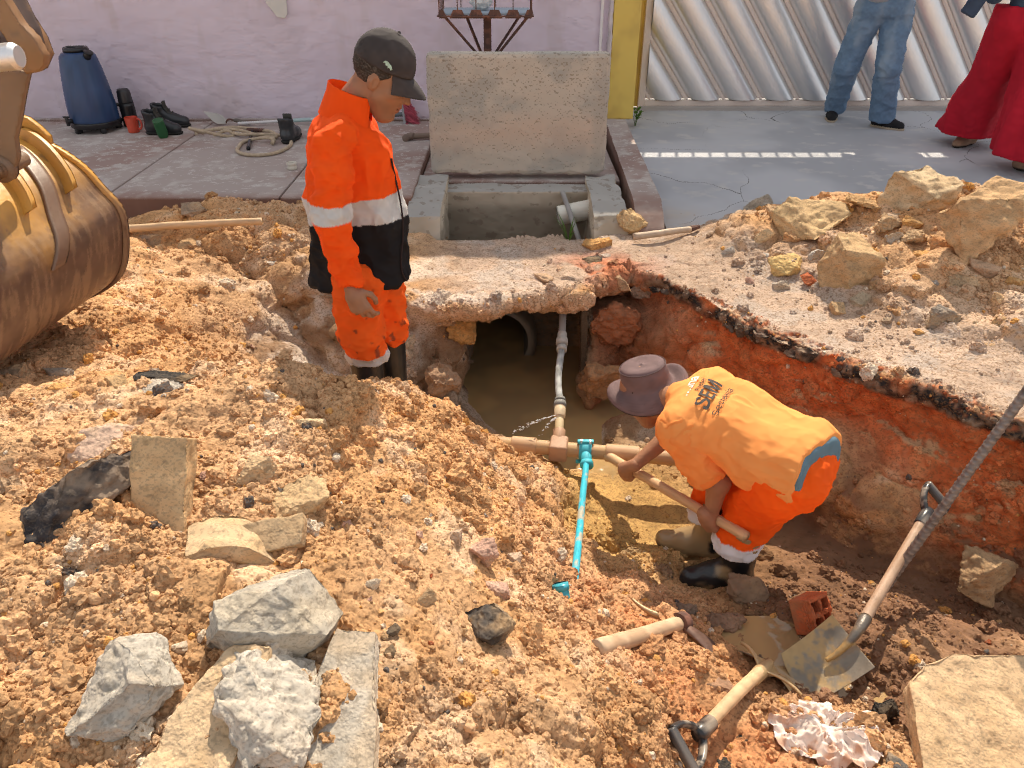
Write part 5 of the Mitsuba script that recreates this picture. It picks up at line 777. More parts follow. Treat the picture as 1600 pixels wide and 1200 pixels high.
# wide brimmed hat
HATC = (.155, .105, .105); hu = unit(at_z(1000, 560, .12) * 0 + V(-.30, .08, .95)); hf_ = unit(fwd2 - hu * (fwd2 @ hu)); HH = np.stack([hf_, np.cross(hu, hf_), hu], 1); ho = at_y(1013, 609, 2.56)
pr_ = [(.155, .0), (.150, .012), (.120, .026), (.098, .036), (.093, .046), (.090, .075), (.086, .105), (.080, .118), (.045, .123), (.002, .124)]
q = _lathe(np.array([(r, z) for r, z in smoothpath([(r, 0, z) for r, z in pr_], 60)[:, [0, 2]]]), 72); v = q.vertices; v[:, 0] *= 1.10; ang = np.arctan2(v[:, 1], v[:, 0]); rr = np.hypot(v[:, 0], v[:, 1]); w = sstep(.10, .16, rr); v[:, 2] += w * (.012 * np.sin(2 * ang + .5) + .010 * np.sin(3 * ang + 1.2) - .030 * np.maximum(np.cos(ang - 2.3), 0) ** 2 + .022 * np.maximum(np.cos(ang + 2.6), 0)); v[:, 2] += (1 - w) * .006 * (fbm(v * 22, 3, 3) - .5)
stitch = np.clip(np.sin(rr * 900) * 3 - 2, 0, 1) * w; q = place(tm(v, q.faces), ho, HH); n = vnormals(q.vertices, q.faces); q2 = tm(q.vertices - n * .0025, q.faces[:, ::-1]); qq = cat(q, q2); ht = obj('hat', qq, 'cloth_vc', t, smooth=True, color=mixc(tint(qq.vertices, HATC, .16, 26), V(HATC) * .6, np.tile(stitch, 2) * .5))
q = place(tube([(.0865 * 1.10 * math.cos(a), .0865 * math.sin(a), .113) for a in np.linspace(0, 2 * math.pi, 60)], .0022, 6), ho, HH); obj('seam', q, 'cloth_vc', ht, smooth=True, color=tint(q.vertices, V(HATC) * .7, .1))
# shirt
SH = (.79, .30, .085)
ax2 = unit(pel - cheC); mid1, mid2 = lerp(cheC, pel, .35), lerp(cheC, pel, .75)
st_ = [(nearS + V(.02, 0, .015), farS + V(.02, 0, .015), .088, .088), (cheC + l2 * .085, mid1 + l2 * .07, .106, .108), (cheC - l2 * .085, mid1 - l2 * .07, .106, .108), (mid1 + l2 * .07, mid2 + l2 * .07 + V(0, 0, -.03), .109, .118), (mid1 - l2 * .07, mid2 - l2 * .07 + V(0, 0, -.03), .109, .118), (mid2 + l2 * .06 + V(0, 0, -.02), pel + l2 * .06 + ax2 * .04, .122, .126), (mid2 - l2 * .06 + V(0, 0, -.02), pel - l2 * .06 + ax2 * .04, .122, .126), (cheC, nkB + V(.02, -.02, .01), .10, .070)]
q = blob(st_, .05, .009, cut=[(pel + ax2 * .10, unit(ax2 + V(0, 0, .12))), (nkB + V(-.0, 0, 0), unit(nkB - cheC))]); RS = np.stack([ax2, unit(np.cross((0, 0, 1), ax2)), np.cross(ax2, unit(np.cross((0, 0, 1), ax2)))], 1); q = wrinkle(q, .008, (11, 4.5, 9), 14, RS); shirt = q; sk = obj('shirt', q, 'cloth_vc', t, smooth=True, color=tint(q.vertices, SH, .06, 9))
slv = nearE + unit(nearS - nearE) * .035; q = blob([(nearS + V(.02, 0, .01), slv, .086, .078)], .02, .008, cut=[(slv, unit(nearE - nearS))]); q = wrinkle(q, .014, (18, 6, 6), 15, np.stack([unit(nearE - nearS), *frame(nearE - nearS).T[:2]], 1)); obj('sleeve', q, 'cloth_vc', sk, smooth=True, color=tint(q.vertices, V(SH) * V(1, .88, .8), .06, 9))
ro = unit(nearE - nearS); q = tube([slv - ro * .030, slv - ro * .024, slv + ro * .0, slv + ro * .004], [.078, .085, .083, .074], 28); v, f = subdivide_to(q.vertices, q.faces, lambda m: .012 + 0 * m[:, 0], 3); v = v + vnormals(v, f) * (.010 * (fbm(v * 30, 3, 2) - .5))[:, None]; obj('rolled_cuff', tm(v, f), 'cloth_vc', sk, smooth=True, color=tint(v, V(SH) * V(1, .75, .6), .06, 9))
q = blob([(farS, lerp(farS, farE, .75), .082, .066)], .02, .010, cut=[(lerp(farS, farE, .75), unit(farE - farS))]); obj('sleeve', q, 'cloth_vc', sk, smooth=True, color=tint(q.vertices, SH, .06, 9))
# print on the back of the shirt: a crest and three lines, the lower words running out of sight over the shoulder
def on_back(tx, h, o_u, o_v, col, bold=False, depth=.001):
    m = meshkit.text_mesh(tx, h, depth, bold); v, f = subdivide_to(np.asarray(m.vertices, float), np.asarray(m.faces), lambda q: .007 + 0 * q[:, 0], 5); return v, f, o_u, o_v
bc = lerp(cheC, pel, .06) + l2 * .03; bu_ = unit(-l2); bv_ = unit(nkB * V(1, 1, 0) - pel * V(1, 1, 0)); kd2 = None
snv = vnormals(shirt.vertices, shirt.faces); upm = snv[:, 2] > .0; sv = shirt.vertices[upm]; s2 = np.stack([(sv - bc) @ bu_, (sv - bc) @ bv_], 1); k2 = cKDTree(s2)
def stick(v, f, ou, ov, lift=.0075, thick=True):
    w = np.stack([v[:, 0] + ou, v[:, 1] + ov], 1); d, i = k2.query(w, k=6); wt = 1 / (d + 1e-3); hz_ = (sv[i][:, :, 2] * wt).sum(1) / wt.sum(1) * .5 + sv[i][:, :, 2].max(1) * .5; P = bc + np.outer(w[:, 0], bu_) + np.outer(w[:, 1], bv_); P[:, 2] = hz_ + lift + v[:, 2] * .5; return tm(P, f)
INK = (.075, .065, .06)
for tx, h, ou, ov, col, bold in (('Mana', .036, -.085, .075, (.80, .76, .70), True), ('Prefei', .020, -.045, .040, INK, False), ('SEM', .058, -.125, -.025, INK, True), ('Secretaria', .026, -.125, -.072, INK, False)):
    v, f, _, _ = on_back(tx, h, ou, ov, col, bold); q = stick(v, f, ou, ov); key = obj('print', q, 'cloth_vc', sk, smooth=False, color=tint(q.vertices, col, .08))
cr = shapely.union_all([Polygon([(-.03, -.012), (.03, -.012), (.034, .002), (.02, .006), (.014, .022), (.004, .012), (-.006, .024), (-.016, .008), (-.034, .004)]).buffer(.003), shapely.box(-.022, -.022, .022, -.016)]); m = cat(*[extrude(g_, .001) for g_ in getattr(cr, 'geoms', [cr])]); v, f = subdivide_to(np.asarray(m.vertices, float), np.asarray(m.faces), lambda q: .008 + 0 * q[:, 0], 4); q = stick(v, f, -.125, .088); obj('print', q, 'cloth_vc', sk, smooth=False, color=tint(q.vertices, (.80, .76, .70), .08))
# waistband and trousers
q = blob([(pel + l2 * .06 + ax2 * .055 + V(0, 0, .004), pel - l2 * .06 + ax2 * .055 + V(0, 0, .004), .104, .104)], .03, .009, cut=[(pel + ax2 * .115, unit(ax2 + V(0, 0, .20)))]); obj('waistband', q, 'cloth_vc', t, smooth=True, color=tint(q.vertices, (.12, .20, .25), .1, 20))
seat = pel + V(.02, -.012, -.04); hemN, hemF = ftN + V(0, 0, .26), ftF + V(0, 0, .26)
tp = [(seat + l2 * .06, seat - l2 * .06, .126, .126), (pel + l2 * .07 + V(-.01, .0, -.09), knN, .116, .096), (pel - l2 * .07 + V(-.02, .01, -.08), knF, .12, .10), (knN, hemN + V(0, 0, -.06), .098, .084), (knF, hemF + V(0, 0, -.06), .096, .082)]
q = blob(tp, .04, .009, cut=[((0, 0, FL + .20), (0, 0, -1)), (pel + V(-.0, 0, .085), unit(V(-.55, .3, .8)))]); q = wrinkle(q, .013, (8, 8, 9), 21); v = q.vertices; obj('trousers', q, 'cloth_vc', t, smooth=True, color=mixc(tint(v, (.82, .10, .006), .07, 10), tint(v, (.62, .62, .64), .08, 30), (v[:, 2] < FL + .245 + .02 * fbm(v * 12, 2, 3)).astype(float)))
for ft, dv in ((ftN, V(-1, .03, 0)), (ftF, V(-.95, .25, 0))):
    q = boot(ft, dv, .31, .30, w=.052, shaft=.064); v = q.vertices; obj('boot', q, 'gloss_vc', t, smooth=True, color=mixc(tint(v, BOOTC, .3, 18), (.36, .25, .13), sstep(.45, .6, fbm(v * 12, 3, 5) + (.10 if ft is ftF else -.02)) * .85))
q, cc_ = wood_pole(0, 0, HA, HB + (HB - HA) * .34, .0205, .0215, (.58, .38, .21), bow=.0, seed=17); single('long_handle', q, 'paint_vc', 'long wooden tool handle held across the pit by the bending man', 'handle', color=cc_)

# --- bystanders by the gate: their legs show, the rest is above the picture
def bystander(t, base, R_feet, trouser_col, shirt_col, facing, jean=True, hipz=.92):
    pass
DR = .075
t = thing('person', 'bystander in blue jeans and black shoes standing before the silver gate', 'person')
fA, fB = at_z(1298, 186, DR), at_z(1378, 200, DR); hA, hB = V(2.88, 6.66, .95), V(3.06, 6.60, .95); kA, kB = at_z(1318, 110, .55) * 0 + V(2.80, 6.68, .52), V(3.10, 6.52, .50); pz_ = (hA + hB) / 2
kA = at_y(1322, 105, 6.70); kB = at_y(1388, 105, 6.50)
sh1, sh2, nk3 = pz_ + V(-.20, 0, .52), pz_ + V(.20, .02, .52), pz_ + V(0, 0, .60); hc3, HR3 = head_frame(pz_ + V(-.02, -.02, .76), (-.45, -.75, -.35), (0, 0, 1))
armsA = [(sh1, pz_ + V(-.27, -.03, .23), .048, .038), (pz_ + V(-.27, -.03, .23), pz_ + V(-.10, -.20, .26), .038, .027), (sh2, pz_ + V(.27, 0, .23), .048, .038), (pz_ + V(.27, 0, .23), pz_ + V(.10, -.20, .30), .038, .027)]
q = blob([(nk3, hc3, .055, .055), (sh1, sh2, .05, .05), (nk3, pz_ + V(0, 0, .08), .10, .09), (hA, kA, .065, .05), (hB, kB, .065, .05), (kA, fA + V(0, 0, .1), .05, .038), (kB, fB + V(0, 0, .1), .05, .038)] + armsA, .03, .014); obj('body', q, 'paint_vc', t, smooth=True, color=skin_color(q.vertices))
q = head_mesh(hc3, HR3, None, .008); obj('head', q, 'paint_vc', t, smooth=True, color=face_color(q.vertices, hc3, HR3)); q = local_ell(hc3, HR3, (-.016, 0, .05), (.104, .084, .095), lambda W: np.maximum(W[..., 0] - .05, -W[..., 2] - .03 + W[..., 0] * .6), .009); obj('hair', q, 'cloth_vc', t, smooth=True, color=tint(q.vertices, (.03, .025, .02), .3, 90))
for wp in (pz_ + V(-.10, -.20, .26), pz_ + V(.10, -.20, .30)): a, b = hand(wp, (.9 if wp[0] < pz_[0] else -.9, -.15, .1), (0, -1, 0), (0, 0, 1), .35); q = hand_mesh(a, b, .006); obj('hand', q, 'paint_vc', t, smooth=True, color=skin_color(q.vertices))
q = blob([(sh1, sh2, .085, .085), (pz_ + V(-.07, 0, .45), pz_ + V(-.07, 0, .14), .125, .12), (pz_ + V(.07, 0, .45), pz_ + V(.07, 0, .14), .125, .12), (sh1, lerp(sh1, armsA[0][1], .7), .075, .065), (sh2, lerp(sh2, armsA[2][1], .7), .075, .065)], .04, .014, cut=[(pz_ + V(0, 0, .09), (0, 0, -1))]); obj('shirt', q, 'cloth_vc', t, smooth=True, color=tint(q.vertices, (.30, .32, .36), .1))
JN = (.135, .215, .325)
q = blob([(hA + V(0, 0, .05), hB + V(0, 0, .05), .125, .125), (hA + V(-.01, 0, 0), kA, .115, .098), (hB + V(.02, 0, 0), kB, .115, .098), (kA, fA + V(.02, .01, .09), .097, .088), (kB, fB + V(-.02, .01, .09), .100, .098)], .025, .009, cut=[((0, 0, DR + .055), (0, 0, -1))]); q = wrinkle(q, .011, (6, 6, 9), 31, None, .010); v = q.vertices; fade = fbm(v * V(9, 9, 3), 3, 5); cols = mixc(tint(v, JN, .10, 60), (.24, .315, .40), sstep(.42, .7, fade) * sstep(.25, .6, v[:, 2])); obj('jeans', q, 'cloth_vc', t, smooth=True, color=cols)
for ft, dv in ((fA, V(-.35, -1, 0)), (fB, V(.75, -.7, 0))):
    f_ = unit(dv); q = blob([(ft - f_ * .06 + V(0, 0, .045), ft + f_ * .05 + V(0, 0, .05), .042, .044), (ft + f_ * .05 + V(0, 0, .045), ft + f_ * .14 + V(0, 0, .035), .045, .036)], .03, .008, cut=[(ft + V(0, 0, .018), (0, 0, -1))]); k_ = obj('shoe', q, 'cloth_vc', t, smooth=True, color=tint(q.vertices, (.022, .022, .024), .2, 30)); q = blob([(ft - f_ * .06 + V(0, 0, .03), ft + f_ * .05 + V(0, 0, .03), .047, .049), (ft + f_ * .05 + V(0, 0, .03), ft + f_ * .145 + V(0, 0, .03), .05, .041)], .03, .008, cut=[(ft, (0, 0, -1)), (ft + V(0, 0, .022), (0, 0, 1))]); obj('sole', q, 'paint_vc', k_, smooth=True, color=tint(q.vertices, (.40, .33, .24), .1))
    for j in range(3): o = ft + f_ * (.045 + .02 * j) + V(0, 0, .088 - .006 * j); s_ = np.cross((0, 0, 1), f_); q = tube([o - s_ * .026 - V(0, 0, .008), o, o + s_ * .026 - V(0, 0, .008)], .004, 6); obj('lace', q, 'cloth_vc', k_, smooth=True, color=tint(q.vertices, (.02, .02, .02), .1))
t = thing('person', 'bystander in wide red trousers and brown hiking boots beside the gate', 'person')
fA, fB = at_z(1508, 228, DR), at_z(1600, 268, DR); pz_ = V(3.50, 5.58, 1.0); hA, hB = pz_ + V(-.09, .03, 0), pz_ + V(.09, -.03, 0)
sh1, sh2, nk3 = pz_ + V(-.19, .05, .45), pz_ + V(.19, -.05, .45), pz_ + V(0, 0, .53); hc3, HR3 = head_frame(pz_ + V(-.03, -.02, .68), (-.6, -.65, -.4), (0, 0, 1))
armsB = [(sh1, pz_ + V(-.27, .02, .17), .042, .034), (pz_ + V(-.27, .02, .17), pz_ + V(-.10, -.20, .28), .034, .024), (sh2, pz_ + V(.26, -.05, .17), .042, .034), (pz_ + V(.26, -.05, .17), pz_ + V(.10, -.2, .32), .034, .024)]
q = blob([(nk3, hc3, .05, .05), (sh1, sh2, .045, .045), (nk3, pz_, .11, .12), (hA, fA + V(0, 0, .1), .08, .04), (hB, fB + V(0, 0, .1), .08, .04)] + armsB, .03, .014); obj('body', q, 'paint_vc', t, smooth=True, color=skin_color(q.vertices))
q = head_mesh(hc3, HR3, None, .008); obj('head', q, 'paint_vc', t, smooth=True, color=face_color(q.vertices, hc3, HR3, SKIN, 0)); q = local_ell(hc3, HR3, (-.02, 0, .02), (.112, .092, .13), lambda W: np.maximum(W[..., 0] - .045, 0 * W[..., 0] - 1), .009); obj('hair', q, 'cloth_vc', t, smooth=True, color=tint(q.vertices, (.03, .02, .015), .3, 90))
for wp in (pz_ + V(-.10, -.20, .28), pz_ + V(.10, -.2, .32)): a, b = hand(wp, (.9 if wp[0] < pz_[0] else -.9, -.15, .1), (0, -1, 0), (0, 0, 1), .45, .9); q = hand_mesh(a, b, .006); obj('hand', q, 'paint_vc', t, smooth=True, color=skin_color(q.vertices))
q = blob([(sh1, sh2, .08, .08), (pz_ + V(-.06, 0, .4), pz_ + V(-.05, 0, .1), .115, .10), (pz_ + V(.06, 0, .4), pz_ + V(.05, 0, .1), .115, .10), (sh1, armsB[0][1], .07, .06), (sh2, armsB[2][1], .07, .06)], .04, .014, cut=[(pz_ + V(0, 0, .02), (0, 0, -1))]); obj('blouse', q, 'cloth_vc', t, smooth=True, color=tint(q.vertices, (.05, .08, .13), .1))
RED = (.40, .012, .028)
def flare(P, d):
    return d
LA, LB = at_z(1510, 213, DR + .07), at_z(1600, 256, DR + .05)
q = blob([(hA + V(0, 0, .08), hB + V(0, 0, .08), .125, .12), (hA, lerp(hA, LA, .5), .14, .15), (lerp(hA, LA, .5), LA, .155, .225), (hB, lerp(hB, LB, .5), .14, .16), (lerp(hB, LB, .5), LB, .165, .225)], .02, .010, cut=[((0, 0, DR + .105), (0, 0, -1)), (pz_ + V(0, 0, .1), (0, 0, 1))])
v, f = np.asarray(q.vertices), np.asarray(q.faces); mid = lerp(LA, LB, .5); s_ = np.sign((v - mid) @ unit(LB - LA)); low = sstep(.9, .1, v[:, 2]); cA = np.where((s_ < 0)[:, None], LA, LB); aa = np.arctan2(v[:, 1] - cA[:, 1], v[:, 0] - cA[:, 0]); n = vnormals(v, f); v = v + n * (low * .030 * np.sin(aa * 6 + 3 * v[:, 2] + 1.0 * s_) * V(1, 1, 1)[0])[:, None] * V(1, 1, 0); q = wrinkle(tm(v, f), .010, (7, 7, 1.4), 41, None, .012); obj('trousers', q, 'cloth_vc', t, smooth=True, color=tint(q.vertices, RED, .08, 10))
for ft, dv in ((fA, V(-.9, -.6, 0)), (fB, V(.5, -.9, 0))):
    q = boot(ft, dv, .15, .27, w=.045, shaft=.052, step=.008); k_ = obj('boot', q, 'cloth_vc', t, smooth=True, color=mixc(tint(q.vertices, (.27, .18, .125), .25, 24), (.03, .027, .025), sstep(ft[2] + .028, ft[2] + .02, q.vertices[:, 2])))
    f_ = unit(dv); s_ = np.cross((0, 0, 1), f_)
    for j in range(3): o = ft + f_ * (.05 + .02 * j) + V(0, 0, .115 - .012 * j); q = tube([o - s_ * .03 - V(0, 0, .01), o, o + s_ * .03 - V(0, 0, .01)], .005, 6); obj('lace', q, 'cloth_vc', k_, smooth=True, color=tint(q.vertices, (.05, .05, .05), .1))
q = grid_box(-.05, .05, -.02, .02, -.09, .09, 10, .004, 20, 3, .01); q = place(q, at_y(1526, 2, 5.42), rot((0, 1, 0), 25)); single('folded_cloth', q, 'cloth_vc', 'dark blue folded cloth held at the side of the red trousers', 'cloth', smooth=True, color=tint(q.vertices, (.04, .06, .10), .15))
# ------------------------------------------------------------------ rubble, stones, crumbs
def px_size(p, w): return w * float((p - EYE) @ FW) / 1164
def rock_mesh(size, seed, n=16, sharp=.75, rough=.035, fine=.018, lim=None, flat=0.0):
    """broken stone: hull of a few points, chipped and pitted"""
    rg = np.random.default_rng(seed); p = rg.normal(size=(n, 3)); p /= np.linalg.norm(p, axis=1, keepdims=True); p = p / np.max(np.abs(p), axis=1, keepdims=True) ** sharp * rg.uniform(.82, 1.0, (n, 1)); h = ConvexHull(p); ids = np.unique(h.simplices); re = -np.ones(len(p), int); re[ids] = np.arange(len(ids)); m = fixw(tm(p[ids], re[h.simplices])); s = np.asarray(size, float) / 2; v = m.vertices * s; L = lim or max(size) / 30
    v, f = subdivide_to(v, np.asarray(m.faces), lambda q: L + 0 * q[:, 0], 7); v = taubin(v, f, 1, .5, None); D = float(np.mean(size)); nn = vnormals(v, f); a = fbm(v / D * 3.2 + seed, 4, seed % 97) - .5; b = 1 - np.abs(2 * fbm(v / D * 5 + seed * 2.3, 3, seed % 91) - 1) * 2; c, _ = worley(v / D * 9 + seed, seed % 89)
    return tm(v + nn * (D * (rough * 2.6 * a - rough * .8 * np.clip(b, 0, 1) + fine * (.5 - c) * 2.2))[:, None], f)
def stone_color(v, base, seed=0, dust=(.52, .35, .19), dust_amt=.5, spread=.34):
    n = vnormals_up = None; c = tint(v, base, spread * .6, 22, seed, 4); d = sstep(.45, .65, fbm(v * 11 + seed, 4, seed + 1)); c = mixc(c, dust, d * dust_amt); s = sstep(.66, .74, fbm(v * 75, 2, seed + 2)); return mixc(c, c * .5, s * .6)
def rock(name, label, u, v, w, h, base, seed, dep=.8, rotd=(0, 0, 0), sink=.25, z=None, kind='stone', rough=.035, dust=.5, sharp=.75, n=16, dcol=(.52, .35, .19), group=None, y=None, lim=None, mesh=None):
    """a stone seen w x h pixels at a place in the survey"""
    p = at_z(u, v, z) if z is not None else (at_y(u, v, y) if y is not None else on_ground(u, v + h * .25)); W, Hh = px_size(p, w), px_size(p, h)
    m = mesh if mesh is not None else rock_mesh((W, W * dep, Hh * 1.05), seed, n, sharp, rough, lim=lim); R = rot((0, 0, 1), rotd[2]) @ rot((0, 1, 0), rotd[1]) @ rot((1, 0, 0), rotd[0]); q = place(m, (0, 0, 0), R); lift = 0 if (z is not None or y is not None) else Hh * (.5 - sink); q.vertices = q.vertices + p + V(0, 0, lift)
    return single(name, q, 'rock', label, kind, group, smooth=True, color=stone_color(q.vertices, base, seed, dcol, dust))
GRY, PALE, TANC, BLK, BRN = (.38, .345, .30), (.45, .41, .355), (.50, .32, .17), (.045, .042, .04), (.30, .19, .12)
OCH, PNK, RDC = (.55, .30, .11), (.52, .32, .24), (.45, .13, .055)
# spoil heap on the right
rock('rubble_block', 'huge tan earth block at the right end of the rubble heap', 1525, 345, 165, 125, TANC, 101, .8, (8, -6, 20), .25, rough=.05, dust=.25)
rock('rubble_block', 'tan block with flat top in front of the rubble heap', 1328, 412, 112, 100, (.48, .32, .17), 102, .9, (5, 8, 12), .25, rough=.04, dust=.3)
rock('rubble_block', 'cream topped broken block at the back crest of the rubble heap', 1428, 303, 138, 70, (.56, .42, .26), 103, .8, (-6, -4, 10), .2, rough=.05, dust=.4)
rock('broken_slab', 'tilted tan pavement slab lying on the left of the rubble heap', 1262, 348, 138, 48, (.55, .38, .20), 104, .75, (18, -14, 25), .2, rough=.04, dust=.4)
rock('broken_slab', 'brown grey slab in shade at the back left of the rubble heap', 1198, 298, 72, 34, (.33, .27, .20), 105, .6, (4, 8, -10), .3, dust=.2)
rock('broken_slab', 'dark edged concrete chunk below the shaded slab of the rubble heap', 1180, 322, 62, 26, (.36, .31, .25), 106, .7, (10, -18, 5), .3, dust=.2)
rock('broken_slab', 'thin grey concrete strip at the lower left foot of the rubble heap', 1200, 403, 74, 14, (.44, .40, .35), 107, .35, (0, -12, -8), .1, rough=.025, dust=.2, sharp=.9)
rock('stone', 'flat yellow stone beside the red brick at the foot of the heap', 1228, 416, 66, 30, (.58, .40, .17), 108, .8, (10, -6, 15), .2, dust=.2)
rock('stone', 'pale grey angular stone between the yellow stone and the tan block', 1272, 404, 28, 34, (.46, .42, .37), 109, .8, (0, 0, 30), .2, dust=.1)
rock('brick_piece', 'red brick piece in front of the tan block', 1262, 437, 36, 22, RDC, 110, .8, (0, 10, 30), .3, dust=.1, kind='brick')
rock('stone', 'upright cream stone leaning on the tilted slab', 1190, 376, 28, 40, (.56, .42, .25), 111, .6, (10, 20, 10), .2, dust=.2)
rock('stone', 'grey cube shaped stone alone left of the rubble heap', 1137, 393, 23, 22, (.42, .40, .37), 112, .9, (0, 0, 30), .25, dust=.2)
rock('stone', 'light brown stone under the front block, left one', 1308, 482, 32, 26, TANC, 113, .9, (0, 0, 10), .25)
rock('stone', 'grey brown stone under the front block, right one', 1342, 470, 36, 28, (.36, .28, .19), 114, .9, (0, 0, 50), .25)
rock('stone', 'dark grey gravelly stone at the front of the loose soil', 1471, 498, 52, 44, (.24, .20, .165), 115, .9, (0, 0, 20), .25, rough=.06)
rock('stone', 'small grey stone right of the dark gravelly stone', 1526, 508, 32, 22, (.33, .27, .2), 116, .9, (0, 0, 20), .25)
rock('broken_slab', 'brown plate sticking out below the huge tan block', 1532, 418, 62, 30, (.42, .27, .17), 117, .7, (20, 10, 0), .25)
rock('stone', 'ochre and cream lump of crust beside the kerb nose', 985, 352, 54, 48, (.56, .38, .19), 118, .8, (0, 12, 20), .2, rough=.06)
rock('stone', 'ochre clod between the drain and the cream lump', 934, 382, 52, 24, OCH, 119, .7, (0, 0, 10), .3, rough=.07)
# by the kerb and the trench head
rock('stone', 'bright ochre stone in front of the spoil by the kerb', 341, 393, 34, 24, OCH, 201, .8, (0, 0, 20), .25, dust=.1)
rock('stone', 'broad brown stone under the wooden pole', 296, 386, 44, 28, (.46, .29, .15), 202, .8, (0, 0, 40), .3)
rock('stone', 'tan stone beside the broken asphalt near the bucket', 250, 391, 28, 20, TANC, 203, .8, (0, 0, 70), .3)
rock('stone', 'grey brown stone against the kerb above the pole', 306, 329, 46, 28, (.33, .24, .17), 204, .8, (0, 0, 10), .25)
rock('asphalt_piece', 'flat black asphalt piece right of the bucket', 214, 402, 46, 14, BLK, 205, .8, (0, -4, 10), .3, kind='asphalt', dust=.25)
rock('asphalt_piece', 'tilted brown asphalt plate under the end of the pole', 236, 374, 50, 20, (.30, .22, .16), 206, .7, (10, -10, 20), .3, kind='asphalt')
rock('stone', 'pale grey rough stone at the head of the trench behind the man', 452, 428, 46, 36, PALE, 207, .8, (0, 0, 30), .3, rough=.06, dust=.15)
rock('stone', 'dark stone beside the pale rough stone', 462, 403, 34, 16, (.16, .15, .14), 208, .8, (0, 0, 10), .3, dust=.2)
rock('stone', 'flat light stone left of the dark stone at the trench head', 430, 408, 42, 16, (.48, .43, .36), 209, .8, (0, 0, 10), .3, dust=.2)
rock('asphalt_piece', 'long black asphalt strip on the crest of the near heap', 262, 589, 110, 18, BLK, 210, .4, (0, 0, 5), .3, kind='asphalt', dust=.35)
rock('stone', 'white crumbled mortar beside the asphalt strip', 255, 603, 84, 14, PALE, 211, .6, (0, 0, 0), .4, kind='mortar', dust=.15, rough=.06)
rock('stone', 'grey stone in the shadow of the bucket', 92, 580, 46, 24, (.24, .22, .2), 212, .8, (0, 0, 20), .3, dust=.2)
rock('stone', 'brown stone in the shadow at the left edge', 20, 583, 60, 30, (.33, .24, .16), 213, .8, (0, 0, 50), .3)
rock('stone', 'ochre stone just out of the shadow of the bucket', 92, 608, 34, 26, OCH, 214, .9, (0, 0, 50), .3, dust=.1)
rock('stone', 'ochre stone with a flat face on the near crest', 180, 600, 42, 26, (.50, .33, .17), 215, .9, (0, 0, 20), .3)
rock('mortar_lump', 'white mortar lump on the crest beside the man boots', 405, 598, 56, 22, PALE, 216, .8, (0, 0, 20), .4, kind='mortar', dust=.2, rough=.07)
rock('mortar_lump', 'white mortar lump on the crest in front of the asphalt strip', 356, 598, 40, 20, PALE, 217, .8, (0, 0, 80), .4, kind='mortar', dust=.2, rough=.07)
# broken bank below the ledge
rock('bank_stone', 'whitish knobbly stone in the bank behind the standing man', 690, 476, 66, 50, (.46, .39, .33), 220, .7, (0, 0, 20), y=3.42, rough=.08, dust=.3)
rock('bank_stone', 'ochre pillar of hard earth left of the culvert', 722, 512, 52, 66, (.48, .26, .09), 221, .7, (0, 10, 20), y=3.46, rough=.07, dust=.1)
rock('bank_stone', 'pale lump below the whitish knobbly stone', 640, 548, 46, 48, (.50, .38, .26), 222, .7, (0, 0, 50), y=3.30, rough=.08, dust=.3)
rock('bank_stone', 'brown lump at the water edge below the ochre pillar', 690, 590, 80, 60, (.34, .21, .13), 223, .7, (0, 0, 50), y=3.15, rough=.08, dust=.1)
rock('bank_stone', 'grey block hanging under the right end of the ledge', 1004, 452, 40, 36, (.28, .20, .15), 224, .8, (0, 8, 20), y=3.72, rough=.06, dust=.1)
rock('bank_stone', 'tan block hanging under the ledge beside the dark gap', 972, 440, 40, 30, (.42, .26, .15), 225, .8, (0, 0, 0), y=3.68, rough=.05, dust=.2)
rock('bank_stone', 'red earth mass standing behind the dark plank', 962, 510, 96, 80, (.33, .125, .06), 226, .6, (0, 0, 0), y=3.62, rough=.09, dust=.1, dcol=(.2, .1, .06))
rock('bank_stone', 'brown earth mass at the foot of the red bank', 948, 590, 90, 80, (.34, .18, .09), 227, .6, (0, 0, 30), y=3.42, rough=.09, dust=.2, dcol=(.4, .24, .1))
rock('boulder', 'brown boulder bulging from the foot of the right bank', 1535, 900, 130, 96, (.36, .235, .13), 228, .7, (0, 0, 30), y=2.02, rough=.05, dust=.4)
rock('boulder', 'tan boulder bulging from the bank behind the worker', 1420, 835, 130, 66, (.33, .22, .13), 229, .6, (0, 0, 10), y=2.38, rough=.05, dust=.3)
# near heap
bb = rock_mesh((.25, .24, .21), 345, 24, .5, .05, .009, .005); rock('boulder', 'white grey boulder at the lower left, on its own', 205, 1062, 176, 150, (.42, .385, .33), 301, mesh=bb, rotd=(0, 0, 25), sink=.30, dust=.12)
bb = rock_mesh((.33, .27, .24), 302, 18, .6, .036, .007, .007); rock('boulder', 'big grey boulder with split faces behind the white mortar', 432, 948, 200, 165, (.37, .335, .28), 302, mesh=bb, rotd=(-8, 18, 30), sink=.30, dust=.35, dcol=(.55, .45, .31))
bb = rock_mesh((.24, .34, .15), 303, 26, .5, .06, .022, .006); rock('mortar_lump', 'crumbled white mortar heap in front of the grey boulder', 425, 1085, 150, 130, (.48, .435, .37), 303, mesh=bb, rotd=(8, 4, 10), sink=.18, kind='mortar', dust=.15)
bb = rock_mesh((.20, .11, .11), 304, 22, .5, .06, .03, .006); rock('mortar_lump', 'white mortar knob on top of the crumbled heap', 440, 1010, 80, 70, (.48, .435, .37), 304, mesh=bb, rotd=(0, 0, 60), sink=.0, kind='mortar', dust=.15)
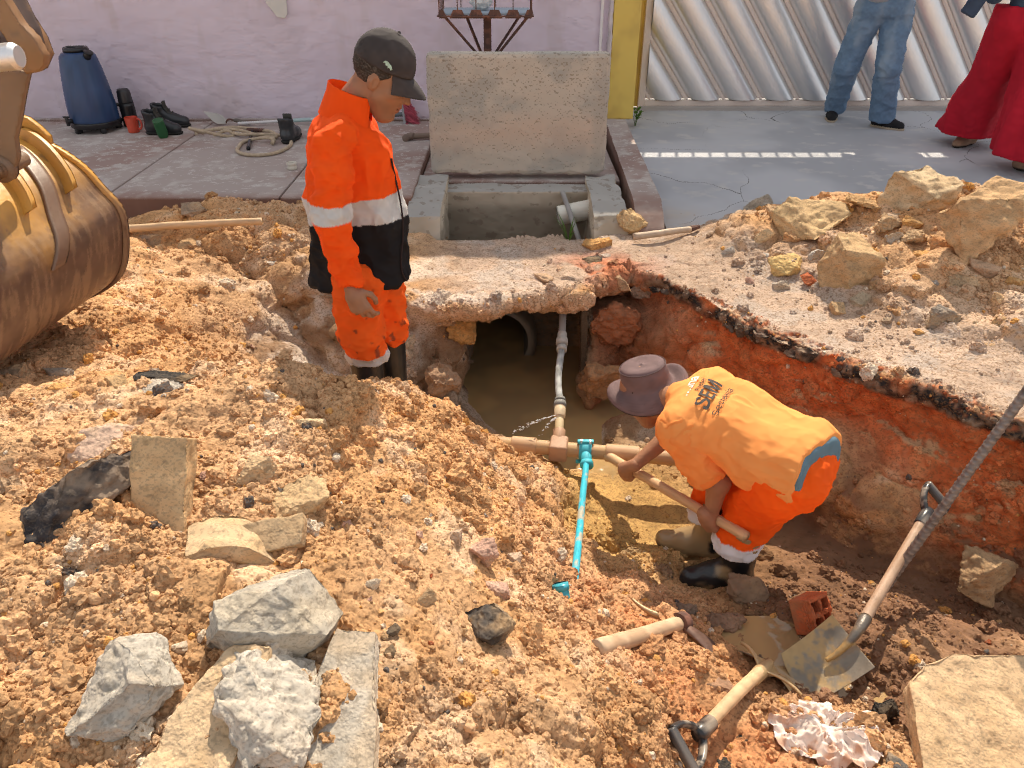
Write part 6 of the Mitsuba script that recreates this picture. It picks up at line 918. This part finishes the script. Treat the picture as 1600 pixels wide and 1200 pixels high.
def slab_piece(outline, th, seed, lim=.012, rough=.006):
    m = extrude(Polygon(outline), th); v, f = subdivide_to(np.asarray(m.vertices, float), np.asarray(m.faces), lambda q: lim + 0 * q[:, 0], 7); v = v - v.mean(0); v = taubin(v, f, 1, .4, None); nn = vnormals(v, f); return tm(v + nn * (rough * (2.2 * (fbm(v * 16, 4, seed) - .5) - 1.0 * np.clip(1 - np.abs(2 * fbm(v * 9, 3, seed + 1) - 1) * 3, 0, 1)))[:, None], f)
m = slab_piece([(-.10, -.20), (.11, -.22), (.085, .0), (.06, .17), (-.03, .18), (-.07, .05)], .045, 305, .009); rock('broken_slab', 'flat pale concrete slab with a straight edge right of the mortar', 535, 1120, 120, 160, (.45, .40, .33), 305, mesh=m, rotd=(14, -6, -2), sink=.35, kind='slab', dust=.35)
m = slab_piece([(-.09, -.18), (.05, -.18), (.09, -.02), (.05, .16), (-.03, .14), (-.08, .0)], .05, 306, .009, .010); rock('broken_slab', 'sandy slab left of the mortar at the bottom edge', 335, 1120, 100, 150, (.58, .42, .26), 306, mesh=m, rotd=(16, 6, -12), sink=.3, kind='slab', dust=.5)
m = slab_piece([(-.075, -.17), (.07, -.14), (.075, .17), (-.07, .18)], .07, 307, .010, .006); rock('broken_block', 'smooth upright tan block standing in the middle of the near heap', 256, 758, 88, 180, (.55, .37, .20), 307, mesh=m, rotd=(52, 0, 2), sink=.35, kind='block', dust=.2)
m = rock_mesh((.40, .17, .17), 308, 18, .6, .05, .02, .008); rock('asphalt_lump', 'long black asphalt lump lying left of the tan block', 140, 772, 150, 150, (.045, .042, .045), 308, mesh=m, rotd=(0, -16, 44), sink=.16, kind='asphalt', dust=.55, dcol=(.42, .31, .22))
rock('broken_slab', 'pinkish flat slab half buried above the asphalt lump', 165, 690, 120, 60, (.52, .37, .28), 309, .8, (20, 0, 20), .5, kind='slab', dust=.5)
def arc_shard(seed):
    a = np.linspace(.25, 1.9, 24); o = np.r_[np.c_[np.cos(a) * .17, np.sin(a) * .17], np.c_[np.cos(a[::-1]) * .125, np.sin(a[::-1]) * .125]]; return slab_piece(o, .16, seed, .011, .008)
m = arc_shard(310); rock('pipe_shard', 'curved concrete shard arching over a dark gap in the heap', 372, 838, 120, 50, (.50, .36, .22), 310, mesh=m, rotd=(78, 0, 20), sink=.42, kind='shard', dust=.6)
m = slab_piece([(-.09, -.04), (.08, -.05), (.10, .03), (-.08, .05)], .04, 311, .009); rock('broken_slab', 'brown slab end to the right of the curved shard', 425, 838, 95, 45, (.46, .33, .20), 311, mesh=m, rotd=(30, -12, 12), sink=.2, kind='slab', dust=.5)
rock('broken_slab', 'cream slab corner tilted up near the crest of the heap', 484, 668, 62, 54, (.54, .40, .24), 312, .5, (20, -30, 20), .25, kind='slab', dust=.3)
rock('stone', 'grey stone tucked under the cream slab corner', 500, 690, 30, 26, (.36, .32, .28), 313, .8, (0, 0, 20), .3)
rock('broken_slab', 'wedge of brown crust right of the tan block', 400, 735, 74, 44, (.50, .36, .22), 314, .6, (15, -30, 30), .3, kind='slab', dust=.5)
rock('broken_slab', 'large earthy slab above the dark hollow', 470, 775, 110, 52, (.52, .36, .20), 315, .8, (15, -18, 20), .35, kind='slab', dust=.7)
rock('asphalt_lump', 'black asphalt lump with tan soil on top below the middle of the flank', 760, 966, 94, 76, (.075, .066, .06), 316, .75, (10, 18, -20), .25, kind='asphalt', dust=.6, rough=.045)
rock('stone', 'rounded pinkish stone on the flank of the heap', 748, 858, 62, 46, PNK, 317, .8, (0, 0, 20), .3)
rock('stone', 'upright pale stone right of the pinkish stone', 803, 880, 32, 56, (.50, .37, .28), 318, .7, (0, 10, 20), .25, dust=.3)
rock('stone', 'pinkish stone below the upright pale stone', 778, 921, 46, 32, (.48, .30, .23), 319, .8, (0, 15, 20), .3, dust=.3)
rock('stone', 'brown stone lying left of the asphalt lump', 666, 936, 40, 34, (.45, .31, .18), 320, .7, (0, -15, 40), .25)
rock('stone', 'pale rounded stone on the upper flank', 712, 838, 34, 38, (.50, .37, .27), 321, .9, (0, 0, 20), .3)
rock('stone', 'white flat stone at the left of the reddish flank', 583, 912, 30, 30, (.62, .54, .42), 322, .6, (10, 0, 20), .3, dust=.2)
rock('stone', 'black asphalt pebble in the lower flank, upper one', 614, 984, 28, 18, BLK, 323, .8, (0, 0, 20), .3, kind='asphalt', dust=.2)
rock('stone', 'black asphalt pebble in the lower flank, lower one', 612, 1018, 26, 26, BLK, 324, .8, (0, 0, 60), .3, kind='asphalt', dust=.35)
rock('stone', 'small pink slab lying flat near the bottom of the flank', 645, 1082, 40, 16, (.52, .34, .26), 325, .7, (0, 0, 20), .3, dust=.3)
rock('stone', 'flat tan flake at the bottom middle', 676, 1138, 32, 34, (.56, .37, .22), 326, .8, (0, 0, 20), .4, dust=.2)
rock('plaster_flake', 'thin cream plaster flake below the asphalt lump', 782, 1053, 30, 12, (.66, .52, .28), 327, .6, (0, 10, 10), .2, kind='flake', dust=.1)
rock('stone', 'cream pebble right of the plaster flake', 874, 1060, 24, 16, (.60, .45, .31), 328, .8, (0, 0, 10), .3, dust=.2)
rock('stone', 'grey and pink rock below the pickaxe', 988, 1108, 58, 44, (.33, .24, .19), 329, .8, (0, 0, 20), .3, dust=.3)
rock('stone', 'red brick crumb beside the grey and pink rock', 1003, 1092, 18, 13, (.50, .10, .04), 330, .8, (0, 0, 20), .3, kind='brick', dust=.0)
rock('broken_slab', 'brown slab with a black underside between the tools', 1108, 1072, 92, 40, (.30, .18, .115), 331, .7, (10, 12, 20), .3, kind='slab', dust=.3, dcol=(.4, .22, .12))
rock('stone', 'dark wet stone at the upper end of the slope', 980, 1080, 26, 22, (.16, .13, .11), 332, .8, (0, 0, 20), .3, dust=.1)
rock('bitumen_lump', 'black gravelly bitumen lump between the puddle and the pale slab', 1384, 1110, 48, 50, (.025, .024, .024), 333, .9, (0, 0, 20), .25, kind='bitumen', dust=.12, rough=.09)
rock('bitumen_lump', 'black bitumen crumb beside the muddy shovel grip', 1158, 1152, 28, 24, (.03, .028, .028), 334, .9, (0, 0, 20), .3, kind='bitumen', dust=.15, rough=.09)
rock('bitumen_lump', 'black bitumen crumb at the bottom edge right of the grip', 1128, 1192, 32, 24, (.04, .038, .036), 335, .9, (0, 0, 60), .3, kind='bitumen', dust=.3, rough=.09)
rock('stone', 'black grey stone under the white plastic at the bottom edge', 1400, 1190, 40, 26, (.12, .11, .10), 336, .9, (0, 0, 60), .3, dust=.4)
rock('stone', 'grey stone right of the white plastic', 1345, 1150, 40, 36, (.30, .25, .2), 337, .9, (0, 0, 60), .3, dust=.5)
rock('mud_slab', 'broad brown slab standing in the mud right of the boot', 1170, 922, 94, 66, (.235, .15, .095), 338, .5, (-18, 0, -10), .25, kind='slab', dust=.3, rough=.04, dcol=(.36, .24, .13))
rock('mud_stone', 'brown wet stone cluster below the broad slab', 1128, 968, 66, 46, (.22, .13, .085), 339, .8, (0, 0, 20), .3, dust=.3, rough=.09, dcol=(.33, .19, .11))
rock('mud_stone', 'grey brown wet stone under the pickaxe head', 1068, 950, 50, 34, (.20, .15, .115), 340, .8, (0, 0, 60), .3, dust=.3, rough=.07, dcol=(.33, .2, .12))
rock('mud_stone', 'round muddy clod near the far boot', 1035, 890, 56, 40, (.30, .19, .11), 341, .8, (0, 0, 60), .3, dust=.3, rough=.09)
rock('mud_stone', 'wet clod standing in the yellow mud', 985, 865, 44, 34, (.36, .24, .12), 342, .8, (0, 0, 60), .35, dust=.4, rough=.09)
m = slab_piece([(-.18, -.17), (.36, -.24), (.36, .15), (.10, .19), (-.0, .17), (-.07, .13)], .07, 343, .010, .008); rock('broken_slab', 'large sandy pavement slab at the lower right corner', 1540, 1118, 210, 170, (.57, .40, .24), 343, mesh=m, rotd=(12, -4, 6), sink=.25, kind='slab', dust=.45)
# hollow red brick piece
t = thing('hollow_brick', 'broken red hollow brick lying in the mud above the puddle', 'brick'); p = on_ground(1250, 968); Wb = px_size(p, 52)
sq = shapely.box(-.5, -.5, .5, .5).difference(shapely.union_all([shapely.box(-.40, -.40, -.05, -.06), shapely.box(.05, -.40, .40, -.06), shapely.box(-.40, .06, -.05, .40), shapely.box(.05, .06, .40, .40)]))
q = extrude(shapely.affinity.scale(sq, Wb, Wb, origin=(0, 0)), Wb * .8); v, f = subdivide_to(np.asarray(q.vertices, float), np.asarray(q.faces), lambda m_: .008 + 0 * m_[:, 0], 5); br_ = v[:, 2] > Wb * .55; v[:, 2] -= br_ * .03 * fbm(v * 45, 2, 3); q = place(tm(v, f), p + V(0, 0, Wb * .30), rot((0, 0, 1), 20) @ rot((1, 0, 0), 50) @ rot((0, 1, 0), 20)); obj('shell', q, 'rock', t, smooth=30 if False else True, color=stone_color(q.vertices, (.46, .115, .045), 3, (.30, .17, .09), .5))
# broken asphalt along the trench rim
rim_line = shapely.LineString([(.66, 3.86), (.80, 3.66), (1.04, 3.34), (1.2, 3.10), (1.39, 2.87), (1.55, 2.71), (1.71, 2.59), (1.84, 2.43), (1.97, 2.32), (2.25, 2.0)]); rg = np.random.default_rng(77)
for i, s in enumerate(np.linspace(.03, .98, 30)):
    c = np.array(rim_line.interpolate(s, True).coords[0]); w = rg.uniform(.07, .17); m = rock_mesh((w, w * rg.uniform(.4, .8), rg.uniform(.045, .085)), 500 + i, 13, .6, .07, .03, .009); tg_ = rim_line.interpolate(min(s + .02, 1), True); a = math.degrees(math.atan2(tg_.y - c[1], tg_.x - c[0])) + rg.uniform(-25, 25); R = rot((0, 0, 1), a) @ rot((1, 0, 0), rg.uniform(-25, 10)); q = place(m, V(c[0] + rg.uniform(-.05, .0), c[1] - rg.uniform(.0, .03), -.052 + rg.uniform(-.02, .012)), R)
    up = vnormals(q.vertices, q.faces)[:, 2]; col = stone_color(q.vertices, (.030, .028, .028) if i % 3 else (.12, .105, .095), i, (.34, .23, .15), .6); col = mixc(col, (.50, .36, .25), sstep(.55, .85, up) * sstep(.35, .55, fbm(q.vertices * 16, 3, 3)))
    single('asphalt_chunk', q, 'rock', 'jagged black asphalt chunk in the broken rim of the trench', 'asphalt', 'asphalt chunks along the trench rim', smooth=True, color=col)
for i, (u, v, w, h, cc) in enumerate(((925, 404, 40, 18, BLK), (958, 410, 34, 16, (.30, .10, .05)), (985, 414, 30, 16, BLK), (905, 398, 26, 12, (.40, .30, .22)), (945, 398, 24, 12, (.50, .40, .32)), (1010, 428, 34, 18, BLK), (880, 420, 40, 16, (.46, .30, .2)), (850, 432, 40, 16, (.5, .34, .22)))):
    rock('rim_piece', 'small broken crust piece on the ledge over the culvert', u, v, w, h, cc, 550 + i, .7, (i * 13 % 30 - 15, 0, i * 47), .45, kind='crust', group='crust pieces on the ledge', rough=.06, dust=.35)
# countable loose stones of the heap and the pit
for i, (u, v, w, h, a, lb) in enumerate(((1295, 375, 60, 16, -20, 'flat earthy slab end below the tilted slab'), (1240, 372, 46, 26, 30, 'tan lump wedged under the tilted slab'), (1385, 350, 62, 34, 10, 'earthy lump between the tilted slab and the crest block'), (1350, 318, 66, 30, -15, 'tan slab piece left of the crest block'), (1475, 380, 60, 36, 20, 'orange earth lump between the two big blocks'), (1430, 372, 50, 30, 40, 'ochre earth lump below the crest block'), (1590, 300, 50, 30, 0, 'pale slab corner at the right edge behind the huge block'), (1445, 425, 52, 36, 15, 'orange earth clod right of the front block'), (1500, 440, 54, 34, -30, 'orange earth clod under the brown plate'), (1565, 505, 52, 30, 10, 'tan clod low at the right edge of the heap'), (1400, 485, 44, 26, 70, 'orange clod behind the dark gravelly stone'), (1215, 330, 50, 26, 20, 'brown clod behind the upright cream stone'))):
    rock('rubble_piece', lb, u, v, w, h, [(.47, .29, .14), (.50, .27, .125), (.46, .31, .18)][i % 3], 170 + i, .85, (i * 17 % 24 - 12, i * 29 % 30 - 15, a), .3, kind='rubble', rough=.085, dust=.3)
rg = np.random.default_rng(42); P_ = []
AREAS = [((20, 560), (620, 960), 60, (9, 30)), ((560, 860), (660, 1010), 50, (9, 24)), ((0, 620), (940, 1190), 40, (12, 30)), ((900, 1230), (880, 1180), 70, (9, 26)), ((1210, 1580), (780, 1010), 45, (8, 22)), ((60, 400), (410, 590), 45, (8, 24)), ((220, 470), (325, 400), 40, (8, 20))]
ANCH = {'the huge tan block': (1525, 345), 'the front tan block': (1328, 412), 'the tilted slab': (1262, 348), 'the dark gravelly stone': (1471, 498), 'the cream topped block': (1428, 303), 'the white grey boulder': (205, 1062), 'the big grey boulder': (432, 948), 'the upright tan block': (256, 758), 'the black asphalt lump': (140, 772), 'the curved shard': (372, 838), 'the cream slab corner': (484, 668), 'the pinkish stone': (748, 858), 'the tan topped asphalt lump': (760, 966), 'the blue hose end': (888, 950), 'the pickaxe': (1000, 1005), 'the red hollow brick': (1250, 960), 'the standing shovel': (1340, 980), 'the muddy shovel': (1130, 1100), 'the white sack': (1285, 1145), 'the corner slab': (1500, 1110), 'the brown boulder': (1535, 900), 'the near boot': (1110, 905), 'the excavator bucket': (120, 470), 'the wooden pole': (300, 350), 'the asphalt strip': (262, 589), 'the trench head stones': (450, 420), 'the straight edged slab': (540, 1110), 'the crumbled mortar': (425, 1085), 'the earthy slab': (470, 775)}
_said = {}
def where_is(u, v):
    k = min(ANCH, key=lambda a: math.hypot(ANCH[a][0] - u, 1.2 * (ANCH[a][1] - v))); du, dv = u - ANCH[k][0], v - ANCH[k][1]; far_ = math.hypot(du, dv); side = ('right of' if du > 0 else 'left of') if abs(du) > abs(dv) else ('in front of' if dv > 0 else 'behind'); return ('just ' if far_ < 60 else '') + side + ' ' + k
def stone_label(u, v, px, colour, size_words=((11, 'tiny'), (15, 'small'), (20, 'fist sized'), (99, 'larger'))):
    return f"{next(w for l, w in size_words if px < l)} {colour} stone lying {where_is(u, v)}"
KIND_ = {0: ('ochre', OCH), 1: ('tan', TANC), 2: ('grey', (.36, .32, .28)), 3: ('pinkish', PNK), 4: ('pale', PALE), 5: ('red', RDC), 6: ('black', BLK)}
protos = [rock_mesh((1, .85, .8), 700 + k, 11, .35, .11, .06, .11) for k in range(8)]
for i, (u, v, w, h) in enumerate(((1240, 299, 26, 16), (1268, 303, 30, 14), (1295, 297, 30, 18), (1325, 292, 34, 22), (1352, 287, 26, 16), (1150, 350, 30, 24), (1395, 345, 34, 26), (1420, 352, 40, 30), (1400, 372, 36, 30), (1250, 375, 20, 20), (1370, 448, 34, 28), (1402, 430, 30, 28), (1440, 400, 36, 26), (1460, 440, 30, 22), (1415, 470, 30, 24), (1560, 470, 36, 26), (1490, 455, 30, 22), (1585, 440, 30, 24), (1220, 445, 30, 18), (1170, 440, 18, 12), (1545, 540, 30, 18), (1385, 500, 22, 14), (1435, 520, 18, 12))):
    rock('stone', stone_label(u, v, w, ['tan', 'brown', 'ochre', 'grey', 'pinkish'][i % 5], ((20, 'small'), (29, 'fist sized'), (99, 'larger'))), u, v, w, h, [TANC, (.40, .29, .2), OCH, (.36, .32, .28), PNK][i % 5], 150 + i, .85, (i * 23 % 40 - 20, i * 37 % 50 - 25, i * 71 % 180), .3, group='loose stones of the rubble heap', rough=.06)
def small_stone(u, v, px, kk, seed, name, label, group, brown=False):
    p = on_ground(u, v); w = px_size(p, px); b = np.asarray(KIND_[kk][1]) * (.55 if brown else 1.0); R = trimesh.transformations.random_rotation_matrix(np.random.default_rng(seed).random(3))[:3, :3]; q = place(protos[seed % 8], p + V(0, 0, .12 * w), R, w); single(name, q, 'rock', label, 'stone', group, smooth=True, color=stone_color(q.vertices, b, seed % 50, (.52, .35, .19) if not brown else (.30, .18, .10), .5))
for ai, ((u0, u1), (v0, v1), cnt, (s0, s1)) in enumerate(AREAS):
    where = ['in the near heap', 'on the flank above the blue hose', 'around the white boulders', 'on the slope with the tools', 'on the shaded pit floor', 'on the slope under the bucket', 'in the spoil by the kerb'][ai]
    for i in range(cnt):
        u, v = rg.uniform(u0, u1), rg.uniform(v0, v1); px = s0 + (s1 - s0) * rg.random() ** 2.5; kk = rg.choice(7, p=[.13, .52, .11, .10, .06, .04, .04]); small_stone(u, v, px, kk, 1000 * ai + i, 'small_stone', stone_label(u, v, px, KIND_[kk][0]), f'small {KIND_[kk][0]} stones {where}', ai == 4)
# crumbs: uncountable
def crumbs(n, rmin, rmax, power, sub, seed, zone, squash=.75):
    rg = np.random.default_rng(seed); tri = G_V[G_F]; ar = np.linalg.norm(np.cross(tri[:, 1] - tri[:, 0], tri[:, 2] - tri[:, 0]), axis=1) / 2; c = tri.mean(1); d = np.linalg.norm(c - EYE, axis=1); uvz = (c - EYE) @ FW; X = c[:, 0] / uvz * 1164 + 800; Y = 600 - ((c - EYE) @ UP) / uvz * 1164; vis = (X > -60) & (X < 1660) & (Y > 150) & (Y < 1280)
    w = ar * zone(c, G_N[G_F[:, 0]]) * vis; i = rg.choice(len(w), n, p=w / w.sum()); b = rg.dirichlet((1, 1, 1), n); p = (tri[i] * b[:, :, None]).sum(1); r = rmin * (1 - rg.random(n) * (1 - (rmin / rmax) ** power)) ** (-1 / power); r = np.minimum(r, rmax)
    ico = trimesh.creation.icosphere(sub, 1.0); bv, bf = ico.vertices, ico.faces; K = 24; sh = [];
    for k in range(K):
        dd = 1 + 1.1 * (fbm(bv * 1.4 + k * 7.1, 3, k) - .5) + (1.0 * (fbm(bv * 3.4 + k * 3.3, 2, k + 5) - .5) if sub > 1 else 0); R = trimesh.transformations.random_rotation_matrix(rg.random(3))[:3, :3]; sh.append((bv * dd[:, None] * V(1, .85, squash)) @ R.T)
    sh = np.array(sh); kk = rg.integers(0, K, n); v = p[:, None] + sh[kk] * r[:, None, None] + (r * .08)[:, None, None] * G_N[G_F[i, 0]][:, None]; col = G_COL[G_F[i, 0]] * rg.uniform(.82, 1.18, (n, 1)); odd = rg.random(n); col = np.where((odd < .012)[:, None], V(.10, .09, .085), col); col = np.where(((odd > .012) & (odd < .035))[:, None], V(.60, .50, .38), col); col = np.where(((odd > .035) & (odd < .06))[:, None], V(.56, .29, .09), col)
    cv = col[:, None] * (1 + .0 * sh[kk][:, :, :1]); f = (bf[None] + (np.arange(n) * len(bv))[:, None, None]).reshape(-1, 3); return tm(v.reshape(-1, 3), f), np.clip(np.broadcast_to(cv, v.shape).reshape(-1, 3), .01, .9)
def crumb_zone(c, n):
    x, y, z = c.T; s = sd_at(x, y); crust = (s < -.02) & (z > -.04) & (x > -.9); heap = np.maximum(gauss(x, y, 2.3, 3.6, .6, .6), gauss(x, y, 1.6, 4.0, .4, .35)); d = np.linalg.norm(c - EYE, axis=1); w = np.where(crust, .05 + 2.2 * heap, 1.0) * (.25 + 1.1 * sstep(.35, .6, fbm(c * 3.1, 2, 61))); w = w * np.where(n[:, 2] < .35, .35, 1) * np.where(z < WATER + .01, 0, 1) * np.where((y > 3.1) & (z < -.15), .3, 1); mud = gauss(x, y, .42, 2.6, .4, .3) * (z < -.5); return w * (1 - .75 * mud) / d ** 1.3
q1, c1_ = crumbs(1500, .014, .042, 1.9, 2, 1, crumb_zone); q2, c2_ = crumbs(9000, .006, .017, 1.7, 1, 2, crumb_zone); q3, c3_ = crumbs(42000, .0028, .008, 1.6, 0, 3, crumb_zone)
k_ = obj('soil_crumbs', cat(q1, q2, q3), 'soil', None, smooth=False, color=np.vstack([c1_, c2_, c3_])); labels[k_] = {'label': 'loose crumbs and clods of tan and red soil over the excavation', 'category': 'soil', 'kind': 'stuff'}
# torn white plastic sack
t_ = smoothpath([(0, 0, 0), (1, 0, 0)], 2) if False else None
U, S = np.meshgrid(np.linspace(-1, 1, 90), np.linspace(-1, 1, 90), indexing='ij'); pc = on_ground(1285, 1150); pw = px_size(pc, 175) / 2; ang = np.arctan2(S, U); rr = np.hypot(U, S); out = .62 + .30 * (fbm(np.stack([np.cos(ang) * 1.6, np.sin(ang) * 1.6, 0 * ang + 2], -1), 3, 7) - .3) * 1.8; sc_ = np.maximum(np.abs(U), np.abs(S)) / np.maximum(rr, 1e-6) * out
x, y = U * sc_ * pw * 1.15, S * sc_ * pw * 1.1; p3 = np.stack([x * 14, y * 14, 0 * x], -1); fold = 1 - np.abs(2 * fbm(p3 * 1.0, 3, 3) - 1) * 2; fold2 = 1 - np.abs(2 * fbm(np.stack([(x + y) * 45, (x - y) * 16, 0 * x], -1), 2, 5) - 1) * 2; rad = 1 - np.abs(2 * fbm(np.stack([ang * 3.2 + 9, rr * 1.2, 0 * rr], -1), 2, 8) - 1) * 3; zz = .030 * np.clip(fold, -.3, 1) + .012 * np.clip(fold2, -.4, 1) + .014 * np.clip(rad, -.3, 1) * sstep(.1, .5, rr) + .020 - .018 * rr; gz = _topf(np.stack([pc[0] + x, pc[1] + y], -1).reshape(-1, 2)).reshape(x.shape)
vv = np.stack([pc[0] + x, pc[1] + y, gz + np.maximum(zz, -.004) + .012], -1).reshape(-1, 3); i = np.arange(len(vv)).reshape(U.shape); a, b, c_, d_ = i[:-1, :-1].ravel(), i[1:, :-1].ravel(), i[1:, 1:].ravel(), i[:-1, 1:].ravel(); f1 = np.vstack([np.stack([a, b, c_], 1), np.stack([a, c_, d_], 1)]); q = cat(tm(vv, f1), tm(vv - V(0, 0, .0015), f1[:, ::-1])); single('plastic_sack', q, 'cloth_vc', 'torn muddy white plastic sack crumpled at the bottom right', 'sack', smooth=True, color=mixc(tint(q.vertices, (.70, .60, .54), .08, 40), (.50, .27, .16), sstep(.52, .66, fbm(q.vertices * 22, 4, 6)) * .8))
# weeds
scene['leaf'] = {'type': 'principledthin', 'base_color': rgb((.10, .19, .04)), 'roughness': .5, 'diff_trans': .8}
def weed(label, p, n, h, spread, broad, seed):
    rg = np.random.default_rng(seed); t = thing('weed', label, 'weed')
    for k in range(n):
        a = rg.uniform(0, 6.28); o = V(math.cos(a), math.sin(a), 0); L = h * rg.uniform(.6, 1.1); top = p + o * spread * rg.uniform(.3, 1) + V(0, 0, L); path = smoothpath([p + o * .004, lerp(p, top, .5) + V(0, 0, .12 * L), top - V(0, 0, .05 * L * (not broad))], 10); sd = np.cross(o, (0, 0, 1)); wd = (np.sin(np.linspace(.35, 3.1, 10)) * .004 + .0006)
        if broad: obj('stem', tube(path, .0018, 5), 'leaf', t); 
        if broad:
            for j in range(3): c = path[4 + 2 * j] ; d = unit(o * rg.uniform(.2, 1) + sd * rg.uniform(-1, 1) + V(0, 0, .3)); s2_ = unit(np.cross(d, (0, 0, 1))); l = rg.uniform(.03, .05); pr = np.array([c, c + d * l * .35 + s2_ * l * .32, c + d * l * .7 + s2_ * l * .26, c + d * l, c + d * l * .7 - s2_ * l * .26, c + d * l * .35 - s2_ * l * .32]); pr[1:, 2] += .006; obj('leaf', tm(pr, [[0, 1, 5], [1, 2, 4], [1, 4, 5], [2, 3, 4]]), 'leaf', t, smooth=True)
        else: vv = np.vstack([path + sd * wd[:, None], path - sd * wd[:, None]]); ii = np.arange(9); obj('blade', tm(vv, np.vstack([np.stack([ii, ii + 1, ii + 11], 1), np.stack([ii, ii + 11, ii + 10], 1)])), 'leaf', t, smooth=True)
weed('small leafy weed growing at the foot of the yellow pillar', V(1.06, 6.62, .085), 7, .14, .06, True, 3); weed('tuft of grass growing at the lip of the open drain', at_z(888, 380, -.02), 12, .16, .10, False, 4); weed('small green weed in the shade below the kerb', at_z(196, 338, .02), 9, .06, .08, False, 5)
